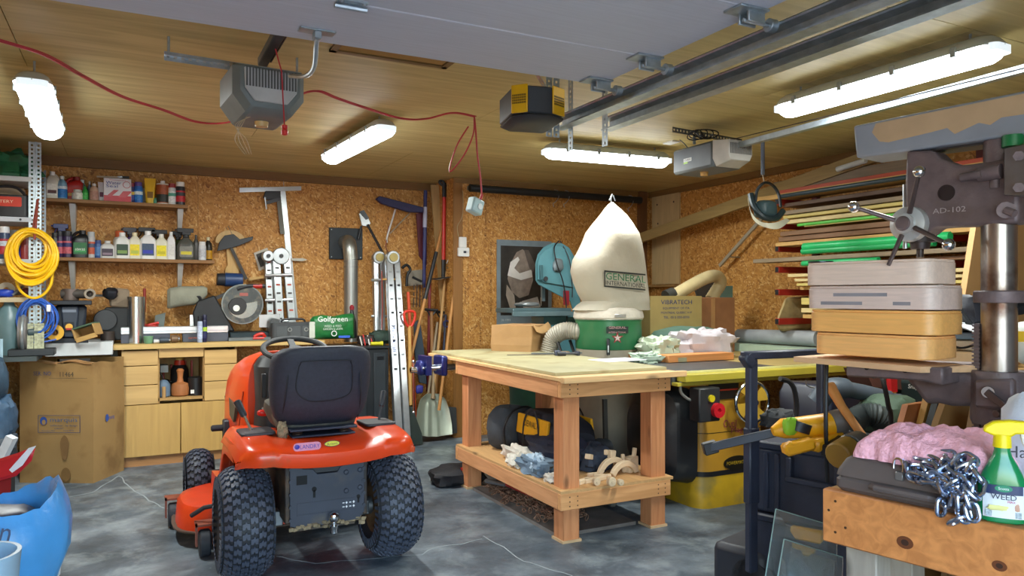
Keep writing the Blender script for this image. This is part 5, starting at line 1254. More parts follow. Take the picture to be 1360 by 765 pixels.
trap((66,405),(122,405),(122,399),(66,399),6.46,6.90).build('table_plate',mat('23252b',.4,.3),T,w=True,bev=.004)
m=sp(92,434,6.497);B().box(m.x-.03,6.490,m.z-.035,m.x+.03,6.5,m.z+.035).build('switch_plate',mat('1a1c20',.5),T,w=True,bev=.003)
B().cyl((m.x,6.47,m.z),(m.x,6.49,m.z),.024,n=18).build('switch_paddle',mat('e0a838',.4),T,w=True)
B().box(m.x-.02,6.466,m.z-.024,m.x+.02,6.485,m.z-.008).build('red_switch',RED,T,w=True,bev=.003)
B().rrect(.09,.02,.003,0,.001,frame(sp(92,413,6.499),(0,-1,0))).build('name_plate',mat('6d7684',.5),T,w=True)
m=sp(94,399,6.66);B().cyl((m.x,m.y,m.z),(m.x,m.y,m.z+.09),.055,n=20).build('spindle_drum',mat('6f625c',.5,.3),T,w=True,bev=.003)
B().cyl((m.x-.06,m.y,m.z+.05),(m.x+.15,m.y-.05,m.z+.05),.035,n=16).build('dust_port',mat('4b4642',.5),T,w=True)
B().ring(.024,.040,-.01,.02,frame((m.x+.13,m.y-.10,m.z+.05),(.2,-1,0))).build('port_ring',mat('8d8272',.5),T,w=True)
# tilted wooden box with green side
q=sp(117,455,6.45)
T=thing('wooden_block_box','tilted wooden box with a green-painted face beside the sander','wooden box',tuple(q),R(-20))
for(dx,dy,dz,sx,sy,sz,m_,nm)in((0,0,.09,.16,.12,.012,mat('4c6a55',.6),'green_top'),(-.074,0,.045,.012,.12,.09,wood('b08a52','x',knots=False),'side'),(.074,0,.045,.012,.12,.09,wood('b08a52','x',knots=False),'side'),(0,.055,.045,.136,.01,.09,wood('9a7442','x',knots=False),'back'),(0,-.05,.0,.15,.02,.035,wood('c09a5c','x',knots=False),'front_strip')):
    B().cb((dx,dy,dz),(sx,sy,sz),TR((0.01,0,.04),0,0,R(-18))).build(nm,m_,T,bev=.002)
q=sp(72,450,6.42)
T=thing('tape_roll','yellow roll of tape standing by the blue cord','tape',(q.x,q.y,q.z))
B().ring(.022,.058,-.03,.03,frame((0,0,.045),(.25,-1,.1))).build('roll',mat('c9981e',.5),T)
B().ring(.020,.026,-.031,.031,frame((0,0,.045),(.25,-1,.1))).build('core',mat('8d6c3c',.7),T)
# ---------------- marquis carton
MC=thing('cardboard_carton','tall brown shipping carton on the floor, left of cabinet','box',(-.247,6.18,0))
A=Vector((-.247,6.18,0));u=Vector((-.71,6.436,0))-A;u.normalize();v2=Vector((-u.y,u.x,0));v2=v2 if v2.y>0 else-v2
Lw,Ld,Hc=.545,.40,.885
def mcp(a,d,z):return A+u*a+v2*d+Vector((0,0,z))
CB=mat('9c7b4b',.8,var=.07,scale=4,bump=.1,bscale=10,dirt='84643a',dscale=4,dlo=.5,dhi=.65)
b=B()
def panel(p,q_,z1fn,nm='carton_side',n=8,out_=None,bulge=.012):
    nrm=(q_-p).normalized().cross(Vector((0,0,1)))
    def fn(a,v_):
        z=z1fn(a)*v_;pt=p.lerp(q_,a)+Vector((0,0,z));return pt+nrm*bulge*math.sin(pi*a)*math.sin(pi*v_)+nrm*.004*noise.noise(pt*5)
    s_=B().sheet(12,14,fn,.006);return s_.build(nm,CB,MC,w=True,ang=50)
p_f=panel(mcp(Lw,0,0),mcp(0,0,0),lambda a:Hc+.012*math.sin(9*a)-.03*(a>.52)*(a<.58)-.02*a)
p_r=panel(mcp(0,0,0),mcp(0,Ld,0),lambda a:Hc-.02+.01*math.sin(7*a))
panel(mcp(0,Ld,0),mcp(Lw,Ld,0),lambda a:Hc);panel(mcp(Lw,Ld,0),mcp(Lw,0,0),lambda a:Hc)
for a0,a1,sg in((.02,.5,1),(.56,.98,1)):
    B().sheet(6,3,lambda s_,v_:mcp(Lw-Lw*(a0+(a1-a0)*s_),-.01+.09*v_,Hc-.01+.03*v_-.03*v_*v_+.01*math.sin(s_*5)),.006).build('top_flap',CARD2,MC,w=True)
fm=frame(mcp(Lw*.5,-.0165,0),v2*-1)
def on(b_,nm,m_,par=p_f):b_.build(nm,m_,MC,w=True,smooth=False)
fL=fm@Matrix.Translation((.03,.43,0))@Matrix.Rotation(0,4,'Z')
on(B().box(-.155,.06,0,.155,.063,.0015,fL).box(-.155,-.063,0,.155,-.06,.0015,fL).box(-.155,-.063,0,-.152,.063,.0015,fL).box(.152,-.063,0,.155,.063,.0015,fL),'printed_frame',mat('2e3f66',.7))
on(B().text('marquis',fL@Matrix.Translation((.035,.026,0)),.20,.04,.0015),'lettering',mat('465a78',.7))
on(B().text('collection . by design',fL@Matrix.Translation((.035,-.012,0)),.20,.018,.0015).text('WARRANTY',fL@Matrix.Translation((.0,-.033,0)),.07,.010,.0015).text('dimensions 0000',fL@Matrix.Translation((-.08,-.049,0)),.10,.009,.0015).text('www.0000',fL@Matrix.Translation((.07,-.046,0)),.08,.009,.0015),'lettering',mat('3a4a68',.7))
on(B().prism([(-.115+.026*cos(a),.022+.03*sin(a))for a in[2*pi*i/20 for i in range(20)]],0,.0012,fL),'round_logo',mat('2b4c94',.7))
on(B().prism([(-.112+.014*cos(a),.012+.018*sin(a))for a in[2*pi*i/20 for i in range(20)]],.0012,.0018,fL),'logo_centre',mat('9c7b4b',.8))
on(B().text('SER. NO',fm@Matrix.Translation((-.09,.795,.004)),.13,.028,.0025),'lettering',mat('35406a',.7))
on(B().text('11464',fm@Matrix.Translation((.09,.79,.004)),.10,.034,.0025).box(-.14,-.03,0,.14,-.0285,.002,fm@Matrix.Translation((.1,.79,.004))),'lettering',mat('3a3530',.7))
fr_=frame(mcp(-.016,Ld*.5,.44),u*-1)
on(B().text('marq',fr_,.07,.03,.0015),'lettering',mat('2b4c94',.7))
on(B().prism([(-.055+.02*cos(a),.01+.028*sin(a))for a in[2*pi*i/16 for i in range(16)]],0,.0012,fr_),'round_logo',mat('2b4c94',.7))
B().prism([(.0+.03*cos(a)*(1+.2*sin(3*a)),.08+.09*sin(a))for a in[2*pi*i/16 for i in range(16)]],0,.001,fm@Matrix.Translation((.07,.18,.0))).build('water_stain',mat('7d5d36',.8),MC,w=True,smooth=False)
B().prism([(.035*cos(a),.05*sin(a))for a in[2*pi*i/16 for i in range(16)]],0,.001,fm@Matrix.Translation((.08,.065,.0))).build('water_stain',mat('77582f',.8),MC,w=True,smooth=False)
# ---------------- slotted steel rack at far left
RY=6.38;rx=P(49,300,Y=RY).x
RK=thing('steel_rack','grey slotted-angle steel shelving rack at the far left','shelving',(rx-.5,RY+.2,0))
perf((rx-.03,RY,.93),(rx-.03,RY,H-.02),(1,0,0),(0,-1,0),.042,.003,.03,.014).build('post_face',GALV,RK,w=True)
perf((rx-.008,RY,.93),(rx-.008,RY,H-.02),(0,1,0),(1,0,0),.04,.003,.03,.014).build('post_side',GALV,RK,w=True)
perf((rx+.01,RY-.0,.93),(rx+.01,RY,H-.02),(1,0,0),(0,-1,0),.034,.003,.03,.014).build('post_return',GALV,RK,w=True)
perf((rx+.0,RY+.42,.93),(rx+.0,RY+.42,H-.16),(1,0,0),(0,-1,0),.04,.003,.03,.014).build('rear_post',mat('8b9296',.4,.6),RK,w=True)
perf((XL+.06,RY,.93),(XL+.06,RY,H-.02),(1,0,0),(0,-1,0),.042,.003,.03,.014).build('post_face',GALV,RK,w=True)
rz_=[]
for py,m_ in((234,'b9bdbd'),(288,'b9bfc6'),(344,'b4b8b8'),(395,'b7a888')):
    z=P(20,py,Y=RY).z;rz_.append(z)
    B().box(XL+.03,RY-.004,z-.035,rx-.03,RY+.43,z).build('shelf_tray',mat(m_,.5,var=.06),RK,w=True,bev=.003)
B().box(XL+.03,RY+.38,P(20,303,Y=RY).z-.03,rx-.03,RY+.43,P(20,300,Y=RY).z).build('rear_rail',GALV,RK,w=True)
for i in range(8):
    B().cyl((rx-.1-i*.13,RY-.006,rz_[1]-.018),(rx-.1-i*.13,RY-.002,rz_[1]-.018),.008,n=10).build('slot',BLACK,RK,w=True)
def rk(px,sh,d=.15):return Vector((P(px,240,Y=RY+d).x,RY+d,rz_[sh]))
q=rk(6,0);one(B().blob((q.x-.05,q.y+.03,q.z+.09),(.50,.34,.20),.5,3,30,6,flat=-.09),'green_tarp',mat('1c5a38',.6,var=.4,scale=12,bump=.6,bscale=12),'crumpled dark green tarp on the top rack shelf','tarp',o=(q.x,q.y,q.z))
q=rk(15,1)
T=thing('battery_charger','black and red battery charger case on second rack shelf','charger',(q.x-.02,q.y-.05,q.z),R(-4))
B().rrect(.30,.16,.03,0,.16,None).build('case',mat('202225',.5),T,bev=.006)
B().rrect(.25,.07,.01,0,.004,frame((-.02,-.08,.11),(0,-1,0))).build('red_label',mat('c43a26',.5),T);B().text('BATTERY',frame((-.02,-.084,.11),(0,-1,0)),.15,.02,.002).build('lettering',mat('e4c8a8',.5),T)
B().tube(bez([(-.12,0,.15),(-.06,0,.22),(.06,0,.22),(.13,0,.14)],5),.010,8).build('handle',BLACK,T)
q=rk(16,1,.32);one(B().box(q.x-.12,q.y-.05,q.z,q.x+.08,q.y+.06,q.z+.24),'beige_carton',mat('9c8a70',.7),'beige carton at the back of second rack shelf','box',o=tuple(q),bev=.004)
q=rk(37,1,.22);one(B().box(q.x-.07,q.y-.05,q.z,q.x+.03,q.y+.06,q.z+.17),'yellow_carton',mat('c9b428',.6),'yellow-green carton by the post on the second rack shelf','box',o=tuple(q),bev=.004)
for(x0,x1,yt,kd,bd,cp,la,l2,lb_)in((0,12,301,'can','3b4c6c','e6e6e6','b03a44','c8d4e0','red and blue spray can with white cap on rack shelf, nearest frame edge'),(13,20,315,'flat','d4d6d8','d4d6d8','b8c0cc',None,'white bottle between spray can and blue cap on rack'),(20,28,313,'can','32388a','2b3ab0',None,None,'can with bright blue cap on the third rack shelf'),(28,38,307,'can','8b3030','b8281e',None,None,'can with a red cap behind the yellow hose')):
    place(kd,x0,x1,yt,rz_[2],RY+.10,body=bd,cap=cp,lab=la,lab2=l2,label=lb_,cat='can')
# bottom rack shelf: roll of tape, blue thing, hand tools
q=rk(8,3);T=thing('masking_tape','roll of white tape standing on the lowest rack shelf','tape',tuple(q))
B().ring(.02,.055,-.03,.03,frame((0,0,.055),(.2,-1,0))).build('roll',mat('b9b09c',.6),T)
q=rk(5,3,.04);one(B().blob((q.x,q.y,q.z+.03),(.13,.07,.06),.2,3,14,2,flat=-.03),'blue_spray_gun',mat('1f3fae',.4),'small bright blue tool on the lowest rack shelf edge','tool',o=tuple(q))
q=rk(17,3,.05);T=thing('grease_gun','dark jumble of clamps and fittings on the lowest rack shelf','tool',tuple(q))
B().tube([(-.06,0,.02),(.1,0,.04)],.015,8).build('barrel',IRON,T);B().tube([(-.0,-.03,.015),(.06,.02,.08)],.01,8).build('lever',STEEL,T);B().sph((.08,0,.04),.03,10).build('head',mat('6b2b34',.5),T)
# below: grinder, pale jug, dark panels
q=P(16,470,Y=6.30)
T=thing('plastic_jug','translucent blue-grey plastic jug below the rack shelf','jug',(P(12,440,Y=6.45).x,6.45,.93))
B().lathe([(.09,0),(.10,.02),(.10,.22),(.085,.30),(.035,.36),(.03,.38)],n=20,sy=.8).build('body',mat('5d7a80',.35),T);B().cyl((0,0,.38),(0,0,.41),.035,n=16).build('cap',mat('8fa6a0',.5),T)
T=thing('bench_grinder','bench grinder wheel with grey guard below the rack shelf','grinder',(P(30,440,Y=6.3).x,6.3,.93))
B().cyl((-.02,0,.16),(.03,0,.16),.12,n=26).build('wheel',mat('6a6664',.6),T);B().cyl((.02,.03,.16),(.12,.04,.16),.045,n=18).build('motor',mat('2a3c3e',.5),T,bev=.01)
B().torus(None,.122,.012,Matrix.Translation((.005,0,.16))@Matrix.Rotation(pi/2,4,'Y'),28,8).build('guard',GALV,T);B().box(-.08,-.08,0,.20,.08,.05).build('base',mat('23282c',.5),T,bev=.006)
T=thing('lower_bench','dark bench carrying the grinder at the far left','bench',(-1.2,6.5,0))
zb=.93
B().box(XL+.05,6.15,zb-.03,rx+.02,RY+.42,zb-.0).build('top',mat('3d4646',.6),T,w=True);B().box(XL+.05,6.2,0,rx-.35,RY+.42,zb-.03).build('carcass',mat('22282c',.7,var=.3),T,w=True)
T=thing('long_level','pale blue straight edge leaning against the lower bench','straight edge',tuple(P(3,540,Y=6.1)))
B().loft([[P(0,640,Y=6.0),P(4,640,Y=6.0),P(4,450,Y=6.12),P(0,450,Y=6.12)],[P(0,640,Y=6.02),P(4,640,Y=6.02),P(4,450,Y=6.14),P(0,450,Y=6.14)]]).build('blade',mat('8fa9b6',.4,.4),T,w=True)
# yellow hose coil and blue cord coil hanging on the post
def coil(c_,rx_,rz2,tube,n,m_,nm,lab,cat,sx=.012,seed=1,y0=0,grp=None):
    random.seed(seed);b=B()
    for k in range(n):
        a=rx_*(1-.42*k/n)+random.uniform(-sx,sx);d=rz2*(1-.42*k/n)+random.uniform(-sx,sx);ox=random.uniform(-sx,sx);oz=(rz2-d)*.55+random.uniform(-sx,sx)*.5
        yk=-.012-.05*random.random();ph=random.uniform(0,6)
        b.tube([Vector(c_)+Vector((a*cos(w1)+ox,yk+.012*sin(2*w1+ph),d*sin(w1)+oz))for w1 in[2*pi*i/36 for i in range(36)]],tube,6,closed=True)
    return b
q=P(43,341,Y=RY-.03);t=dep(q)
b=coil(q,29*t/FPX,36*t/FPX,.0105,16,None,'','','',seed=3)
lp=[P(x,y,Y=RY-.05)for x,y in((21,350),(22,375),(30,389),(44,396),(58,391),(68,376),(70,352))]
b.tube(bez(lp,6),.010,7)
HS=thing('air_hose','coil of bright yellow hose hanging on the rack post','hose',tuple(q))
b.build('coil',mat('e9b90c',.4,var=.05),HS,w=True)
B().tube([P(46,318,Y=RY-.10),P(48,290,Y=RY-.06),P(50,265,Y=RY-.02)],.008,6).tube([P(46,318,Y=RY-.10),P(44,300,Y=RY-.06),P(49,270,Y=RY-.02)],.006,6).build('hanging_cord',mat('8a3c2e',.7),HS,w=True)
q=P(50,425,Y=RY-.03)
b=coil(q,21*t/FPX,28*t/FPX,.006,10,None,'','','',seed=9,sx=.02)
b2=[(q.x-.12,q.y-.04,q.z-.13),(q.x,q.y-.06,q.z-.16),(q.x+.12,q.y-.05,q.z-.14)]
HS2=thing('blue_air_line','coil of blue cord hanging on the rack post below the yellow hose','cord',tuple(q))
b.tube(bez(b2,6),.006,6);b.build('coil',mat('2858b0',.4,var=.1),HS2,w=True)
B().box(q.x+.06,q.y-.07,q.z+.06,q.x+.085,q.y-.05,q.z+.11).build('white_plug',WHITE,HS2,w=True,bev=.003)
# long pale sticks leaning by the lower post, printed sleeves
for i,px in enumerate((38,52)):
    a_,c_=Vector((P(px,470,Y=RY-.1).x,RY-.1,.93)),P(px,430,Y=RY-.06)
    one(B().beam(a_,c_,.06,.03),'patterned_sleeve',mat('9a9c80',.7,var=.5,scale=50),['left patterned cardboard sleeve standing below the blue cord','right patterned cardboard sleeve standing below blue cord'][i],'sleeve',o=tuple(a_))
# ------------------------------------------------------------------ things hung on the back wall
def quad(pts,y0,y1):return B().loft([[P(px,py,Y=y)for px,py in pts]for y in(y0,y1)])
def poly3(pts,Y,th):
    a=[P(px,py,Y=Y)for px,py in pts];return B().loft([[v-Vector((0,th,0))for v in a],a])
ALU=mat('c4c8ca',.3,.8,var=.06)
q=P(375,252,Y=7.08)
T=thing('drywall_square','tall aluminium T-square hanging on the back wall','square',tuple(q))
poly3([(318,255.5),(318,249.5),(400,247.5),(400,253)],7.085,.006).build('head_bar',ALU,T,w=True)
poly3([(372,254),(379,254),(396,425),(388,425)],7.092,.004).build('blade',ALU,T,w=True)
b=B()
for k in range(40):
    f_=k/40;p0=P(374+16*f_,258+165*f_,Y=7.087);b.box(p0.x-.012,7.0872,p0.z,p0.x-.002,7.0880,p0.z+.0012)
b.build('scale_marks',BLACK,T,w=True,kind='stuff',smooth=False)
T=thing('nail','nail holding the T-square to the wall','nail',tuple(P(377,238,Y=7.09)))
B().tube([P(377,247,Y=7.07),P(376,236,Y=7.09)],.003,6).build('nail',STEEL,T,w=True)
T=thing('bar_clamp','dark bar clamp hooked over the T-square','clamp',tuple(P(362,258,Y=7.05)))
poly3([(366,256),(372,256),(378,311),(372,311)],7.06,.012).build('bar',mat('5d5a52',.5,.5),T,w=True)
poly3([(349,263),(352,254),(372,254),(372,264),(355,266)],7.06,.03).build('fixed_jaw',mat('3a3c3e',.5,.4),T,w=True,bev=.004)
B().cyl(P(352,262,Y=7.03),P(354,278,Y=7.03),.008,n=8).build('screw',STEEL,T,w=True)
poly3([(351,268),(372,262),(372,267),(352,272)],7.05,.02).build('sliding_jaw',mat('4a4c4e',.5,.4),T,w=True)
# protractor guard hung on a wooden stick
T=thing('wooden_jig','pale wooden push stick hanging below the dark gauge','jig',tuple(P(306,340,Y=7.08)))
poly3([(300,331),(313,328),(315,352),(318,356),(317,365),(298,365),(299,357),(302,352)],7.09,.02).build('stick',wood('c9a468','z'),T,w=True,bev=.003)
c_=P(306,318,Y=7.07);
B().prism([(.125*cos(a),.10*sin(a))for a in[R(k*12-5)for k in range(17)]]+[(-.05,-.03)],0,.015,frame(c_+Vector((0,-.004,-.02)),(0,-1,0))).build('disc',wood('c9a872','z'),T,w=True)
T=thing('miter_gauge','black protractor gauge with long dark bar on the wall','gauge',tuple(P(308,322,Y=7.05)))
poly3([(288,334),(291,322),(298,313),(310,311),(318,318),(336,314),(335,319),(316,327),(300,331)],7.05,.02).build('head',mat('2f3134',.45,.3),T,w=True,bev=.003)
poly3([(305,330),(309,329),(329,370),(325,372)],7.05,.012).build('bar',mat('3b3834',.5,.4),T,w=True)
B().tube([P(300,304,Y=7.06),P(303,300,Y=7.06),P(308,311,Y=7.05)],.003,6).build('hook',STEEL,T,w=True)
T=thing('wall_print','small tilted black and white picture behind the ladder','picture',tuple(P(348,345,Y=7.09)))
poly3([(337,336),(355,329),(362,352),(344,360)],7.093,.004).build('card',mat('c2bdb0',.6),T,w=True)
poly3([(340,338),(353,333),(358,350),(346,355)],7.088,.002).build('print',mat('3a3835',.6,var=.6,scale=30),T,w=True)
one(poly3([(330,369),(352,366),(353,369),(330,373)],7.06,.03),'wooden_stick',wood('c09a5c','x'),'short pale stick on the wall beside the folded ladder','stick',o=tuple(P(340,369,Y=7.06)))
one(poly3([(385,343),(402,343),(408,345),(402,347),(385,346)],7.06,.01),'putty_knife',mat('a7a194',.4,.5),'small pale tool hanging right of the folded ladder','tool',o=tuple(P(395,345,Y=7.06)))
# ---- folding ladders
def ladder(nm,lab,rails_,y_top,y_bot,txt=None):
    """rails_: (x top, y top, x bottom, y bottom, width px, plane offset)"""
    T=thing(nm,lab,'ladder',tuple(P(rails_[0][2],rails_[0][3],Y=y_bot)))
    ends=[]
    for(xt,yt,xb_,yb_,wd,off)in rails_:
        a=P(xt,yt,Y=y_top+off);c=P(xb_,yb_,Y=y_bot+off);w_=wd*dep(a)/FPX*.95
        B().beam(a,c,w_*.9,.065,(0,-1,0)).build('rail',mat('b3b8bb',.32,.85,var=.1,scale=20),T,w=True,bev=.005)
        d=(c-a)
        for k in range(9):
            m=a+d*(.06+.1*k);B().box(m.x-w_*.22,m.y-.0345,m.z-.008,m.x+w_*.22,m.y-.033,m.z+.008).build('rail_slot',mat('3b3434' if k%3 else 'b04a3a',.5),T,w=True,smooth=False)
        ends.append((a,c,w_))
    return T,ends
L1,e1=ladder('folding_ladder','folded aluminium ladder standing behind the counter beside the T-square',[(356,342,359,450,11,.06),(366,338,373,450,12,0),(380,338,389,450,12,0)],6.96,6.90)
for(xa_,xb_)in((356,356),(373,373)):
    m=P(xa_,340,Y=6.92);B().cyl((m.x,6.90,m.z),(m.x,6.98,m.z),.075 if xa_>360 else .05,n=26).build('hinge_cover',mat('b8bcbf',.35,.8),L1,w=True,bev=.006)
    B().cyl((m.x,6.885,m.z),(m.x,6.90,m.z),.018,n=12).build('hinge_pin',mat('3a3c40',.5),L1,w=True)
for py in(365,398,426):
    B().cyl(P(352,py+1,Y=6.93),P(388,py,Y=6.90),.016,n=10).build('rung',ALU,L1,w=True)
# ladder 2 reaching the floor
def ladder_rail(T,x0,y0,x1,Ya,Yb,wd,z1=0.,m_=None):
    a=P(x0,y0,Y=Ya);c=P(x1,500,Y=Yb);c.z=z1;
    B().beam(a,c,wd,.065,(0,-1,0)).build('rail',m_ or mat('b9bec2',.3,.85,var=.1,scale=20),T,w=True,bev=.005);return a,c
L2=thing('folding_ladder','tall folded aluminium ladder leaning in the corner by the garden tools','ladder',(P(526,560,Y=6.3).x,6.35,0))
rA=ladder_rail(L2,498,345,503,6.98,6.75,.05);rB=ladder_rail(L2,506.5,345,509,6.98,6.75,.045)
rC=ladder_rail(L2,516,345,530,6.86,6.35,.068);rD=ladder_rail(L2,526,345,541,6.86,6.35,.06)
for(px,y,r_)in((502.5,6.97,.062),(521,6.85,.065)):
    m=P(px,342,Y=y);B().cyl((m.x,y-.04,m.z),(m.x,y+.03,m.z),r_,n=24).build('hinge_cover',mat('b3b7b9',.35,.8),L2,w=True,bev=.006)
    B().cyl((m.x,y-.055,m.z+.0),(m.x,y-.04,m.z+.0),r_*.62,n=20).build('hinge_knob',mat('b7a560',.4),L2,w=True)
for k,py in enumerate((372,420,455)):
    B().cyl(P(493,py,Y=6.92),P(513,py,Y=6.92),.014,n=10).build('rung',ALU,L2,w=True)
B().cyl(P(508,371,Y=6.80),P(533,371,Y=6.78),.010,n=8).build('wooden_pin',wood('cda15e','x',knots=False),L2,w=True)
for k in range(8):
    for ra in(rC,rD):
        m=ra[0].lerp(ra[1],.07+.075*k);B().box(m.x-.014,m.y-.0365,m.z-.012,m.x+.014,m.y-.0345,m.z+.012).build('rail_slot',mat('34363a' if k%2 else '8d9296',.5),L2,w=True,smooth=False)
B().tube([P(507,360,Y=6.86),P(508,410,Y=6.86),P(507,440,Y=6.86)],.005,6).build('red_rope',mat('b04a3c',.8),L2,w=True)
m=rC[0].lerp(rC[1],.44);dd=(rC[1]-rC[0]).normalized()
Mx=Matrix((dd,Vector((1,0,0)),dd.cross(Vector((1,0,0))))).transposed().to_4x4();zdir=Vector((0,-1,-.0));
ydir=zdir.cross(dd).normalized();zdir=dd.cross(ydir);Mx=Matrix((dd,ydir,zdir)).transposed().to_4x4();Mx.translation=m+zdir*.034
B().text('Mastercraft',Mx,.26,.04,.002).build('lettering',mat('26408c',.4),L2,w=True)
# ---- wall thimble and stove pipe
T=thing('stove_pipe','galvanised flue pipe with elbow through a black wall plate','flue pipe',tuple(P(459,323,Y=7.09)))
a=P(437,302,Y=7.085);c=P(481,345,Y=7.085)
B().box(a.x,7.07,c.z,c.x,7.098,a.z).build('wall_plate',mat('2d3338',.5,.3),T,w=True,bev=.003)
for sx in(0,1):
    for sz in(0,1):
        x=a.x+.02 if sx else c.x-.02;z=a.z-.02 if sz else c.z+.02
        B().cyl((x,7.066,z),(x,7.07,z),.005,n=8).build('screw_head',STEEL,T,w=True)
ce_=P(458,322,Y=7.07);dn=P(466,345,Y=6.90)
pts=bez([(ce_.x,7.07,ce_.z),(ce_.x+.01,6.98,ce_.z),(dn.x-.01,6.91,ce_.z-.05),(dn.x,6.90,dn.z)],5)
B().tube(pts,.066,18).build('elbow',mat('a2a49e',.35,.8,var=.2,scale=12),T,w=True)
B().cyl(dn,(dn.x,6.90,.93),.064,n=22).build('pipe',mat('a9acab',.35,.8,var=.2,scale=8,stretch=(1,1,.2)),T,w=True)
for z in(dn.z-.01,dn.z-.06):B().cyl((dn.x,6.90,z),(dn.x,6.90,z-.015),.068,n=22).build('crimp_ring',mat('9a9d9c',.35,.8),T,w=True)
# bolt cutter hanging over the plate
T=thing('pruning_lopper','long-handled lopper with a steel head hanging above the corner ladder','lopper',tuple(P(483,295,Y=7.04)))
poly3([(476,284),(480,280),(486,284),(492,297),(487,301),(480,300),(478,292)],7.06,.018).build('head',mat('b0b2b0',.3,.8),T,w=True,bev=.003)
poly3([(477,281),(483,279),(490,290),(486,292)],7.04,.01).build('blade',mat('55585a',.4,.7),T,w=True)
B().tube([P(488,298,Y=7.04),P(511,341,Y=7.04)],.013,8).build('black_handle',BLACK,T,w=True)
B().tube([P(480,300,Y=7.05),P(476,318,Y=7.05)],.011,8).build('short_handle',BLACK,T,w=True)
# ---- stove / heater under the pipe
sx0,sx1=P(433,470,Y=6.45).x,P(517,470,Y=6.45).x;zst=P(500,460,Y=6.45).z
T=thing('metal_cabinet','black metal cabinet below the flue pipe, behind the tractor seat','cabinet',((sx0+sx1)/2,6.7,0))
CBK=mat('24282c',.45,.3,var=.15)
B().box(sx0,6.47,.03,sx1,6.98,zst-.02).build('body',CBK,T,w=True,bev=.006)
B().box(sx0-.01,6.45,zst-.02,sx1+.01,6.99,zst).build('top',mat('2b2f33',.45,.3),T,w=True,bev=.004)
B().box(sx0+.03,6.455,.12,sx0+.36,6.47,zst-.06).build('door_panel',mat('2d3237',.45,.3),T,w=True,bev=.004)
B().box(sx1-.14,6.455,.12,sx1-.03,6.47,zst-.06).build('side_panel',mat('30363b',.45,.3),T,w=True,bev=.004)
B().box(sx1-.11,6.449,zst-.12,sx1-.05,6.456,zst-.09).build('badge',mat('14161a',.3),T,w=True,bev=.002)
# fertilizer bag
T=thing('fertilizer_bag','green lawn fertilizer bag lying on the counter by the flue pipe','bag',(P(442,452,Y=6.6).x,6.60,CT))
def gp(px,py,y=6.60):return P(px,py,Y=y)
b=B();rg=[]
for px,yt,yb_,d_ in((412,424,452,.015),(416,420,455,.05),(428,418,456,.075),(442,420,456,.08),(456,417,456,.075),(467,416,455,.05),(470,418,453,.015)):
    a_,c_=gp(px,yt),gp(px,yb_);c_.z=max(c_.z,CT);m_=(a_+c_)/2;hh_=(a_.z-c_.z)/2
    rg.append([m_+Vector((0,-d_*cos(w1),hh_*math.copysign(abs(sin(w1))**.5,sin(w1))))for w1 in[2*pi*i/16+.1 for i in range(16)]])
b.loft(rg).build('bag_body',mat('1d6a34',.35,var=.25,scale=14,bump=.4,bscale=20),T,w=True)
fg=frame(gp(442,430,6.515),(0,-1,.05))
B().text('Golfgreen',fg@Matrix.Translation((-.0,.035,.0)),.26,.06,.003).build('lettering',mat('e6ece4',.4),T,w=True)
B().text('WEED & FEED',fg@Matrix.Translation((.0,-.02,.0)),.15,.018,.003).text('GARDEN & LAWN',fg@Matrix.Translation((.0,-.045,.0)),.17,.018,.003).build('lettering',mat('c8d8c8',.4),T,w=True)
B().ring(.018,.025,0,.003,fg@Matrix.Translation((.01,-.085,.0))).build('round_logo',mat('d8dcd8',.4),T,w=True)
B().rrect(.10,.02,.003,0,.003,fg@Matrix.Translation((.10,-.115,.0))).build('blue_label',mat('2f5cc0',.4),T,w=True)
B().rrect(.05,.14,.01,0,.01,frame(gp(415,438,6.57),(-.6,-1,0))).build('white_edge',mat('c9cfc4',.4),T,w=True)
# grey tool case on counter left of the bag
T=thing('tool_case','dark grey tool case with drawers on the counter behind the steering wheel','tool case',(P(390,450,Y=6.7).x,6.72,CT))
wq=.40;B().rrect(wq,.22,.03,0,.15,None).build('case',mat('3d4144',.5),T,bev=.006)
for i in range(3):B().box(-.16+.11*i,-.113,.03,-.07+.11*i,-.108,.12).build('drawer',mat('4a4f52',.5),T,bev=.004)
for i in range(2):B().ring(.012,.018,0,.006,frame((-.05+.14*i,-.113,.09),(0,-1,0))).build('dial_ring',mat('8a8d8a',.4),T)
B().tube(bez([(-.1,0,.14),(-.08,0,.175),(.08,0,.175),(.1,0,.14)],5),.009,8).build('handle',BLACK,T)
one(poly3([(355,452),(368,452),(368,424),(360,422),(355,426)],6.80,.14),'grey_machine_block',mat('4e5152',.5,.3),'grey metal block standing left of the dark tool case','machine',o=tuple(P(361,452,Y=6.8)),bev=.006)
# small red/yellow things at the right of the bag
T=thing('tool_rest','small jumble of red wire-handled tools on the black cabinet','tools',(P(488,456,Y=6.6).x,6.60,zst))
for i,(dx,dz,h2)in enumerate(((-.05,.0,.08),(-.02,0,.10),(.02,0,.09),(.05,0,.07))):
    B().tube([(dx,0,0.003),(dx-.015,.02,h2)],.006,6).build('handle',mat('c9302a' if i%2 else 'e0d8d0',.4),T)
B().blob((-.0,.05,.045),(.16,.09,.09),.3,3,16,5).build('dark_tray',mat('2d2320',.6),T)
T=thing('yellow_torch','small yellow torch lying on black cabinet near the ladder','torch',(P(500,455,Y=6.52).x,6.53,zst))
B().cyl((-.05,0,.02),(.03,0,.02),.016,n=12).cyl((.03,0,.02),(.06,0,.02),.016,.022,12).build('body',mat('c8c022',.4),T)
T=thing('oil_can','slim black bottle with red top beside the flue pipe','bottle',(P(466,452,Y=6.66).x+.02,6.70,CT))
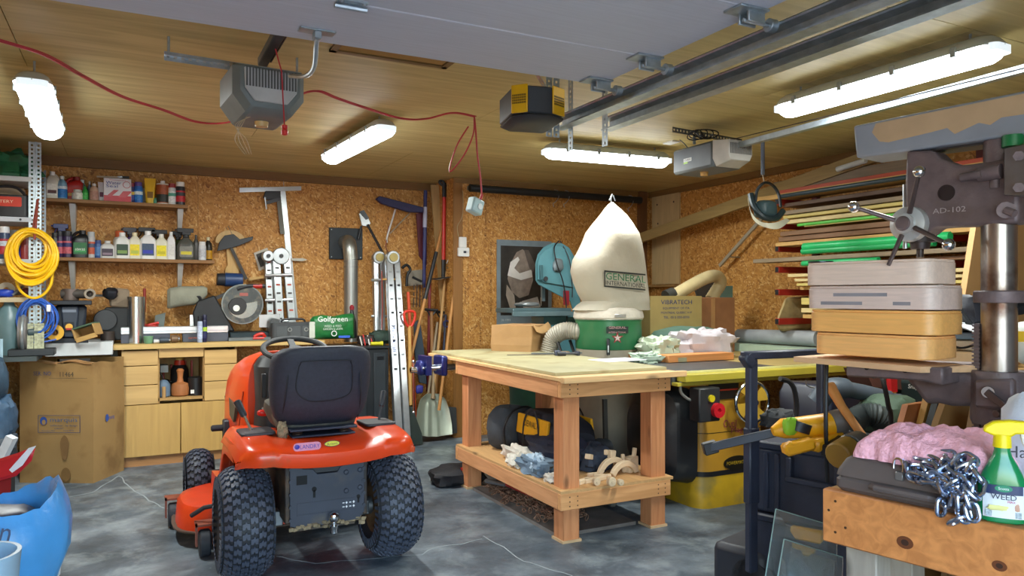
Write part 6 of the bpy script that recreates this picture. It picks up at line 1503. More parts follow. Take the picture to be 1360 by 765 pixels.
B().lathe([(.04,0),(.045,.01),(.04,.14),(.02,.22),(.012,.27)],n=16).build('body',BLACK,T);B().lathe([(.02,.255),(.022,.285),(.008,.30)],n=12).build('cap',mat('8e2430',.4),T)
one(B().blob((P(510,452,Y=6.8).x,6.80,zst+.06),(.30,.16,.12),.4,3,20,8,flat=-.06),'green_clutter',mat('24392f',.7,var=.5,scale=20),'dark green cloth heaped on black cabinet behind the ladder','cloth',o=tuple(P(510,452,Y=6.8)))
# ---- garden tools leaning in the corner against the partition wall
WH=wood('b98348','z',knots=False,contrast=.25);WHD=wood('8c6238','z',knots=False,contrast=.25)
def pole(nm,lab,cat,a,c,r_,m_,extra=None,o=None):
    """a, c = (px, py, Y)"""
    A_,C_=P(a[0],a[1],Y=a[2]),P(c[0],c[1],Y=c[2]);T=thing(nm,lab,cat,tuple(C_))
    B().tube([A_,C_],r_,10).build('shaft',m_,T,w=True);return T,A_,C_
T,a,c=pole('snow_broom','blue snow broom with a long wide head, hung highest in the corner','broom',(565,253,6.98),(563,382,6.98),.019,mat('242a66',.4))
poly3([(498,265),(502,261),(560,276),(560,283),(540,282),(505,271)],6.97,.05).build('broom_head',mat('232350',.5,bump=.5),T,w=True,bev=.004)
B().tube([a.lerp(c,.17),a.lerp(c,.38)],.021,10).build('white_grip',mat('b4b8d2',.4),T,w=True)
poly3([(552,284),(566,280),(566,352),(556,340)],7.05,.02).build('purple_blade',mat('5a1f2e',.6),T,w=True)
T=thing('wall_hook_bar','white bent metal hook arm on the wall below the broom head','hook',tuple(P(520,300,Y=7.04)))
B().tube(bez([P(526,275,Y=7.04),P(520,295,Y=7.02),P(514,315,Y=7.03),P(514,322,Y=7.04)],5),.009,8).build('arm',mat('d6d6d4',.4),T,w=True)
B().tube([P(545,282,Y=7.05),P(518,310,Y=7.05)],.006,8).build('brace',mat('a49a86',.5),T,w=True)
B().tube([P(516,300,Y=7.03),P(512,328,Y=7.03),P(516,336,Y=7.03)],.005,6).build('red_string',mat('8c4a38',.6),T,w=True)
T=thing('plank','long pale plank standing in the corner between blue and red poles','plank',tuple(P(590,520,Y=6.95)))
a,c=P(577,246,Y=7.0),P(586,372,Y=6.86);B().beam(a,(c.x+.05,6.85,1.0),.085,.02,(0,-1,0)).build('board',wood('b79763','z',contrast=.2),T,w=True)
T,a,c=pole('ice_scraper','red-handled ice scraper hanging blade down with black grip on top','scraper',(590,262,6.80),(589,345,6.80),.019,mat('c42a24',.4))
a0=P(590,243,Y=6.80);B().tube([a,a0],.022,10).build('top_grip',BLACK,T,w=True)
B().tube(bez([a0,a0+Vector((-.03,0,.02)),a0+Vector((-.05,0,.0)),a0+Vector((-.01,0,-.03))],4),.014,8).build('d_handle',BLACK,T,w=True)
B().tube([c,P(589,369,Y=6.80)],.022,10).build('black_sleeve',BLACK,T,w=True)
q=P(588,371,Y=6.80);B().loft([[Vector((x,y,q.z+z))for x,y,z in((q.x-.12,6.86,0),(q.x+.11,6.86,.02),(q.x+.11,6.68,.03),(q.x-.12,6.68,-.01))],[Vector((x,y,q.z+z+.006))for x,y,z in((q.x-.12,6.86,0),(q.x+.11,6.86,.02),(q.x+.11,6.68,.03),(q.x-.12,6.68,-.01))]]).build('blade',mat('3d3b38',.5,.4),T,w=True)
T=thing('metal_hook','small zigzag steel hook on partition wall beside the scraper','hook',tuple(P(597,350,Y=6.75)))
B().tube([P(599,338,Y=6.75),P(593,350,Y=6.75),P(599,352,Y=6.75),P(594,356,Y=6.75)],.005,6).build('hook',STEEL,T,w=True)
# wooden/black pole diagonal
T,a,c=pole('long_handled_hoe','diagonal pole with tan ends and black middle, leaning in the corner','garden tool',(588,299,6.85),(535,520,6.60),.015,WH)
B().tube([a.lerp(c,.17),a.lerp(c,.46)],.019,10).build('black_sleeve',BLACK,T,w=True)
T=thing('shovel','shovel with an orange D-handle standing closest to the tall ladder','shovel',tuple(P(546,575,Y=6.45)))
tp,bt=P(544,433,Y=6.62),P(545,538,Y=6.50);B().tube([tp,bt],.017,10).build('shaft',wood('c49550','z',knots=False),T,w=True)
B().tube(bez([tp+Vector((0,0,-.01)),tp+Vector((-.045,0,.05)),tp+Vector((-.045,0,.13)),tp+Vector((.045,0,.13)),tp+Vector((.045,0,.05))],5,True),.013,8,closed=True).build('d_handle',mat('d6331e',.4),T,w=True)
bb=P(545,540,Y=6.50);B().loft([[Vector((bb.x+x,bb.y-.01+dy,z))for x,dy,z in((-.03,0,bb.z),(.03,0,bb.z),(.05,0,bb.z-.10),(.09,-.05,.10),(.085,-.09,.01),(-.085,-.09,.01),(-.09,-.05,.10),(-.05,0,bb.z-.1))],[Vector((bb.x+x,bb.y+dy+.008,z))for x,dy,z in((-.03,0,bb.z),(.03,0,bb.z),(.05,0,bb.z-.10),(.09,-.05,.10),(.085,-.09,.01),(-.085,-.09,.01),(-.09,-.05,.10),(-.05,0,bb.z-.1))]]).build('blade',mat('2b3531',.4,.4),T,w=True)
T,a,c=pole('orange_pole','bright orange pole standing right of the orange-handled shovel','pole',(542,388,6.80),(553,578,6.62),.016,mat('d4491c',.45))
T=thing('pitchfork','dark steel fork and hook heads hanging in the corner above the handles','garden tool',tuple(P(548,370,Y=6.9)))
B().tube(bez([P(534,356,Y=6.9),P(540,352,Y=6.9),P(545,358,Y=6.9),P(541,366,Y=6.9),P(540,380,Y=6.9)],5),.014,8).tube([P(548,368,Y=6.9),P(560,374,Y=6.9)],.012,8).build('iron_head',mat('26282a',.5,.4),T,w=True)
for i in range(4):B().tube([P(550+4*i,378,Y=6.92),P(549+4.2*i,408,Y=6.9)],.005,6).build('tine',IRON,T,w=True)
one(poly3([(540,360),(562,358),(562,378),(542,380)],7.06,.015),'pegboard_plate',mat('9a9486',.6,var=.2),'small grey plate on the wall behind the fork heads','plate',o=tuple(P(552,370,Y=7.06)))
for i,(x0,y0,x1,y1)in enumerate(((541,392,560,397),(541,402,556,404),(545,386,556,388))):
    one(B().tube([P(x0,y0,Y=6.88),P(x1,y1,Y=6.95)],.010,8),'wooden_peg',WH,['middle horizontal wooden peg behind the orange pole','lowest horizontal wooden peg behind the orange pole','highest horizontal wooden peg behind the orange pole'][i],'peg',o=tuple(P(x0,y0,Y=6.88)))
TH=[((573,415,6.80),(575,540,6.66),WHD,'black T-handled tool with a weathered shaft, left of two'),((586,418,6.85),(577,540,6.68),WH,'black T-handled tool with a wooden shaft, right of two')]
for i,(A_,C_,m_,lab)in enumerate(TH):
    T,a,c=pole('spade',lab,'spade',A_,C_,.016,m_);w_=.065
    B().tube([a+Vector((-w_,0,.03)),a+Vector((w_,0,.02))],.014,8).tube([a+Vector((-w_*.8,0,.03)),a+Vector((0,0,-.05))],.008,6).tube([a+Vector((w_*.8,0,.03)),a+Vector((0,0,-.05))],.008,6).build('t_handle',BLACK,T,w=True)
    if i==0:pole
T,a,c=pole('rake_handle','plain wooden handle leaning furthest right against the partition','handle',(602,393,6.62),(583,545,6.50),.015,WH)
T,a,c=pole('broom_handle','tan wooden handle running down behind the T-handled tools','handle',(592,360,6.80),(574,545,6.62),.013,wood('b9905a','z',knots=False))
T,a,c=pole('dark_red_handle','dark red pole standing between the hoe and the plank','pole',(571,372,6.92),(568,520,6.80),.016,mat('7c1f22',.5))
T,a,c=pole('weathered_handle','grey weathered handle in the middle of the tool cluster','handle',(581,428,6.78),(566,545,6.62),.013,wood('8a7a62','z',knots=False))
one(poly3([(549,428),(557,424),(563,470),(566,510),(556,508),(550,470)],6.72,.02),'grass_shear',mat('36424e',.5,.3),'long dark blue-grey blade standing beside the orange pole','blade',o=tuple(P(556,505,Y=6.72)),bev=.003)
one(B().blob(tuple(P(557,517,Y=6.55)),(.07,.05,.08),.2,3,14,2),'blue_glove',mat('2a2c80',.6),'small blue cloth knot beside the scoop shovel','cloth',o=tuple(P(557,517,Y=6.55)))
T=thing('edging_blade','blue-handled edger between the T-handles and the partition','garden tool',tuple(P(592,440,Y=6.70)))
B().tube([P(592,418,Y=6.75),P(589,470,Y=6.70)],.012,8).build('shaft',mat('262c40',.5),T,w=True)
B().torus(None,.03,.008,frame(P(593,430,Y=6.73),(0,-1,0)),16,6).build('loop_handle',mat('2b3266',.5),T,w=True)
# scoop shovel
T=thing('scoop_shovel','large pale aluminium scoop shovel standing on the floor','shovel',tuple(P(577,580,Y=6.55)))
def ss(px,py,Y):return P(px,py,Y=Y)
rows=[(523,566,583,6.60,.5),(530,558,592,6.58,.8),(545,554,597,6.54,1),(562,552,600,6.50,1),(577,551,601,6.46,1)]
b=B();out=[]
def scoop(u,v_):
    f=v_*(len(rows)-1);i=min(int(f),len(rows)-2);t=f-i;r0,r1=rows[i],rows[i+1]
    py,xa_,xb_,Y,cd=[r0[k]*(1-t)+r1[k]*t for k in range(5)]
    p=P(xa_+(xb_-xa_)*u,py+4*sin(pi*u)*v_,Y=Y);e=abs(2*u-1);p.y-=-.045*(1-e**3)*cd+.0;p.z=max(p.z,.004)
    p.y+=.012*math.exp(-((u-.38)/.05)**2)*(v_>.35)*-1+.012*math.exp(-((u-.62)/.05)**2)*(v_>.35)*-1
    return p
B().sheet(20,14,scoop,.004).build('scoop',mat('a3ac9c',.32,.55,var=.12,scale=5),T,w=True,ang=60)
B().tube([ss(575,530,6.60),ss(576,500,6.68),ss(580,440,6.80)],[.02,.016,.015],10).build('shaft',wood('8a7658','z',knots=False),T,w=True)
one(B().loft([[ss(x,y,Y)for x,y in((594,540),(606,541),(607,575),(594,577))]for Y in(6.56,6.575)]),'spade',mat('47494a',.5,.4),'dark grey spade blade standing behind the scoop shovel','spade',o=tuple(ss(600,577,6.56)))
# thermostat boxes on the post
q=P(613,322,Y=YC);T=thing('thermostat','small white control box, upper of two on the post','thermostat',(q.x,YC-.012,q.z))
B().rrect(.075,.10,.008,0,.025,frame((0,0,0),(0,-1,0))).build('body',WHITE,T,bev=.003)
B().tube(bez([(-.04,-.01,.05),(-.05,-.004,.15),(-.0,-.004,.25),(.01,-.004,.42),(.0,-.004,.5)],5),.003,5).build('wire',mat('b9a27a',.6),T)
q=P(614,335,Y=YC);T=thing('thermostat','white thermostat with a small dark display, lower on the post','thermostat',(q.x,YC-.012,q.z))
B().rrect(.115,.085,.01,0,.03,frame((0,0,0),(0,-1,0))).build('body',WHITE,T,bev=.003);B().rrect(.03,.022,.002,.03,.0315,frame((.01,0,.0),(0,-1,0))).build('display',mat('3c4450',.2),T);B().box(.035,-.033,-.01,.04,-.03,.01).build('button',mat('9aa0a0',.4),T)
# ------------------------------------------------------------------ recess wall: rod, poster, band saw, dust collector
zr_=P(740,258,Y=6.38).z
T=thing('closet_rod','long black hanging rod across the recess wall','rod',tuple(P(740,258,Y=6.38)))
B().cyl((P(624,250,Y=6.38).x,6.38,zr_),(P(851,260,Y=6.38).x,6.38,zr_),.036,n=16).build('rod',mat('26282b',.45,.3),T,w=True)
for px in(634,735,835):
    x=P(px,260,Y=6.38).x;B().beam((x,6.38,zr_),(x,YC-.01,zr_+.03),.03,.04).build('rod_bracket',STEEL,T,w=True)
for i,px in enumerate((736,750,835)):
    x=P(px,262,Y=6.38).x;b=B().tube(bez([(x,6.38,zr_+.042),(x+.03,6.36,zr_+.03),(x+.035,6.35,zr_-.03),(x,6.35,zr_-.08),(x-.03,6.35,zr_-.10),(x-.02,6.35,zr_-.13)],4),.0035,6)
    one(b,'rod_hook',STEEL,['steel hook on the rod, left of the pair above the band saw','steel hook on the rod, right of the pair above the band saw','steel hook at the right end of the rod'][i],'hook',o=(x,6.37,zr_))
# poster
T=thing('wall_poster','grey-bordered black and white poster on the recess wall','poster',tuple(P(694,375,Y=YC-.01)))
p0,p1=P(660,318,Y=YC-.012),P(728,430,Y=YC-.012)
B().box(p0.x,YC-.014,P(662,432,Y=YC).z,p1.x+.04,YC-.002,p0.z).build('grey_border',mat('7b8a92',.45),T,w=True)
q0,q1=P(665,326,Y=YC-.015),P(728,418,Y=YC-.015)
B().box(q0.x,YC-.0155,q1.z,q1.x,YC-.014,q0.z).build('print',mat('34302c',.4,var=.5,scale=7),T,w=True)
def pp(pts,m_,d,nm='printed_shape'):B().loft([[P(x,y,Y=YC-.016-d)for x,y in pts],[P(x,y,Y=YC-.0157-d)for x,y in pts]]).build(nm,m_,T,w=True,smooth=False)
SK=mat('8d7f74',.5,var=.3,scale=14);SW=mat('e0dcd6',.5,var=.1)
pp([(686,335),(694,331),(700,336),(706,350),(708,372),(702,392),(690,396),(680,388),(674,370),(678,350)],SK,0)
pp([(674,366),(678,348),(688,341),(690,345),(683,356),(690,363),(706,358),(707,368),(692,372)],SW,.0006)
pp([(696,332),(702,332),(711,352),(708,362),(703,356)],mat('5c524b',.5,var=.3),.0006)
pp([(673,378),(683,392),(686,418),(680,418),(672,392)],mat('a89a8c',.5,var=.2),.0009)
pp([(693,400),(714,394),(718,408),(696,414)],mat('b4aca4',.5,var=.3),.0006)
B().text('30 1993',frame(P(672,425,Y=YC-.015),(0,-1,0)),.10,.02,.001).build('lettering',mat('c9ced2',.5),T,w=True)
# band saw (teal), further along the recess
BS=5.95
def bs(px,py,y=BS):return P(px,py,Y=y)
TEAL=mat('4f7f88',.4,var=.1,coat=.2);TEALD=mat('3d646c',.45)
T=thing('band_saw','teal band saw with a rounded upper wheel housing by the poster','band saw',tuple(bs(740,470)))
hs=[(711,372),(711,350),(714,338),(722,328),(734,322.5),(746,323),(756,329),(763,341),(766,356),(769,385),(773,418),(762,418),(757,400),(745,394),(728,385),(715,378)]
B().loft([[bs(x,y,yy_)for x,y in hs]for yy_ in(5.83,6.02)]).build('upper_housing',TEAL,T,w=True,bev=.006)
door=[(714,371),(714,351),(717,340),(724,332),(735,327),(745,327.5),(753,333),(759,343),(761,357),(762,382),(740,378),(722,375)]
B().loft([[bs(x,y,yy_)for x,y in door]for yy_ in(5.812,5.83)]).build('wheel_cover',mat('5a8d97',.4,coat=.2),T,w=True,bev=.004)
c_=bs(741,352,5.80);B().blob(tuple(c_),(.10,.05,.12),.3,3,14,4).build('tension_knob',mat('7d8a90',.4,.4),T,w=True)
B().box(bs(719,352,5.8).x-.015,5.79,bs(719,372,5.8).z,bs(719,352,5.8).x+.015,5.83,bs(719,352,5.8).z).build('tracking_plate',TEALD,T,w=True,bev=.003)
B().cyl(bs(725,370,5.79),bs(725,370,5.83),.02,n=12).build('knob',BLACK,T,w=True)
B().beam(bs(721,378),bs(721,400),.03,.03,(0,-1,0)).build('guide_post',mat('6c7d84',.4,.5),T,w=True)
B().beam(bs(718.5,395,5.88),bs(718.5,406,5.88),.004,.012).build('blade',STEEL,T,w=True)
tz=bs(700,412).z
B().box(bs(668,412).x,5.75,tz-.02,bs(744,412).x,6.10,tz+.02).build('table',mat('5a7278',.4,.4),T,w=True,bev=.005)
B().box(bs(666,412).x,5.72,tz-.05,bs(762,412).x,5.75,tz-.01).build('fence_rail',mat('6d858c',.4,.4),T,w=True,bev=.003)
B().blob(tuple(bs(700,404,5.9)),(.22,.14,.04),.2,3,16,4).build('table_insert',mat('9a9ea0',.35,.6),T,w=True)
B().box(bs(752,400,5.82).x-.025,5.80,bs(752,405,5.82).z,bs(752,400,5.82).x+.02,5.83,bs(752,386,5.82).z).build('red_label',mat('8a2430',.4),T,w=True)
B().box(bs(712,430).x,5.80,.55,bs(772,430).x,6.05,tz-.05).build('lower_housing',TEAL,T,w=True,bev=.01)
B().box(bs(715,430).x,5.78,0,bs(772,430).x,6.10,.55).build('stand',mat('2b3638',.5),T,w=True,bev=.006)
B().tube(bez([bs(742,320,5.86),bs(736,330,5.79),bs(740,352,5.77),bs(748,375,5.78),bs(752,405,5.79),bs(753,430,5.76)],6),.006,6).tube(bez([bs(744,320,5.86),bs(756,345,5.78),bs(760,380,5.78),bs(760,395,5.78)],6),.005,6).build('power_cord',BLACK,T,w=True)
# ribbed duct from the collector
def ribbed(pts,r_,m_,nrib,amp=.12,n=14):
    pts=bez(pts,10);L=len(pts);out=[];rs=[]
    tot=sum((pts[i+1]-pts[i]).length for i in range(L-1));N=nrib*2;seg=[]
    acc=0;k=0
    for i in range(N+1):
        d=tot*i/N
        while k<L-2 and acc+(pts[k+1]-pts[k]).length<d:acc+=(pts[k+1]-pts[k]).length;k+=1
        l=(pts[k+1]-pts[k]).length;out.append(pts[k].lerp(pts[k+1],min(1,(d-acc)/max(l,1e-6))));rs.append(r_*(1+(amp if i%2 else 0)))
    return B().tube(out,rs,n)
# dust collector
DX,DY=3.24,4.733;DT=DX*SY+DY*CY
def dp(px,py):return P(px,py,Y=DY)
T=thing('dust_collector','dust collector with tall white filter bag and green drum','dust collector',(DX,DY,0))
prof=[(412,764,857),(405,771,856),(400,779,855),(390,772,855),(375,766,854),(360,762,853),(345,765,851),(335,771,849),(320,779,846),(308,783,843),(300,787,840),(292,793,836),(284,799,831),(277,804,824),(272,808,818),(269,811,815)]
rg=[]
for i,(py,xa_,xb_)in enumerate(prof):
    a_,c_=dp(xa_,py),dp(xb_,py);m_=(a_+c_)/2;wx=(c_.x-a_.x)/2;dy=min(.231,wx*.95)if i>2 else .24
    if i>9:dy=wx*.75
    n=36;rg.append([Vector((m_.x+wx*cos(w1),DY+dy*sin(w1)*(1+.10*noise.noise(Vector((cos(w1)*2,sin(w1)*2,a_.z*3)))),a_.z+.004*noise.noise(Vector((w1*2,i,0)))))for w1 in[2*pi*j/n for j in range(n)]])
rg2=[]
for i in range(len(rg)-1):
    for s_ in(0,.5):
        rg2.append([a_.lerp(c_,s_)+Vector((0,-.012*noise.noise(Vector((a_.x*9,(i+s_)*.35,4))),0))for a_,c_ in zip(rg[i],rg[i+1])])
rg2.append(rg[-1])
bag=B().loft(rg2).build('filter_bag',mat('b0a999',.9,var=.05,scale=3,bump=.25,bscale=30,dirt='aea391',dscale=3,dlo=.5,dhi=.7),T,w=True,ang=70)
B().tube([dp(812,270),dp(811,264),dp(813,258)],.006,6).tube(bez([dp(809,266),dp(813,259),dp(817,267)],4),.004,6).build('hanging_hook',STEEL,T,w=True)
rim=[]
for py,k in((424,.258),(421,.268),(414,.262),(409,.244),(406,.21)):z=dp(810,py).z;rim.append((k,z))
B().lathe(rim,(DX,DY,0),36).build('bag_collar',mat('cdc5b8',.85,bump=.3),T,w=True)
z0g,z1g=dp(810,462).z,dp(810,424).z
B().lathe([(.248,z0g),(.252,z0g+.01),(.252,z1g-.01),(.258,z1g-.005),(.258,z1g)],(DX,DY,0),40).build('drum_ring',mat('2c7148',.35,var=.06,coat=.2),T,w=True)
B().lathe([(.258,z1g),(.262,z1g+.004),(.262,z1g+.02),(.256,z1g+.024)],(DX,DY,0),40).build('clamp_band',mat('a8a8a0',.3,.8),T,w=True)
B().lathe([(.24,.12),(.249,.16),(.249,z0g-.005),(.243,z0g)],(DX,DY,0),40).build('canister',mat('a39a88',.5,.1,var=.08),T,w=True)
B().lathe([(.27,.05),(.27,.11),(.2,.12)],(DX,DY,0),32).build('mobile_base',mat('22262a',.5),T,w=True)
vdir=Vector((-DX,-DY,0)).normalized();ax=math.atan2(vdir.y,vdir.x)
def cp_(z,dpx,r_=.253):
    t_=ax+dpx;n_=Vector((cos(t_),sin(t_),0));return frame(Vector((DX,DY,z))+n_*r_,n_)
zm=dp(810,440).z
B().rrect(.165,.05,.004,0,.002,cp_(dp(820,436).z,.26)).build('name_plate',mat('20302a',.4),T,w=True)
B().text('GENERAL',cp_(dp(820,433).z,.26)@Matrix.Translation((0,0,.002)),.13,.018,.002).text('INTERNATIONAL',cp_(dp(820,439).z,.26)@Matrix.Translation((0,0,.002)),.13,.012,.002).build('lettering',mat('c9a0a0',.4),T,w=True)
B().prism([((.045 if k%2==0 else .018)*cos(pi/2+pi*k/5),(.045 if k%2==0 else .018)*sin(pi/2+pi*k/5))for k in range(10)],0,.005,cp_(dp(820,446).z,.26)).build('star_logo',mat('9c2c34',.4),T,w=True)
B().prism([((.028 if k%2==0 else .011)*cos(pi/2+pi*k/5),(.028 if k%2==0 else .011)*sin(pi/2+pi*k/5))for k in range(10)],.005,.006,cp_(dp(820,446).z,.26)).build('star_centre',mat('cfcac0',.4),T,w=True)
B().box(-.035,-.012,0,.05,.012,.012,cp_(dp(830,418).z,.3,.264)).build('latch',mat('c4c4c0',.3,.8),T,w=True,bev=.003)
f_=cp_(dp(803,456).z,.0,.257);B().box(-.012,-.07,0,.012,.05,.012,f_).build('toggle_latch',mat('2a2c2e',.4,.4),T,w=True,bev=.003)
B().box(-.004,-.05,.012,.004,.0,.016,f_).build('latch_pin',STEEL,T,w=True)
# printed band on the bag
def bagpt(px,py):
    # point on the bag front near this pixel
    for k in range(60):
        t=DT-.32+k*.008;p=P(px,py,t=t);i=0
        zs=[dp(0,r_[0]).z for r_ in prof];
        for j in range(len(prof)-1):
            za,zb_=P(prof[j][1],prof[j][0],Y=DY).z,P(prof[j+1][1],prof[j+1][0],Y=DY).z
            if za<=p.z<=zb_:
                f=(p.z-za)/(zb_-za);aL,aR=dp(prof[j][1],prof[j][0]),dp(prof[j][2],prof[j][0]);m_=(aL+aR)/2;wx=(aR.x-aL.x)/2
                if((p.x-m_.x)/wx)**2+((p.y-DY)/.231)**2<=1.0:return p
    return P(px,py,t=DT-.2)
def wrap(s_,x0,x1,y0,y1,skew,m_,nm,off=.025):
    vs,fs=text_geo(s_)if s_ else(None,None)
    if s_ is None:
        n=14;vs=[(-.5+i/n,-.5)for i in range(n+1)]+[(-.5+i/n,.5)for i in range(n+1)];fs=[(i,i+1,i+n+2,i+n+1)for i in range(n)]
    out=[]
    for(u,v_)in vs:
        px=x0+(x1-x0)*(u+.5);py=y1+(y0-y1)*(v_+.5)+skew*(u+.5);p=bagpt(px,py);d=(Vector((0,0,EYE))-p).normalized();n_=Vector((p.x-DX,p.y-DY,0)).normalized()
        out.append(p+n_*off)
    B().add(out,fs).build(nm,m_,T,w=True,smooth=False)
wrap(None,803,853,359,361,5,mat('2b2e2c',.8),'printed_line');wrap(None,803,853,379,381,5,mat('2b2e2c',.8),'printed_line');wrap(None,803,804.4,359,381,0,mat('2b2e2c',.8),'printed_line')
wrap('GENERAL',805,853,362,371,5,mat('2b6a48',.8),'lettering',.026)
wrap('INTERNATIONAL',805,853,372.5,378,5,mat('34383a',.8),'lettering',.026)
dA=[P(768,440,Y=4.80),P(748,440,Y=4.88),P(734,450,Y=4.95),P(727,474,Y=4.97)]
ribbed([(DX-.2,DY+.1,dp(768,440).z)]+[tuple(v)for v in dA],.062,None,26).build('flex_duct',mat('a59f92',.5,.2),T,w=True)
for px in(740,757):
    B().tube([P(px,452,Y=4.9),P(px+6,470,Y=4.85)],.012,6).build('stand_bar',BLACK,T,w=True)
one(B().beam(P(803,530,Y=4.22),Vector((P(806,640,Y=4.22).x,4.22,0)),.03,.02),'dark_strap',mat('23221f',.6),'dark upright bar seen through the bench before the canister','bar',o=tuple(P(803,600,Y=4.22)))
# ------------------------------------------------------------------ right wall
ZT=.885
def wallp(px,py,d=.02):return P(px,py,X=XR-d)
T=thing('plywood_offcut','tall pale plywood board fixed to the right wall by the corner','board',tuple(wallp(884,320)))
a,c=wallp(866,257),wallp(902,377);B().box(XR-.022,c.y,c.z,XR-.001,a.y,a.z).build('board',wood('c0a678','z',knots=False,contrast=.2),T,w=True)
for px,py in((873,272),(895,268),(874,297)):
    q=wallp(px,py);B().cyl((XR-.025,q.y,q.z),(XR-.02,q.y,q.z),.01,n=8).build('screw_head',mat('3c2c1c',.6),T,w=True)
a=wallp(860,379);one(B().box(XR-.08,wallp(902,379).y,a.z-.02,XR-.001,min(a.y,YC-.01),a.z),'narrow_ledge',wood('9c7c4c','y'),'narrow wooden ledge under the pale plywood board','ledge',o=(XR-.04,a.y-.2,a.z))
one(B().beam((4.79,6.52,1.95),(4.74,3.3,2.40),.04,.10),'long_board',wood('9a8150','y',contrast=.3),'long tan board sloping up along the right wall to the lumber rack','board',o=(4.77,5,2.15))
T=thing('lumber_rack','red steel lumber rack arms on the right wall','rack',(XR,3.6,0))
XA=4.60
lv=[(1066,263),(1065,296),(1062,328),(1060,357),(1060,388),(1060,428)]
for yk in(4.35,3.0,1.7):
    B().box(XR-.05,yk-.025,.55,XR-.012,yk+.025,2.35).build('upright',mat('5c1814',.5),T,w=True)
    for px,py in lv:
        z=P(px,py,X=XA).z;B().box(XA,yk-.02,z-.025,XR-.05,yk+.02,z+.025).build('arm',mat('a1281e',.45),T,w=True,bev=.003)
        B().box(XA-.004,yk-.016,z-.02,XA,yk+.016,z+.02).build('end_cap',BLACK,T,w=True)
WC={'tan':'c39a5a','yel':'c8b468','brn':'7d5a3c','gry':'8a7860','red':'a8452c','pale':'d2bc86','drk':'5c4432'}
bd=[
 (1027,249,13,'gry',4.75,.14,3.3,'grey-brown broken board at the very top of the lumber rack'),
 (1035,256,6,'red',4.60,.12,1.9,'reddish brown board on top of the lumber rack'),
 (1000,266,6,'tan',4.58,.20,1.2,'long tan board sticking out furthest left on upper rack'),
 (1040,273,5,'drk',4.66,.3,1.2,'dark board lying behind the long tan board'),
 (1040,283,5,'gry',4.58,.2,1.2,'grey weathered board over the second red arm'),
 (1040,289,4,'yel',4.60,.2,1.2,'thin yellow board, upper one on the second arm'),
 (1045,295,5,'pale',4.58,.15,1.3,'pale yellow board just above the face shield brim'),
 (1068,300,3,'yel',4.62,.2,1.2,'short thin yellow board over the green strip'),
 (1036,311,6,'brn',4.58,.15,1.6,'dark brown board with clear tape, upper rack middle'),
 (1034,318,6,'brn',4.60,.15,1.5,'second dark brown board, directly under the taped one'),
 (1030,325,5,'tan',4.56,.2,1.2,'orange-tan board above the bright green tubes'),
 (1000,347,5,'gry',4.56,.16,1.0,'long thin grey board sticking out over the wooden boxes'),
 (1062,352,4,'brn',4.62,.2,1.2,'brown board just below the long thin grey one'),
 (1046,366,4,'pale',4.58,.1,1.6,'pale stick end, upper of three beside the box stack'),
 (1055,372,3.5,'pale',4.58,.1,1.6,'pale stick end, middle of three beside the box stack'),
 (1058,378,3.5,'yel',4.58,.1,1.6,'pale stick end, lowest of three beside the box stack'),
 (1062,383,4,'tan',4.64,.2,1.2,'tan board resting on fourth red arm'),
 (1064,400,9,'yel',4.60,.18,1.2,'yellow plank below the fourth red arm'),
 (1064,412,6,'pale',4.62,.2,1.2,'pale plank above the lowest red arm'),
 (1066,420,5,'tan',4.62,.2,1.2,'thin tan plank resting on the lowest red arm')]
for xl,yc,th,col,X,wd,yn,lab in bd:
    a=P(xl,yc,X=X);h_=th*dep(a)/FPX;
    one(B().box(X,yn,a.z-h_/2,X+wd,a.y,a.z+h_/2),'lumber_board',wood(WC[col],'y',contrast=.3,scale=.8),lab,'board',o=(X,a.y,a.z),bev=.002)
for xl,yc,r_,c_,lab,yn,nm in((1068,328,.030,'1fae62','bright green tube over the wooden boxes, upper rack',2.9,'green_tube'),(1066,334,.024,'1a9a56','second green tube just below the thickest one',3.0,'green_tube'),(1060,299,.012,'58b548','thin green strip on the third rack level',2.6,'green_strip'),(1066,350,.02,'1f9e5a','green tube end directly above the box stack',3.4,'green_tube'),(1037,261,.016,'2c3c44','black-blue pipe lying beside the reddish board',1.8,'pipe')):
    a=P(xl,yc,X=4.55);one(B().cyl((4.55,a.y,a.z),(4.55,yn,a.z),r_,n=12),nm,mat(c_,.35),lab,'tube',o=tuple(a))
one(B().tube([P(1112,225,X=4.7),P(1150,213,X=4.7)],.02,10),'white_pipe',mat('c9cdcc',.4),'short white pipe on top of the rack by the belt cover','pipe',o=tuple(P(1112,225,X=4.7)))
T=thing('aluminium_pole','thin aluminium pole leaning diagonally on the right wall','pole',tuple(P(956,353,X=4.95)))
B().beam(P(956,353,X=4.95),P(1032,268,X=4.95),.022,.03).build('pole',mat('b5b0a0',.4,.5),T,w=True)
for q in(P(970,337,X=4.95),P(1020,281,X=4.95)):B().cyl((4.95,q.y,q.z-.03),(XR,q.y,q.z-.03),.006,n=8).build('nail',STEEL,T,w=True)
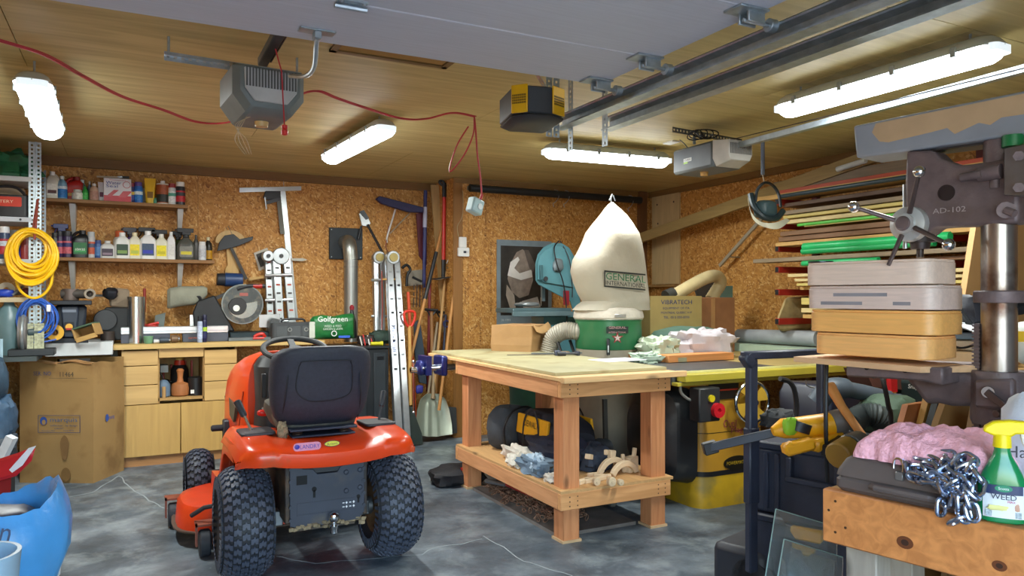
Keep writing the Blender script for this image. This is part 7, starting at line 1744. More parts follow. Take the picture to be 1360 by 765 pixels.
# face shield on a cord
FS=5.35
def fs(px,py,d=0):return P(px,py,t=FS+d)
T=thing('face_shield','face shield with a black headband hanging from the ceiling on a strap','face shield',tuple(fs(1020,270)))
B().tube([P(1013,188,t=FS),fs(1013,232)],.014,8).build('grey_strap',mat('6c7484',.6),T,w=True);top=fs(1013,188);B().tube([(top.x,top.y,H-.001),top],.005,6).tube([fs(1013,232),fs(1015,243)],.004,6).build('cord',mat('b8a890',.6),T,w=True)
B().tube(bez([fs(1003,268),fs(1006,252),fs(1015,243),fs(1026,246,.1),fs(1034,258,.12),fs(1037,275,.08)],6),.011,8).build('headband_loop',mat('23282b',.5),T,w=True)
B().tube(bez([fs(997,258),fs(1002,275,-.05),fs(1014,288,-.08),fs(1030,290,-.04),fs(1040,280)],6),.022,8).build('headband',mat('1f2f34',.5),T,w=True)
def vis(u,v_):
    a=bez([fs(994,262),fs(997,280,-.08),fs(1010,294,-.14),fs(1028,296,-.14),fs(1044,290,-.04)],6);b_=bez([fs(994,266),fs(1000,290,-.08),fs(1014,301,-.14),fs(1034,304,-.14),fs(1049,293,-.02)],6)
    k=min(int(u*(len(a)-1)),len(a)-1);p=a[k].lerp(b_[k],v_);return p
B().sheet(24,3,vis,.003).build('visor',mat('c0bda8',.3),T,w=True)
B().blob(tuple(fs(1016,278)),(.16,.13,.13),.1,2,18,3).build('inner_pad',mat('3f5459',.5),T,w=True)
# carton with stamped lettering, hose, panels behind
q=P(863.5,440,Y=4.72)
CX0,CX1,CZ0,CZ1=P(863.5,430,Y=4.75).x,P(932,430,Y=4.75).x,ZT+.002,P(900,393,Y=4.75).z
T=thing('cardboard_carton','olive-tan carton with blue stamped lettering behind the cloths','box',((CX0+CX1)/2,4.95,CZ0))
CM=mat('a9935a',.8,var=.05)
for nm,bx,m_ in(('front_panel',(CX0,4.75,CZ0,CX1,4.757,CZ1),CM),('side_panel',(CX1-.007,4.757,CZ0,CX1,5.2,CZ1),CARD),('side_panel',(CX0,4.757,CZ0,CX0+.007,5.2,CZ1),CM),('back_panel',(CX0+.007,5.19,CZ0,CX1-.007,5.2,CZ1),CM),('bottom_panel',(CX0+.007,4.757,CZ0,CX1-.007,5.19,CZ0+.007),CM)):B().box(*bx).build(nm,m_,T,w=True)
ft=FB((CX0+(CX1-CX0)*.5,4.749,CZ1-.05));cw_=CX1-CX0
b=B().text('VIBRATECH',ft,cw_*.6,.035,.001)
for k,(s_,w_)in enumerate((('EQUIPMENT OF ITA.',.52),('MONTREAL QUEBEC H1P',.6),('TEL. 00 0 000-0000',.5))):b.text(s_,ft@Matrix.Translation((0,-.05-.036*k,0)),cw_*w_,.02,.001)
b.build('lettering',mat('2b3d6c',.7),T,w=True,smooth=False)
T=thing('cardboard_carton','reddish brown carton closed with tape, right beside the stamped carton','box',(CX1+.15,5.0,CZ0))
B().box(CX1+.004,4.76,CZ0,P(976,430,Y=4.76).x,5.15,P(960,395,Y=4.76).z).build('carton',mat('8d5e3a',.75),T,w=True,bev=.003)
B().box(CX1+.11,4.757,CZ0,CX1+.15,4.76,CZ1-.02).build('packing_tape',mat('a87c50',.3),T,w=True)
zb_=4.9
T=thing('dust_hose','cream ribbed hose arching out of the stamped carton','hose',tuple(P(893,392,Y=zb_)))
ribbed([P(890,396,Y=zb_),P(915,381,Y=zb_),P(938,369,Y=zb_),P(952,367,Y=zb_+.05),P(957,376,Y=zb_+.08),P(950,388,Y=zb_+.1),P(944,398,Y=zb_+.1)],.052,None,34,.06).build('hose',mat('c4b286',.5),T,w=True)
B().tube([P(884,394,Y=zb_),P(894,390,Y=zb_)],.055,12).build('hose_cuff',mat('3b3a36',.5),T,w=True)
one(poly3([(950,433),(956,380),(993,379),(988,434)],5.35,.012),'teal_panel',mat('5d8480',.5),'teal grey panel leaning behind the brown carton','panel',o=tuple(P(970,433,Y=5.35)))
one(poly3([(918,370),(972,366),(960,380),(955,395),(925,395)],5.6,.02),'dark_bracket',mat('4a4a48',.5),'dark grey sheet behind the arching hose','panel',o=tuple(P(940,380,Y=5.6)))
for pts,c_,lab in(([(1011,378),(1017,376),(1030,410),(1028,430),(1022,425)],'b0a58c','pale grey lath leaning on the right wall, left of two'),([(1024,388),(1028,386),(1033,415),(1022,450),(1014,448),(1028,412)],'9a8a6a','tan lath leaning on the right wall, right of two')):
    one(poly3(pts,5.2,.03),'lath',wood(c_,'z'),lab,'lath',o=tuple(P(*pts[3],Y=5.2)))
T=thing('burlap_sack','beige sack bundle standing by the lumber rack below red arms','sack',tuple(P(1050,430,Y=4.4)))
B().loft([[P(x,y,Y=Y)for x,y in((1030,428),(1043,395),(1075,393),(1078,438),(1035,440))]for Y in(4.35,4.6)]).build('sack',mat('a48f62',.9,var=.3,bump=.5,bscale=30),T,w=True,bev=.02)
# ------------------------------------------------------------------ table saw with rails and extension table
GOLD=mat('bb8a2c',.4,var=.06,coat=.2);SXa,SXb,SYa,SYb=3.20,3.78,3.66,4.25
T=thing('table_saw','mustard yellow cabinet table saw with black motor cover and handwheel','table saw',(3.5,3.95,0))
def plan(k,z,e=0):return[Vector(((SXa+SXb)/2+x*k,(SYa+SYb)/2+y*k,z))for x,y in rr(SXb-SXa+e,SYb-SYa+e,.10,5)]
B().loft([plan(1.03,.0),plan(1.03,.16),plan(1.0,.18),plan(1,.20)]).build('base_plinth',mat('b8941e',.45,dirt='8a7838',dscale=6),T,w=True)
B().loft([plan(1.004,.20),plan(1.004,.232)]).build('black_stripe',BLACK,T,w=True)
B().loft([plan(1,.232),plan(1,.50),plan(1.0,.70),plan(.98,.79)]).build('cabinet',GOLD,T,w=True)
B().loft([plan(1.004,.475),plan(1.004,.48)]).build('seam_line',mat('3a3012',.5),T,w=True)
B().loft([[Vector((SXa-d,y,z))for y,z in rr2]for d,rr2 in((0,[(SYa+.02+.27+a_,.45+b_)for a_,b_ in rr(.54,.62,.12,5)]),(.15,[(SYa+.02+.27+a_,.45+b_)for a_,b_ in rr(.50,.56,.12,5)]),(.22,[(SYa+.02+.27+a_,.45+b_)for a_,b_ in rr(.36,.40,.12,5)]))]).build('motor_cover',mat('24262a',.35,dirt='54524e',dscale=4,dlo=.55,dhi=.8),T,w=True)
ffm=lambda px,py,d=0:frame(P(px,py,Y=SYa-.003-d),(0,-1,0))
f=ffm(978,614);B().prism([(.11*cos(a),.045*sin(a))for a in[2*pi*i/28 for i in range(28)]],0,.003,f).build('oval_badge',mat('1d1b14',.4),T,w=True)
B().text('POWERMATIC',f@Matrix.Translation((0,0,.003)),.17,.022,.001).build('lettering',mat('c8a62c',.4),T,w=True)
f=ffm(974,566);B().text('Outil',f@Matrix.Translation((-.03,.02,0))@Matrix.Rotation(R(-3),4,'Z'),.11,.05,.003).text('Mag',f@Matrix.Translation((.03,-.03,0)),.10,.045,.003).build('lettering',mat('8c2448',.4),T,w=True)
f=ffm(931,536,.02)
B().box(-.10,-.10,0,.07,.11,.10,f).build('switch_box',mat('2b2c2e',.5),T,w=True,bev=.008)
B().cyl(f@Vector((-.01,.045,.10)),f@Vector((-.01,.045,.115)),.022,n=18).build('yellow_button',mat('d8c21e',.4),T,w=True)
B().ring(.016,.045,.10,.13,f@Matrix.Translation((.035,-.03,0))).cyl(f@Vector((.035,-.03,.1)),f@Vector((.035,-.03,.115)),.018,n=14).build('red_stop_button',mat('c8202a',.35),T,w=True)
B().tube(bez([P(905,503,Y=3.62),P(904,520,Y=3.62),P(914,530,Y=3.62),P(924,532,Y=3.62)],5),.009,6).build('conduit',mat('8a8780',.5),T,w=True)
hc=P(999,534,Y=3.55);f=frame(hc,(-.1,-1,0))
B().torus(None,.128,.012,f,36,10).build('handwheel_rim',CHROME,T,w=True)
b=B();
for k in range(4):b.prism([(.03,-.012),(.122,-.055),(.128,0),(.122,.055),(.03,.012)],-.006,.006,f@Matrix.Rotation(k*pi/2+.5,4,'Z'))
b.cyl(f@Vector((0,0,-.08)),f@Vector((0,0,.02)),.035,n=18).build('handwheel_web',mat('c49c34',.45),T,w=True)
B().cyl(f@Vector((0,0,.02)),f@Vector((0,0,.04)),.02,n=12).cyl(f@Vector((0,-.03,.0)),f@Vector((0,-.03,.035)),.01,n=8).build('hub_nut',mat('3a3a3c',.4,.6),T,w=True)
B().box(3.27,3.652,.69,3.52,3.658,.79).build('warning_label',mat('252220',.4),T,w=True);B().box(3.27,3.65,.745,3.52,3.653,.755).build('red_line',mat('b83a24',.4),T,w=True)
B().box(2.98,3.66,.80,3.85,4.45,ZT).build('cast_iron_table',mat('5c5f62',.4,.6,var=.15),T,w=True,bev=.004)
YM=mat('b8a83c',.4,var=.12,scale=5)
B().box(P(900,502,Y=3.6).x,3.60,.80,5.0,3.655,.82).build('lower_rail',YM,T,w=True);B().box(P(906,495,Y=3.6).x,3.57,.825,5.0,3.655,.872).build('fence_tube',YM,T,w=True,bev=.004)
B().box(P(906,495,Y=3.6).x,3.64,.872,5.0,3.66,.884).build('scale_tape',mat('d0cc8c',.4),T,w=True)
T=thing('extension_table','extension table behind the saw loaded with cloths and boards','table',(4.2,4.6,0))
B().box(3.86,3.67,.85,5.0,5.6,ZT).build('top',wood('a89058','x',knots=False),T,w=True);B().box(3.53,4.46,.85,3.85,5.6,ZT).build('top',wood('9c8a5c','x',knots=False),T,w=True)
for x,y in((4.85,3.8),(4.85,5.4),(3.56,5.4)):B().box(x,y,0,x+.08,y+.08,.85).build('leg',mat('3a3630',.6),T,w=True)
def onT(px,py):return P(px,py,Z=ZT)
# boards, cloths, pillow, pipe on the saw table
for i,(x0,y0,x1,y1,z,h_,d_,c_,lab)in enumerate((
    (888,476,975,474,ZT+.002,.052,.14,'cf8a50','thick orange-brown plank nearest the rail with screw holes'),
    (917,461,1027,462,ZT+.002,.045,.16,'c89a5e','long tan plank behind the thick orange-brown plank'),
    (940,452,1005,452,ZT+.05,.035,.12,'b0753c','brown plank lying on top of the long tan plank'),
    (840,474,880,472,ZT+.002,.05,.15,'b98450','short plank end left of the cloths by the green drum'))):
    Yk=P((x0+x1)/2,(y0+y1)/2,Z=z+h_/2).y;xa_,xb_=P(x0,y0,Y=Yk).x,P(x1,y1,Y=Yk).x
    one(B().box(xa_,Yk,z,xb_,Yk+d_,z+h_),'plank',wood(c_,'x',contrast=.3),lab,'plank',o=(xa_,Yk,z),bev=.003)
def heap(px,py,size,m_,nm,lab,seed,amp=.35,fr=2.5,z=ZT,rz=0,n=34):
    q=P(px,py,Z=z);one(B().blob((0,0,size[2]*.4),size,amp,fr,n,seed,M=TR((q.x,q.y,z),rz),flat=-size[2]*.4),nm,m_,lab,'cloth',o=(q.x,q.y,z))
CW=lambda c_:mat(c_,.85,var=.06,bump=.9,bscale=11)
heap(908,470,(.70,.40,.25),mat('5a7a6c',.7,var=.15,bump=.3),'cushion','grey-green cushion lying behind the white cloths',3,.08)
heap(930,475,(.58,.24,.23),CW('cfc6cc'),'white_cloth','crumpled white-pink cloth on the saw table',6,.4,3)
heap(876,478,(.30,.24,.19),CW('b9c4ae'),'pale_cloth','crumpled pale green cloth left of the white-pink one',9,.45,3)
heap(858,482,(.22,.13,.08),CW('b4c6b4'),'pale_cloth','tail of pale green cloth hanging towards the workbench',12,.5,3)
T=thing('grey_pipe','fat grey plastic pipe lying across the extension table','pipe',tuple(P(1030,446,Y=4.5)))
pa_,pb_=Vector((4.72,4.9,1.01)),Vector((4.80,4.12,1.02));B().cyl(pa_,pb_,.058,.062,20).build('pipe',mat('95999c',.5,var=.15),T,w=True)
one(B().box(4.60,3.95,ZT+.002,4.98,5.0,.95),'pale_board',mat('a8bba6',.6),'pale green board lying under the grey pipe','board',o=(4.8,4.5,ZT))
one(B().beam(P(858,470,Z=ZT+.02),P(900,478,Z=ZT+.02),.14,.03),'grey_plank',wood('8f8a6c','x'),'grey-green plank beside the bench edge at left of saw table','plank',o=tuple(P(870,474,Z=ZT)))
# ------------------------------------------------------------------ dark clutter under and behind: seat, case, hoses
def dk(nm,lab,cat,pts,Y,th,m_,bev=.02,txt=None):
    T=thing(nm,lab,cat,tuple(P(pts[0][0],pts[0][1],Y=Y)));poly3(pts,Y,th).build('body',m_,T,w=True,bev=bev,seg=2);return T
NV=mat('1a1c2c',.4,var=.2);GK=mat('24292c',.45,var=.2)
T=dk('generator','dark navy machine with a black tube frame under the extension table','generator',[(1033,520),(1040,505),(1085,505),(1095,530),(1090,570),(1033,570)],3.45,.4,NV)
B().tube(bez([P(1036,503,Y=2.98),P(1048,507,Y=2.98),P(1055,518,Y=2.98),P(1058,540,Y=2.98),P(1056,565,Y=2.98)],6),.014,8).build('tube_frame',BLACK,T,w=True)
B().tube(bez([P(1070,505,Y=3.0),P(1072,512,Y=3.0),P(1082,515,Y=3.0),P(1088,508,Y=3.0)],5),.004,6).build('handle',STEEL,T,w=True)
T=dk('storage_case','black plastic tool case with white lettering under the boards','case',[(1186,503),(1196,499),(1232,500),(1240,512),(1238,535),(1190,535)],3.0,.3,mat('26302f',.45))
B().text('Snap-on',frame(P(1217,515,Y=2.695),(-.1,-1,0))@Matrix.Rotation(R(-8),4,'Z'),.13,.03,.002).build('lettering',mat('d8dcdc',.4),T,w=True)
T=thing('leaf_blower','dark grey blower tube pointing right, behind the hammer handle','blower',tuple(P(1110,518,Y=2.9)))
B().tube(bez([P(1085,535,Y=2.95),P(1105,516,Y=2.9),P(1140,520,Y=2.85),P(1175,528,Y=2.8),P(1195,530,Y=2.8)],6),[.06]*10+[.045]*10+[.03]*5,12).build('tube',mat('414a54',.45),T,w=True);
T=thing('black_hose','ribbed black hose coiled behind the pink insulation','hose',tuple(P(1160,550,Y=2.5)))
ribbed([P(1132,562,Y=2.75),P(1145,552,Y=2.75),P(1165,552,Y=2.7),P(1176,566,Y=2.7)],.058,None,22).build('hose',mat('2c3434',.6),T,w=True)
one(B().blob(tuple(P(1178,552,Y=2.75)),(.30,.25,.24),.15,2,20,3),'green_bag',mat('3d5040',.7,bump=.3),'dull green canvas bag right of the black hose','bag',o=tuple(P(1178,565,Y=2.75)))
one(poly3([(1176,480),(1185,482),(1186,520),(1178,520)],2.9,.03),'red_clamp_bar',mat('b81f22',.4),'bright red upright strip under the drill table','clamp',o=tuple(P(1180,520,Y=2.9)))
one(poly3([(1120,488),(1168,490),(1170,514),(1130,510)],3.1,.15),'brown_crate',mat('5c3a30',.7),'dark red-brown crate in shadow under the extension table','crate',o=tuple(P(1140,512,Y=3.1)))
T=thing('black_bent_pipe','black bent pipe standing in front of red strip','pipe',tuple(P(1180,560,Y=2.45)))
B().tube(bez([P(1160,500,Y=2.6),P(1168,495,Y=2.5),P(1174,510,Y=2.45),P(1180,540,Y=2.45),P(1184,575,Y=2.45),P(1186,800,Y=2.45)],5),.012,8).build('pipe',BLACK,T,w=True)
one(poly3([(1104,566),(1176,569),(1176,800),(1104,800)],3.0,.42),'storage_chest',mat('1f2326',.6),'black chest on the floor under the hoses and bags','chest',o=tuple(P(1140,800,Y=2.8)),bev=.01)
# leaning boards and MDF panels
for pts,Y,m_,nm,lab in(
    ([(1290,292),(1420,285),(1420,780),(1190,780),(1262,470)],2.35,mat('a07a4c',.7,var=.05),'mdf_panel','tall brown fibreboard panel leaning behind the drill press column'),
    ([(1258,505),(1300,520),(1262,790),(1180,790),(1238,560)],2.15,mat('96703f',.7,var=.05),'mdf_panel','fibreboard panel with sloping top below the drill table'),
    ([(1288,540),(1330,545),(1330,820),(1240,820)],1.98,mat('8d6c48',.7,var=.05),'mdf_panel','brown panel carrying the yellow sticker'),
    ([(1232,503),(1247,506),(1175,790),(1158,790)],2.25,wood('bb8a44','z'),'wooden_batten','golden brown frame side leaning right of the red-lined panel'),
    ([(1240,525),(1246,526),(1243,540),(1176,790),(1162,790)],2.2,mat('20282a',.5),'black_slab','black slab between the golden frame and the fibreboard'),
    ([(1198,537),(1224,533),(1160,780),(1130,780)],2.3,mat('9c5f34',.6,var=.1),'cedar_panel','reddish panel leaning left of the golden frame')):
    one(poly3(pts,Y,.03),nm,m_,lab,'panel',o=tuple(P(*pts[-2],Y=Y)))
T=thing('yellow_sticker','yellow sticker with black print on the brown panel','sticker',tuple(P(1292,585,Y=1.945)))
poly3([(1280,578),(1309,586),(1305,600),(1295,603),(1276,592)],1.947,.002).build('sticker',mat('c2b81a',.5),T,w=True)
B().text('INFORMATION',frame(P(1292,588,Y=1.9435),(0,-1,0))@Matrix.Rotation(R(-16),4,'Z'),.06,.008,.001).build('lettering',mat('2c2c14',.5),T,w=True)
# bench under the rack with papers, bag and offcuts
zsb=1.06;T=thing('side_bench','narrow bench behind the drill press piled with odds and ends','bench',(3.3,2.0,0))
B().box(3.06,1.72,1.02,3.56,2.32,zsb).build('top',wood('b58e58','y'),T,w=True)
for y in(1.78,2.28):B().box(3.46,y-.04,0,3.54,y+.04,1.02).build('leg',wood('8c6a40','z'),T,w=True)
def sb_(px,py):return P(px,py,Z=zsb)
def SBX(px,dz=0):return P(px,440,X=3.24)
q=SBX(1276);T=thing('camera_bag','black strapped bag on the side bench beside the yellow boxes','bag',(3.27,q.y,zsb+.115))
B().blob((0,0,.10),(.13,.20,.16),.3,3,18,4).build('body',mat('1d1f2a',.6),T);B().tube(bez([(-.09,-.08,.05),(-.11,0,.18),(-.06,.1,.22),(-.08,.13,.05)],5),.012,6).build('strap',BLACK,T)
for i,(px,dy,sx,h_,z,c_,nm,lab)in enumerate(((1288,.26,.34,.06,zsb,'d8b88c','wood_slab','pale wooden slab with rounded corner on side bench'),(1294,.24,.26,.04,zsb+.062,'c4b39a','wood_slab','smaller offcut on top of the pale slab'),(1270,.2,.2,.03,zsb+.105,'7c98b4','blue_folder','blue folder on the pile behind the box stack'))):
    q=SBX(px);one(B().rrect(sx,dy,.03,z+.001,z+h_,TR((3.24+.02*i,q.y,0),.1*i)),nm,mat(c_,.5,var=.1),lab,'board' if i<2 else 'folder',o=(3.24,q.y,z),bev=.004)
for i,(px,rz,lab)in enumerate(((1284,12,'curled white paper lying over the blue folder'),(1304,-6,'white printed sheet sticking out right of the curled one'))):
    q=SBX(px);zp=zsb+.14+.01*i;one(B().sheet(8,3,lambda u,v_:Vector((3.08+.22*v_,q.y+.13-.26*u,zp+.03*sin(u*3+i))),.0015),'paper_sheet',mat('d5d9de',.6),lab,'paper',o=(3.2,q.y,zp))
T=thing('black_strap','black woven strap trailing over the side bench boards','strap',(3.1,SBX(1270).y,zsb+.07))
B().tube(bez([P(1243,457,X=3.09),P(1262,459,X=3.09),P(1280,462,X=3.09),P(1310,452,X=3.09)],5),.012,6,flat=.4).build('strap',BLACK,T,w=True)
# ------------------------------------------------------------------ drill press
PA=Vector((-.163,.987,0)).normalized();PB=Vector((-PA.y,PA.x,0));CO=Vector((2.54,1.455,0))
def PL(px,py,d=0.,o=CO,a=PA):
    n_=Vector((-a.y,a.x,0));o_=o+n_*d;r_=ray(px,py);t=(o_.x*n_.x+o_.y*n_.y)/(r_.x*n_.x+r_.y*n_.y);return Vector((r_.x*t,r_.y*t,EYE+r_.z*t))
def slab(pts,d0,d1,o=CO,a=PA):
    base=[PL(x,y,d1,o,a)for x,y in pts];n_=Vector((-a.y,a.x,0));return B().loft([base,[v+n_*(d0-d1)for v in base]])
DPR=thing('drill_press','old brown iron drill press with ball-ended feed handles','drill press',tuple(CO))
IR=mat('736465',.5,.25,var=.25,scale=12,bump=.25,bscale=60,dirt='6f5d55',dscale=7,dlo=.5,dhi=.75)
colm=mat('a39c98',.28,.9,var=.35,scale=5,stretch=(3,3,.8),dirt='5a4238',dscale=6,dlo=.5,dhi=.65)
B().cyl((CO.x,CO.y,.04),(CO.x,CO.y,1.62),.052,n=32).build('column',colm,DPR,w=True)
B().box(CO.x-.22,CO.y-.22,0,CO.x+.24,CO.y+.24,.05).lathe([(.11,.05),(.10,.12),(.07,.16)],tuple(CO),24).build('base',IR,DPR,w=True,bev=.01)
zc1=PL(1325,394).z;B().lathe([(.072,zc1-.02),(.074,zc1-.016),(.074,zc1+.016),(.07,zc1+.02)],tuple(CO),28).build('collar',IR,DPR,w=True)
rb=CO+PA*.058+PB*.012;zr0,zr1=.25,PL(1315,430).z
b=B().beam(rb+Vector((0,0,zr0)),rb+Vector((0,0,zr1)),.016,.028,PB)
k=zr0
while k<zr1:b.beam(rb+PB*.012+Vector((-.0,0,k)),rb+PB*.012+Vector((0,0,k+.006)),.024,.016,PB);k+=.0125
b.build('gear_rack',IR,DPR,w=True,kind='stuff',smooth=False)
hd_=[(1203,200),(1238,199),(1250,211),(1272,219),(1300,217),(1330,211),(1350,212),(1353,250),(1352,296),(1310,299),(1240,301),(1228,312),(1206,312),(1202,290),(1201,245)]
slab(hd_,-.05,.055).build('head_casting',IR,DPR,w=True,bev=.012,seg=2)
f=frame(PL(1257,256,.056),PB);B().ring(.022,.027,-.002,.004,f).cyl(f@Vector((0,0,-.002)),f@Vector((0,0,.0015)),.022,n=20).build('round_port',mat('2a1a18',.7),DPR,w=True)
B().text('AD-102',frame(PL(1261,279,.0555),PB),.105,.018,.004).build('cast_lettering',mat('b4a8a6',.5),DPR,w=True)
f=frame(PL(1210,298,.055),PB)
B().lathe([(.06,-.01),(.062,.0),(.06,.03),(.045,.036),(.034,.038),(.034,.055),(.02,.056)],(0,0,0),30,f).build('feed_hub',mat('c4c6c6',.35,.35),DPR,w=True)
B().lathe([(.024,.054),(.026,.06),(.022,.066),(.008,.066)],(0,0,0),20,f).build('hub_cap',IR,DPR,w=True)
hub=f@Vector((0,0,.03))
for px,py,dd in((1221,228,.12),(1134,275,.16),(1260,325,.12),(1180,352,.10)):
    e=PL(px,py,.055+dd);d=(e-hub).normalized();a=B().tube([hub+d*.045,e],[.009,.007],10).build('feed_handle',mat('6a5c5a',.35,.7),DPR,w=True)
    if py<340:B().sph(tuple(e),.020,20).build('ball_knob',CHROME,a,w=True)
B().cyl(PL(1222,311,0),PL(1222,322,0),.045,.05,22).cyl(PL(1222,322,0),PL(1222,331,0),.034,.03,20).cyl(PL(1222,331,0),PL(1222,342,0),.012,n=12).build('quill',mat('453d3c',.4,.6),DPR,w=True)
B().cyl(PL(1202,245,.04),PL(1202,330,.04),.008,n=10).box(*(PL(1202,300,.04)-Vector((.014,.014,.012))),*(PL(1202,290,.04)+Vector((.014,.014,.012)))).build('depth_rod',STEEL,DPR,w=True)
B().cyl(PL(1276,236,.09),PL(1304,231,.09),.014,n=14).cyl(PL(1300,232,.07),PL(1330,227,.07),.024,n=16).cyl(PL(1322,232,.05),PL(1322,250,.05),.016,n=12).build('belt_lever',IR,DPR,w=True)
slab([(1333,197),(1375,188),(1375,262),(1333,259)],.07,.10).build('motor_plate',mat('8d8a88',.3,.8,dirt='6b5a52'),DPR,w=True,bev=.003)
for py in(207,249):B().cyl(PL(1353,py,.10),PL(1353,py,.115),.016,n=6).build('bolt',IR,DPR,w=True)
B().cyl(PL(1345,195,.05),PL(1345,180,.05),.03,n=18).build('green_knob',mat('1f7a44',.4),DPR,w=True,label='green knob')
B().cyl(PL(1336,279,.05),PL(1336,279,.09),.026,n=18).cyl(PL(1336,279,.09),PL(1348,284,.10),.012,n=10).build('lock_nut',IR,DPR,w=True)
BC=slab([(1133,167),(1400,112),(1400,172),(1137,210)],-.12,.06);BC.build('belt_cover',mat('9ca4ae',.45,.2,var=.12,scale=5),DPR,w=True,bev=.008,seg=2)
slab([(1163,164),(1400,116),(1400,146),(1330,156),(1315,166),(1300,163),(1268,178),(1258,170),(1235,176),(1180,189),(1168,188),(1158,176)],.0595,.0608).build('tan_patch',mat('c9ac86',.6,var=.08),DPR,w=True,label='tan patch')  # thin tan patch with ragged lower edge on the grey cover's upper face
slab([(1190,200),(1400,172),(1400,180),(1240,200)],-.08,.02).build('head_spacer',mat('3a3635',.5),DPR,w=True)
B().cyl((CO.x,CO.y,1.60),tuple(Vector((CO.x,CO.y,PL(1335,165).z))),.045,n=20).build('pulley_post',IR,DPR,w=True)
# table arm, bracket and crank
ztb=PL(1160,486,.0).z
ctr=PL(1165,480,.02);
slab([(1123,484),(1252,488),(1252,512),(1225,506),(1123,500)],-.17,.17).build('iron_table',IR,DPR,w=True,bev=.006)
slab([(1196,498),(1262,492),(1320,495),(1320,540),(1262,540),(1245,536),(1228,538),(1215,520)],-.05,.05).build('table_arm',IR,DPR,w=True,bev=.02,seg=2)
z0_,z1_=PL(1325,562).z,PL(1325,492).z
B().lathe([(.078,z0_),(.082,z0_+.01),(.082,z1_-.01),(.078,z1_)],tuple(CO),26).build('column_clamp',IR,DPR,w=True)
slab([(1293,505),(1345,503),(1346,545),(1293,541)],.08,.115).build('gear_box',IR,DPR,w=True,bev=.008)
B().cyl(PL(1312,521,.115),PL(1312,521,.14),.02,n=14).beam(PL(1310,520,.14),PL(1344,548,.14),.022,.012,PB).cyl(PL(1340,548,.14),PL(1322,550,.19),.012,n=12).build('crank',mat('6c5f5c',.35,.7),DPR,w=True,bev=.002)
for(px,py)in((1151,486.5),(1202,490)):f=frame(PL(px,py+2,.172),PB);B().cyl(f@Vector((0,0,-.001)),f@Vector((0,0,.002)),.008,n=12).build('table_hole',mat('1a1615',.8),DPR,w=True)
zpt=PL(1160,479,.16).z
T=thing('plywood_table_board','pale plywood board lying on the drill press table','board',tuple(ctr))
tp_=[PL(1054,468,.16),PL(1222,484,.20),PL(1300,480,.02),PL(1120,462,-.18)]
b=B().loft([[Vector((v.x,v.y,zpt-.026))for v in tp_],[Vector((v.x,v.y,zpt-.006))for v in tp_]]);b.build('board',wood('d8ae84','y',contrast=.2),T,w=True)
c0_=PL(1160,478,.06)
BXC=[('e6cfc0','topmost pale pinkish rounded wooden box of the stack',1065,1240,343,377),('dcc6bc','second rounded wooden box, pinkish with grey streaks',1067,1249,378,410),('f0b468','third rounded wooden box, honey yellow with dark chips',1070,1249,411,442),('f2b872','bottom honey-coloured rounded wooden box of the stack',1077,1241,443,476)]
zz=[PL(1150,y,.14).z for y in(345,378.5,411,443,474)]
for i,(c_,lab,xa_,xb_,ya,yb_)in enumerate(BXC):
    a_,e_=PL(xa_,400,.14),PL(xb_-6,400,.14);L=(e_-a_).length;m_=(a_+e_)/2-PB*.12
    z0_,z1_=max(zz[i+1],zpt-.005)+.001,zz[i]-.003;T=thing('bentwood_box',lab,'box',(m_.x,m_.y,z0_),math.atan2(PA.y,PA.x))
    h_=z1_-z0_;wm=wood(c_,'x',contrast=.12,scale=2.2,knots=False,rough=.38)
    B().rrect(L,.24,.055,0,h_*.90,None,8).build('box_body',wm,T,bev=.003,seg=2);B().rrect(L*.992,.232,.052,h_*.90,h_,None,8).build('lid',wm,T,bev=.002)
    if i==1:
        for(u,v_,l_)in((-.02,.62,.2),(.13,.25,.06),(-.09,.25,.16)):B().box(-u-l_/2,.1202,h_*v_-.006,-u+l_/2,.1206,h_*v_+.006).build('grey_streak',mat('8e8a90',.6),T)
q=PL(1090,344,.1);one(B().cyl((q.x,q.y,zz[0]-.002),(q.x,q.y,zz[0]+.003),.045,n=24),'steel_disc',mat('3a3c48',.3,.8),'dark steel disc lying on top of the box stack','disc',o=(q.x,q.y,zz[0]))
T=thing('work_lamp','black gooseneck work lamp at the right frame edge','lamp',tuple(PL(1352,400,-.1)))
B().tube(bez([PL(1346,300,-.08),PL(1344,350,-.08),PL(1348,385,-.08),PL(1354,400,-.05)],6),.008,8).build('gooseneck',BLACK,T,w=True);B().cyl(PL(1349,392,-.05),PL(1358,412,-.03),.022,.03,16).build('lamp_head',BLACK,T,w=True)
T=thing('plastic_jug','white plastic jug with yellow patch at the right frame edge','jug',tuple(P(1368,478,t=2.9)))
B().blob(tuple(P(1372,455,t=2.9)),(.16,.16,.17),.1,2,18,2).build('body',mat('ccd2cc',.4),T,w=True);B().rrect(.03,.04,.006,0,.004,frame(P(1356,447,t=2.83),(-.6,-.8,0))).build('yellow_label',YEL,T,w=True)
# ------------------------------------------------------------------ rolling tool box with handle
UA=Vector((-.304,.953,0)).normalized();UB=Vector((-UA.y,UA.x,0));UO=Vector((2.62,1.97,0));uang=math.atan2(UA.y,UA.x)
def ub(a,b_,z):return UO+UA*a-UB*b_+Vector((0,0,z))
TB=thing('rolling_tool_box','black rolling tool box stack with telescopic handle','tool box',tuple(ub(.25,.2,0)))
BLU=mat('2f3546',.45,var=.2,bump=.15,bscale=150)
MU=Matrix.Translation(UO)@Matrix.Rotation(uang,4,'Z')
def ubox(x0,y0,z0,x1,y1,z1,b=None):return(b or B()).box(x0,y0,z0,x1,y1,z1,MU)
ZB=.715
ubox(0,-.40,.40,.54,-.01,ZB-.03).build('upper_box',BLU,TB,w=True,bev=.015,seg=2)
ubox(-.01,-.41,ZB-.035,.55,.005,ZB).build('upper_lid',BLU,TB,w=True,bev=.008)
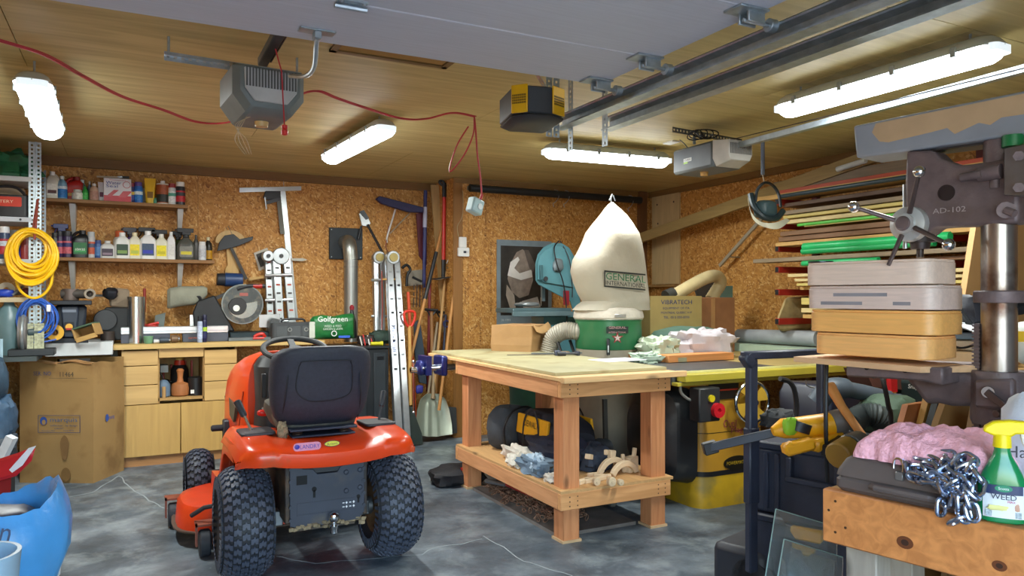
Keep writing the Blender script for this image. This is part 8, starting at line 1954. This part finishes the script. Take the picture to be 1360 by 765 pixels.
ubox(0,-.40,.10,.54,-.01,.385).build('lower_box',BLU,TB,w=True,bev=.015,seg=2)
ubox(-.01,-.41,.36,.55,.005,.395).build('lower_lid',BLU,TB,w=True,bev=.008)
b=ubox(.13,-.01,ZB-.15,.155,.03,ZB-.05);ubox(.335,-.01,ZB-.15,.36,.03,ZB-.05,b);ubox(.13,.015,ZB-.155,.36,.035,ZB-.13,b);b.build('carry_handle',BLU,TB,w=True,bev=.005)
for x in(.03,.08,.40,.45):ubox(x,-.012,.42,x+.02,.004,ZB-.05).build('rib',BLU,TB,w=True,bev=.003)
ubox(.20,-.012,.34,.34,.018,.40).build('yellow_latch',YB_,TB,w=True,bev=.008,label='yellow latch')
ubox(.46,-.45,.0,.72,.01,.22).build('wheel_housing',mat('2b2e37',.5),TB,w=True,bev=.03,seg=2)
for yy_ in(-.40,-.02):B().cyl(MU@Vector((.53,yy_-.03,.09)),MU@Vector((.53,yy_+.03,.09)),.09,n=24).build('wheel',RUB,TB,w=True)
h0=P(998,600,t=3.25);h1=P(1092,590,t=3.40)
for hp,nm in((h0,0),(h1,1)):
    B().beam((hp.x,hp.y,.15),(hp.x,hp.y,1.08),.05,.035,(0,-1,0)).build('handle_upright',BLU,TB,w=True,bev=.006);B().beam((hp.x,hp.y,.45),(hp.x,hp.y,.78),.06,.045,(0,-1,0)).build('handle_sleeve',BLU,TB,w=True,bev=.006)
B().beam((h0.x-.05,h0.y,1.095),(h1.x+.05,h1.y,1.095),.045,.035).build('grip_bar',BLU,TB,w=True,bev=.006)
B().beam((h0.x-.045,h0.y,1.10),(h0.x,h0.y,1.05),.05,.05).build('grip_corner',BLU,TB,w=True,bev=.008)
one(B().tube(bez([P(1098,476,t=2.9),P(1097,520,t=2.88),P(1097,580,t=2.86),P(1099,640,t=2.9)],5),.008,8),'black_cable',BLACK,'black cable hanging down in front of the tool box','cable',o=tuple(P(1098,640,t=2.9)))
# things on the tool box
def tb(px,py,t=2.95):return P(px,py,t=t)
T=thing('pry_bar','long dark steel bar sticking out left over the tool box','bar',tuple(tb(985,585,3.05)))
B().beam(tb(936,596,3.1),tb(1030,574,3.0),.022,.035).build('bar',mat('3c3f46',.4,.5),T,w=True,bev=.003);B().beam(tb(934,597,3.1),tb(952,592,3.1),.04,.05).build('bar_end',BLACK,T,w=True,bev=.004)
T=thing('cordless_tool','large yellow-orange cordless tool with grey tape and green paint','power tool',tuple(tb(1070,570)))
YT=mat('eda414',.4,var=.05)
B().tube([tb(1026,573),tb(1040,569),tb(1060,568),tb(1090,565),tb(1108,562)],[.018,.040,.043,.046,.044],16).build('body',YT,T,w=True)
B().tube([tb(1104,562),tb(1120,558)],.048,16).build('tape_band',mat('6a6056',.5),T,w=True);B().blob(tuple(tb(1050,566,2.90)),(.07,.03,.07),.2,3,14,3).build('green_paint',mat('8cbc2c',.5),T,w=True);B().tube([tb(1059,572,2.93),tb(1063,560,2.93)],.047,14).build('black_band',BLACK,T,w=True)
T=thing('cordless_drill','yellow cordless drill body lying on the tool box rim','drill',tuple(tb(1060,592)))
B().beam(tb(1040,598,2.85),tb(1080,588,2.85),.06,.045).build('body',YT,T,w=True,bev=.01);B().beam(tb(1046,588,2.84),tb(1056,602,2.84),.03,.03).build('nose',YT,T,w=True,bev=.005)
T=thing('cordless_drill','second yellow-black drill lying right of the first one','drill',tuple(tb(1095,590)))
B().beam(tb(1078,592,2.87),tb(1115,580,2.95),.06,.05).build('body',YT,T,w=True,bev=.01);B().beam(tb(1095,600,2.85),tb(1120,586,2.9),.05,.05).build('battery',BLACK,T,w=True,bev=.006);B().beam(tb(1100,572,2.98),tb(1122,590,2.98),.04,.04).build('black_grip',BLACK,T,w=True,bev=.006)
T=thing('brown_drill','worn brown and silver drill at right end of the tool box','drill',tuple(tb(1128,600,2.75)))
B().cyl(tb(1112,606,2.7),tb(1128,596,2.75),.05,n=18).build('body',mat('9a7428',.5),T,w=True,bev=.006);B().cyl(tb(1128,596,2.75),tb(1142,590,2.8),.052,n=18).build('collar',mat('6f6e68',.4,.6),T,w=True,bev=.004)
one(B().blob(tuple(tb(1035,556,3.2)),(.13,.12,.08),.4,3,18,7),'grey_glove',mat('2f3234',.8,bump=.4),'dark grey work glove behind the yellow-orange tool','glove',o=tuple(tb(1035,565,3.2)))
T=thing('hammer','hammer with an orange-brown wooden handle pointing up left','hammer',tuple(tb(1130,560)))
B().tube([tb(1102,512,3.0),tb(1118,540,2.92),tb(1152,588,2.8)],[.022,.017,.015],12).build('handle',wood('c07d3c','z',knots=False,contrast=.15),T,w=True)
# sheets of glass leaning on the tool box
GL=mat('dfe9ea',.04,trans=.92,var=.02)
for i,(pts,t_)in enumerate((([(1031,676),(1112,700),(1112,800),(1012,800)],2.72),([(1042,716),(1120,740),(1118,800),(1028,800)],2.62))):
    lo=[P(x,y,t=t_-(.10 if y>760 else 0))for x,y in pts];n_=(lo[1]-lo[0]).cross(lo[3]-lo[0]).normalized()*.004
    T=thing('glass_pane',['taller clear glass sheet leaning against the tool box','shorter clear glass sheet in front of the taller one'][i],'glass',tuple(lo[3]));B().loft([lo,[v+n_ for v in lo]]).build('pane',GL,T,w=True,smooth=False)
    B().tube([lo[0]+n_,lo[1]+n_],.0022,6).tube([lo[0]+n_,lo[3]+n_],.0022,6).build('polished_edge',mat('9dbcb8',.2),T,w=True)
# ------------------------------------------------------------------ near wooden stand at the right
SA=Vector((-.204,.979,0)).normalized();SB=Vector((-SA.y,SA.x,0));SO=Vector((1.815,1.543,0));ZS=.785;sang=math.atan2(SA.y,SA.x)
MS=Matrix.Translation(SO)@Matrix.Rotation(sang,4,'Z')
ST=thing('timber_stand','low timber stand with a knotty orange plank front, nearest the camera','stand',tuple(SO))
def sbx(x0,y0,z0,x1,y1,z1,b=None):return(b or B()).box(x0,y0,z0,x1,y1,z1,MS)
kn=mat('6a3818',.6)
WF=wood('d28a4c','x',dark='9a5524',contrast=.4,scale=.8)
sbx(-1.0,-.038,ZS-.155,0,0,ZS).build('front_plank',WF,ST,w=True,bev=.004);sbx(-1.0,-.40,ZS-.155,0,-.362,ZS).build('rear_plank',WF,ST,w=True,bev=.004)
sbx(-.04,-.362,ZS-.155,0,-.038,ZS-.003).build('end_plank',wood('e0b27a','y'),ST,w=True,bev=.003)
for k in range(4):sbx(-.045-.235*k-.23,-.36,ZS-.024,-.045-.235*k,-.04,ZS-.004).build('top_slat',wood('d3a568','y'),ST,w=True)
for x in(-.14,-.90):
    for y in(-.13,-.36):sbx(x,y,0,x+.09,y+.09,ZS-.155).build('leg',wood('a39a8c','z',contrast=.3),ST,w=True,bev=.004)
for x,z,r_ in((-.235,ZS-.10,.017),(-.46,ZS-.10,.013),(-.62,ZS-.07,.008)):
    f=frame(MS@Vector((x,0,z)),SB);B().prism([(r_*1.3*cos(a),r_*sin(a))for a in[2*pi*i/20 for i in range(20)]],-.001,.0006,f).build('knot',kn,ST,w=True,smooth=False);B().prism([(r_*.6*cos(a),r_*.5*sin(a))for a in[2*pi*i/16 for i in range(16)]],-.001,.0010,f).build('knot_heart',mat('3c2010',.7),ST,w=True,smooth=False)
for x,z in((-.04,.03),(-.04,.12),(-.07,.10),(-.52,.04),(-.55,.06),(-.02,.06)):f=frame(MS@Vector((x,0,ZS-z)),SB);B().cyl(f@Vector((0,0,-.001)),f@Vector((0,0,.001)),.004,n=8).build('screw_head',mat('5c4430',.4,.5),ST,w=True)
# moulded case
T=thing('moulded_case','brown-grey moulded tool case on the timber stand under the insulation','case',tuple(MS@Vector((-.2,-.2,ZS))))
MC_=mat('5d524e',.55,var=.1)
def srg(x0,x1,y0,y1,z,r_=.02):return[MS@Vector((x,y,ZS+z))for x,y in[((x0+x1)/2+a,(y0+y1)/2+b_)for a,b_ in rr(x1-x0,y1-y0,r_,4)]]
B().loft([srg(-.42,-.04,-.33,-.02,.001),srg(-.425,-.03,-.335,-.012,.012),srg(-.425,-.03,-.335,-.012,.034),srg(-.42,-.04,-.33,-.02,.045)]).build('lower_shell',MC_,T,w=True)
B().loft([srg(-.425,-.03,-.335,-.012,.046),srg(-.422,-.033,-.332,-.015,.06),srg(-.41,-.05,-.32,-.03,.092),srg(-.40,-.06,-.31,-.04,.10)]).build('upper_shell',MC_,T,w=True)
b=B().tube([MS@Vector(v)for v in((-.14,-.012,ZS+.03),(-.16,.012,ZS+.035),(-.30,.012,ZS+.035),(-.32,-.012,ZS+.03))],.010,8);b.build('handle',MC_,T,w=True)
T=thing('insulation_batt','torn pink fibreglass insulation on top of the moulded case','insulation',tuple(MS@Vector((-.2,-.18,ZS+.1))))
def fbz(a,b_):return .056+.022*noise.noise(Vector((a*3,b_*3,2)))+.008*noise.noise(Vector((a*9,b_*9,5)))
NR=34;rgs=[]
b=B()
for lay,(zb0,zs_,ins)in enumerate(((.101,1.0,0),(.112,1.25,.01))):
    grid=[]
    for i in range(NR+1):
        row=[]
        for j in range(NR+1):
            u,v_=i/NR*2-1,j/NR*2-1;e=max(abs(u),abs(v_));jag=1+.10*noise.noise(Vector((u*5,v_*5,7+lay)))+.05*noise.noise(Vector((u*17,v_*17,3)))
            x=-.255+u*.18*jag;y=-.185+v_*.15*jag;z=ZS+zb0+zs_*fbz(u,v_)*max(0,1-e**5)**.6
            row.append(MS@Vector((x,y,z)))
        grid.append(row)
    if lay==0:continue
    vs=[p for r_ in grid for p in r_];W=NR+1;bot=[Vector((p.x,p.y,ZS+.101))for p in vs];K=len(vs)
    fs_=[(i*W+j,(i+1)*W+j,(i+1)*W+j+1,i*W+j+1)for i in range(NR)for j in range(NR)]+[(K+i*W+j,K+i*W+j+1,K+(i+1)*W+j+1,K+(i+1)*W+j)for i in range(NR)for j in range(NR)]
    edge=[i*W for i in range(NR+1)]+[NR*W+j for j in range(1,NR+1)]+[i*W+NR for i in range(NR-1,-1,-1)]+[j for j in range(NR-1,0,-1)]
    fs_+=[(a,K+a,K+c_,c_)for a,c_ in zip(edge,edge[1:]+edge[:1])];b.add(vs+bot,fs_)
b.build('batt',mat('f6b4c0',.95,var=.12,scale=30,bump=1.,bscale=70),T,w=True,ang=80)
# chain with padlock
T=thing('steel_chain','shiny steel chain heaped on the case and hanging over plank','chain',tuple(MS@Vector((-.4,-.03,ZS+.05))))
base=B();pts=[(.0155*cos(a)+math.copysign(.008,cos(a)),.0140*sin(a),0)for a in[2*pi*i/20+.05 for i in range(20)]]
base.tube(pts,.0056,8,closed=True);ZN=mat('a9b4c8',.2,.95,var=.05)
lk=base.build('link',ZN,T);random.seed(11)
def cpt(px,py,d):return PL(px,py,d,SO,SA)
paths=[[(1203,618,-.03),(1215,608,-.05),(1235,612,-.04),(1250,622,-.03),(1238,634,-.01),(1216,634,.0),(1208,624,-.01),(1228,626,.005),(1250,640,.012),(1256,655,.016),(1252,672,.018),(1254,685,.018)],
         [(1262,640,.0),(1270,622,-.02),(1282,608,-.03),(1292,618,-.02),(1284,632,-.01),(1290,646,.0),(1276,652,.014),(1274,668,.018),(1278,684,.018),(1270,690,.018)],
         [(1244,612,-.04),(1256,606,-.05),(1268,614,-.03),(1262,628,-.01),(1246,636,-.0),(1270,642,.008),(1282,656,.016),(1290,684,.018)],
         [(1222,618,-.02),(1240,622,-.01),(1256,616,-.02),(1272,628,-.005),(1286,624,-.01),(1298,634,-.01),(1292,656,.01),(1276,640,.012),(1260,648,.015),(1240,640,.012),(1225,640,.01)]]
cnt=0
for pth in paths:
    cv=bez([cpt(*q)for q in pth],12);acc=0;prev=cv[0];k=0
    for v in cv[1:]:
        acc+=(v-prev).length
        if acc>=.026:
            d=(v-prev).normalized();acc=0;k+=1;x=d;up=SB if k%2 else x.cross(SB);z=(up-x*up.dot(x)).normalized();y=z.cross(x)
            M=Matrix((x,y,z)).transposed().to_4x4()@Matrix.Rotation(random.uniform(-.5,.5),4,'X');M.translation=v+Vector((random.uniform(-.004,.004),random.uniform(-.004,.004),random.uniform(-.003,.003)))
            o_=lk if cnt==0 else lk.copy()
            if cnt:C.objects.link(o_)
            o_.parent=T;o_.matrix_basis=ROOTM[T.name].inverted()@M;cnt+=1
        prev=v
T=thing('padlock','open padlock with a tall shackle at the left end of the chain','padlock',tuple(cpt(1195,636,-.02)))
f=frame(cpt(1195,632,-.02),SB);B().box(-.010,-.012,-.006,.012,.012,.008,f).build('lock_body',STEEL,T,w=True,bev=.002);B().tube(bez([f@Vector(v)for v in((.008,.01,0),(.008,.034,0),(.0,.046,0),(-.012,.044,0),(-.016,.03,0),(-.016,.018,0))],6),.0032,8).build('shackle',CHROME,T,w=True)
# weed killer bottle
q=cpt(1331,700,-.05);SW_=thing('spray_bottle','green weed killer spray bottle with a yellow trigger on the stand','spray bottle',(q.x,q.y,ZS),math.atan2(-1.04,-1.9)+pi/2+.1)
GR=mat('12824a',.22,var=.04,coat=.5)
rg=[]
for z,hw,hd in((0,.050,.030),(.004,.057,.034),(.05,.060,.036),(.10,.056,.034),(.13,.046,.030),(.155,.034,.026),(.175,.023,.020),(.19,.019,.018),(.205,.019,.018)):rg.append([Vector((hw*math.copysign(abs(cos(a))**.8,cos(a)),hd*math.copysign(abs(sin(a))**.8,sin(a)),z))for a in[2*pi*i/28 for i in range(28)]])
B().loft(rg).build('bottle_body',GR,SW_)
YT2=mat('efd60c',.35)
B().cyl((0,0,.198),(0,0,.232),.022,.020,20).build('collar',YT2,SW_)
hp=[(-.045,.238),(-.04,.252),(-.02,.266),(.015,.272),(.06,.270),(.062,.262),(.058,.238),(.03,.236),(.02,.228),(-.02,.228)]
B().loft([[Vector((x,y,z))for x,z in hp]for y in(-.015,.015)]).build('trigger_head',YT2,SW_,bev=.005,seg=2)
B().tube([(.045,0,.245),(.050,0,.215),(.062,0,.185)],[.008,.007,.005],8).build('trigger',mat('e9e6e0',.4),SW_)
f=frame((0,-.0368,.07),(0,-1,0))
def lab_(w_,h_,z,zc,m_,nm):
    q=B();n=12;vs=[];
    for zz_ in(zc-h_/2,zc+h_/2):
        for i in range(n+1):
            x=-w_/2+w_*i/n;hd=.036-.001*(abs(zz_-.05)/.06);c_=min(1,abs(x)/.0602)**1.25;y=-hd*max(0,1-c_**2)**.4-z;vs.append(Vector((x,y,zz_)))
    q.add(vs,[(i,i+1,i+n+2,i+n+1)for i in range(n)]);q.build(nm,m_,SW_)
lab_(.092,.085,.001,.058,mat('dfe3e4',.35,var=.05),'label');lab_(.088,.024,.0016,.09,mat('27365c',.35),'label_band')
f=frame((0,-.0372,.0),(0,-1,0));TRn=Matrix.Translation
B().prism([(.020*cos(a),.009*sin(a))for a in[2*pi*i/24 for i in range(24)]],0,.001,f@TRn((0,.094,0))).build('oval_logo',mat('1c8a62',.4),SW_)
B().text('Scotts',f@TRn((0,.094,.001)),.024,.007,.0005).build('lettering',mat('eef2ee',.4),SW_)
B().text('WEED',f@TRn((0,.072,.0)),.058,.014,.001).build('lettering',mat('1c2848',.4),SW_);B().text('MAX',f@TRn((.018,.060,.0)),.018,.006,.001).build('lettering',mat('c83a6a',.4),SW_)
B().blob((-.012,-.0362,.042),(.045,.004,.014),.4,3,14,2).build('yellow_flower',mat('e2dc8c',.5),SW_);B().blob((.028,-.032,.045),(.018,.006,.022),.3,3,12,4).build('hand_print',mat('c99a80',.5),SW_)
B().box(-.04,-.0345,.018,.04,-.033,.034).build('fine_print',mat('a4b0b4',.5,var=.4,scale=200),SW_)
# white sack at the frame edge
SW_.scale=(.94,.94,.94)
T=thing('paper_sack','white printed sack standing behind the green spray bottle','sack',(P(1390,600,t=2.02).x,P(1390,600,t=2.02).y,ZS))
B().blob((P(1390,600,t=2.02).x,P(1390,600,t=2.02).y,ZS+.155),(.20,.20,.31),.12,2.5,24,5).build('sack',mat('c9d2dc',.6,var=.08,bump=.3),T,w=True)
f=frame(P(1350,600,t=1.915),(-.75,-.66,0));B().text('Ha',f,.045,.03,.002).build('lettering',mat('1c2030',.5),T,w=True)
# ------------------------------------------------------------------ near left: bin with blue bag, red sack, tub
BXq=P(4,700,t=2.05)
T=thing('waste_bin','white round bin lined with a blue plastic bag, near left','bin',(BXq.x,BXq.y,0))
B().lathe([(.11,0),(.112,.01),(.125,.56),(.135,.565),(.137,.59),(.128,.595)],n=36).build('bin_body',mat('d8dde0',.4),T)
zb0=.595;BM=mat('4a98d6',.3,var=.08,bump=.5,bscale=14)
rg=[]
for k in range(17):
    if k>10:break
    z,r_=[(zb0-.03,.222),(zb0,.240),(zb0+.05,.268),(zb0+.10,.275),(zb0+.15,.262),(zb0+.19,.238),(zb0+.21,.222),(zb0+.20,.205),(zb0+.15,.190),(zb0+.05,.180),(zb0-.05,.175)][k];r_*=.60
    rg.append([Vector((cos(w1)*r_*(1+.07*noise.noise(Vector((cos(w1)*2.5,sin(w1)*2.5,z*6)))),sin(w1)*r_*(1+.07*noise.noise(Vector((cos(w1)*2.5,sin(w1)*2.5,z*6)))),z+.03*sin(w1*2+1)*(z>zb0+.06)+.015*noise.noise(Vector((cos(w1)*5,sin(w1)*5,1)))))for w1 in[2*pi*i/48 for i in range(48)]])
BG=B().loft(rg,False).build('blue_liner',BM,T,ang=60)
fl_=frame((.0,-.168,zb0+.15),(-.1,-1,.1));B().text('aun',fl_@Matrix.Rotation(R(-12),4,'Z'),.08,.035,.006).build('lettering',mat('16345c',.4),T)
T2_=thing('plant_pot','dark navy plastic tray inside the blue bag','tray',(BXq.x,BXq.y,zb0+.1))
B().blob((-.01,-.01,.03),(.19,.18,.10),.1,2,20,3).build('tray',mat('1f2440',.45),T2_)
q=P(2,640,t=2.7)
T=thing('red_sack','red and white printed plastic sack behind the blue bag','sack',tuple(q))
s_pts=[(-40,615),(-10,612),(25,601),(48,592),(42,612),(22,632),(-40,650)]
B().loft([[P(x,y,t=2.65)for x,y in s_pts],[P(x,y,t=2.80)for x,y in s_pts]]).build('sack',mat('c2202c',.35,bump=.3,bscale=15),T,w=True,bev=.01);B().loft([[P(x,y,t=2.642)for x,y in((12,624),(38,595),(48,592),(30,618),(16,628))],[P(x,y,t=2.65)for x,y in((12,624),(38,595),(48,592),(30,618),(16,628))]]).build('white_stripe',mat('e3e3ea',.4),T,w=True)
B().loft([[P(x,y,t=2.7)for x,y in((-40,630),(15,630),(10,800),(-40,800))],[P(x,y,t=2.8)for x,y in((-40,630),(15,630),(10,800),(-40,800))]]).build('sack_base',mat('8c1a24',.4),T,w=True)
q=P(-40,770,t=1.5);T=thing('clear_tub','translucent pale blue tub at the bottom left corner','tub',(q.x,q.y,0))
B().lathe([(.06,.55),(.07,.56),(.085,.80),(.088,.83),(.08,.83),(.065,.58)],n=28).build('tub',mat('b4d4e8',.25,trans=.4),T);B().box(-.09,-.09,0,.09,.09,.55).build('stool',mat('9fb6c4',.5),T,bev=.02)
for i,(px,py,s_,c_,nm,lab)in enumerate(((2,560,(.22,.24,.34),'35506a','denim_bundle','blue-grey fabric bundle on the floor left of the carton'),(-6,505,(.20,.3,.30),'2c4254','dark_blue_bag','dark blue bag standing at the frame edge below the jug'),(4,600,(.22,.3,.24),'24303c','dark_bundle','black-blue bundle below the blue-grey fabric'))):
    t_=4.9;c0_=P(px-8,py,t=t_);one(B().blob(tuple(c0_),s_,.3,2.5,22,3+i),nm,mat(c_,.6,var=.3,bump=.5,bscale=20),lab,'bag',o=tuple(c0_))
one(B().box(P(-40,600,t=4.9).x-.2,P(10,600,t=4.9).y-.25,0,P(14,600,t=4.9).x,P(10,600,t=4.9).y+.2,P(10,625,t=4.9).z),'low_crate',mat('1c2530',.6),'dark low crate on the floor carrying the bundles at left edge','crate',o=(P(0,600,t=4.9).x,P(10,600,t=4.9).y,0))
one(B().beam(P(0,612,t=4.6),P(16,580,t=4.6),.05,.05),'white_tube',mat('c2cad2',.5),'white cardboard tube sloping between the dark bundles at left','tube',o=tuple(P(0,612,t=4.6)))
# ------------------------------------------------------------------ group phrases for repeated things
NG={'ceiling_light':'sealed fluorescent lights on the ceiling','garage_door_opener':'garage door openers','door_track':'overhead door tracks','perforated_angle':'perforated ceiling angles','lumber_board':'boards on the lumber rack','green_tube':'green tubes on the lumber rack','bentwood_box':'stack of rounded wooden boxes','rag':'rags on the lower bench shelf','wooden_rocker':'curved wooden pieces on the bench shelf','wood_block':'wood blocks on the bench shelf','wood_offcut':'offcuts on the bench shelf','toy_wheel':'toy wheels on the bench shelf','rod_hook':'hooks on the closet rod','wooden_peg':'wooden pegs behind the tools','plank':'planks on the saw table','mdf_panel':'leaning fibreboard panels','glass_pane':'glass sheets on the tool box','cordless_drill':'drills on the tool box','paper_sheet':'loose paper sheets','pale_cloth':'pale green cloths','lath':'laths on the right wall','wood_slab':'offcuts on the side bench','patterned_sleeve':'patterned sleeves below the cord','thermostat':'control boxes on the post','folding_ladder':'folded aluminium ladders','red_clamp':'red clamps in the niche','spade':'spades in the corner','wall_shelf':'wall shelves','tool_bag':'tool bags on the bench shelf'}
for o_ in list(C.objects):
    if o_.parent is None and 'category' in o_ and 'group' not in o_:
        g_=NG.get(o_.name.split('.')[0])
        if g_:o_['group']=g_
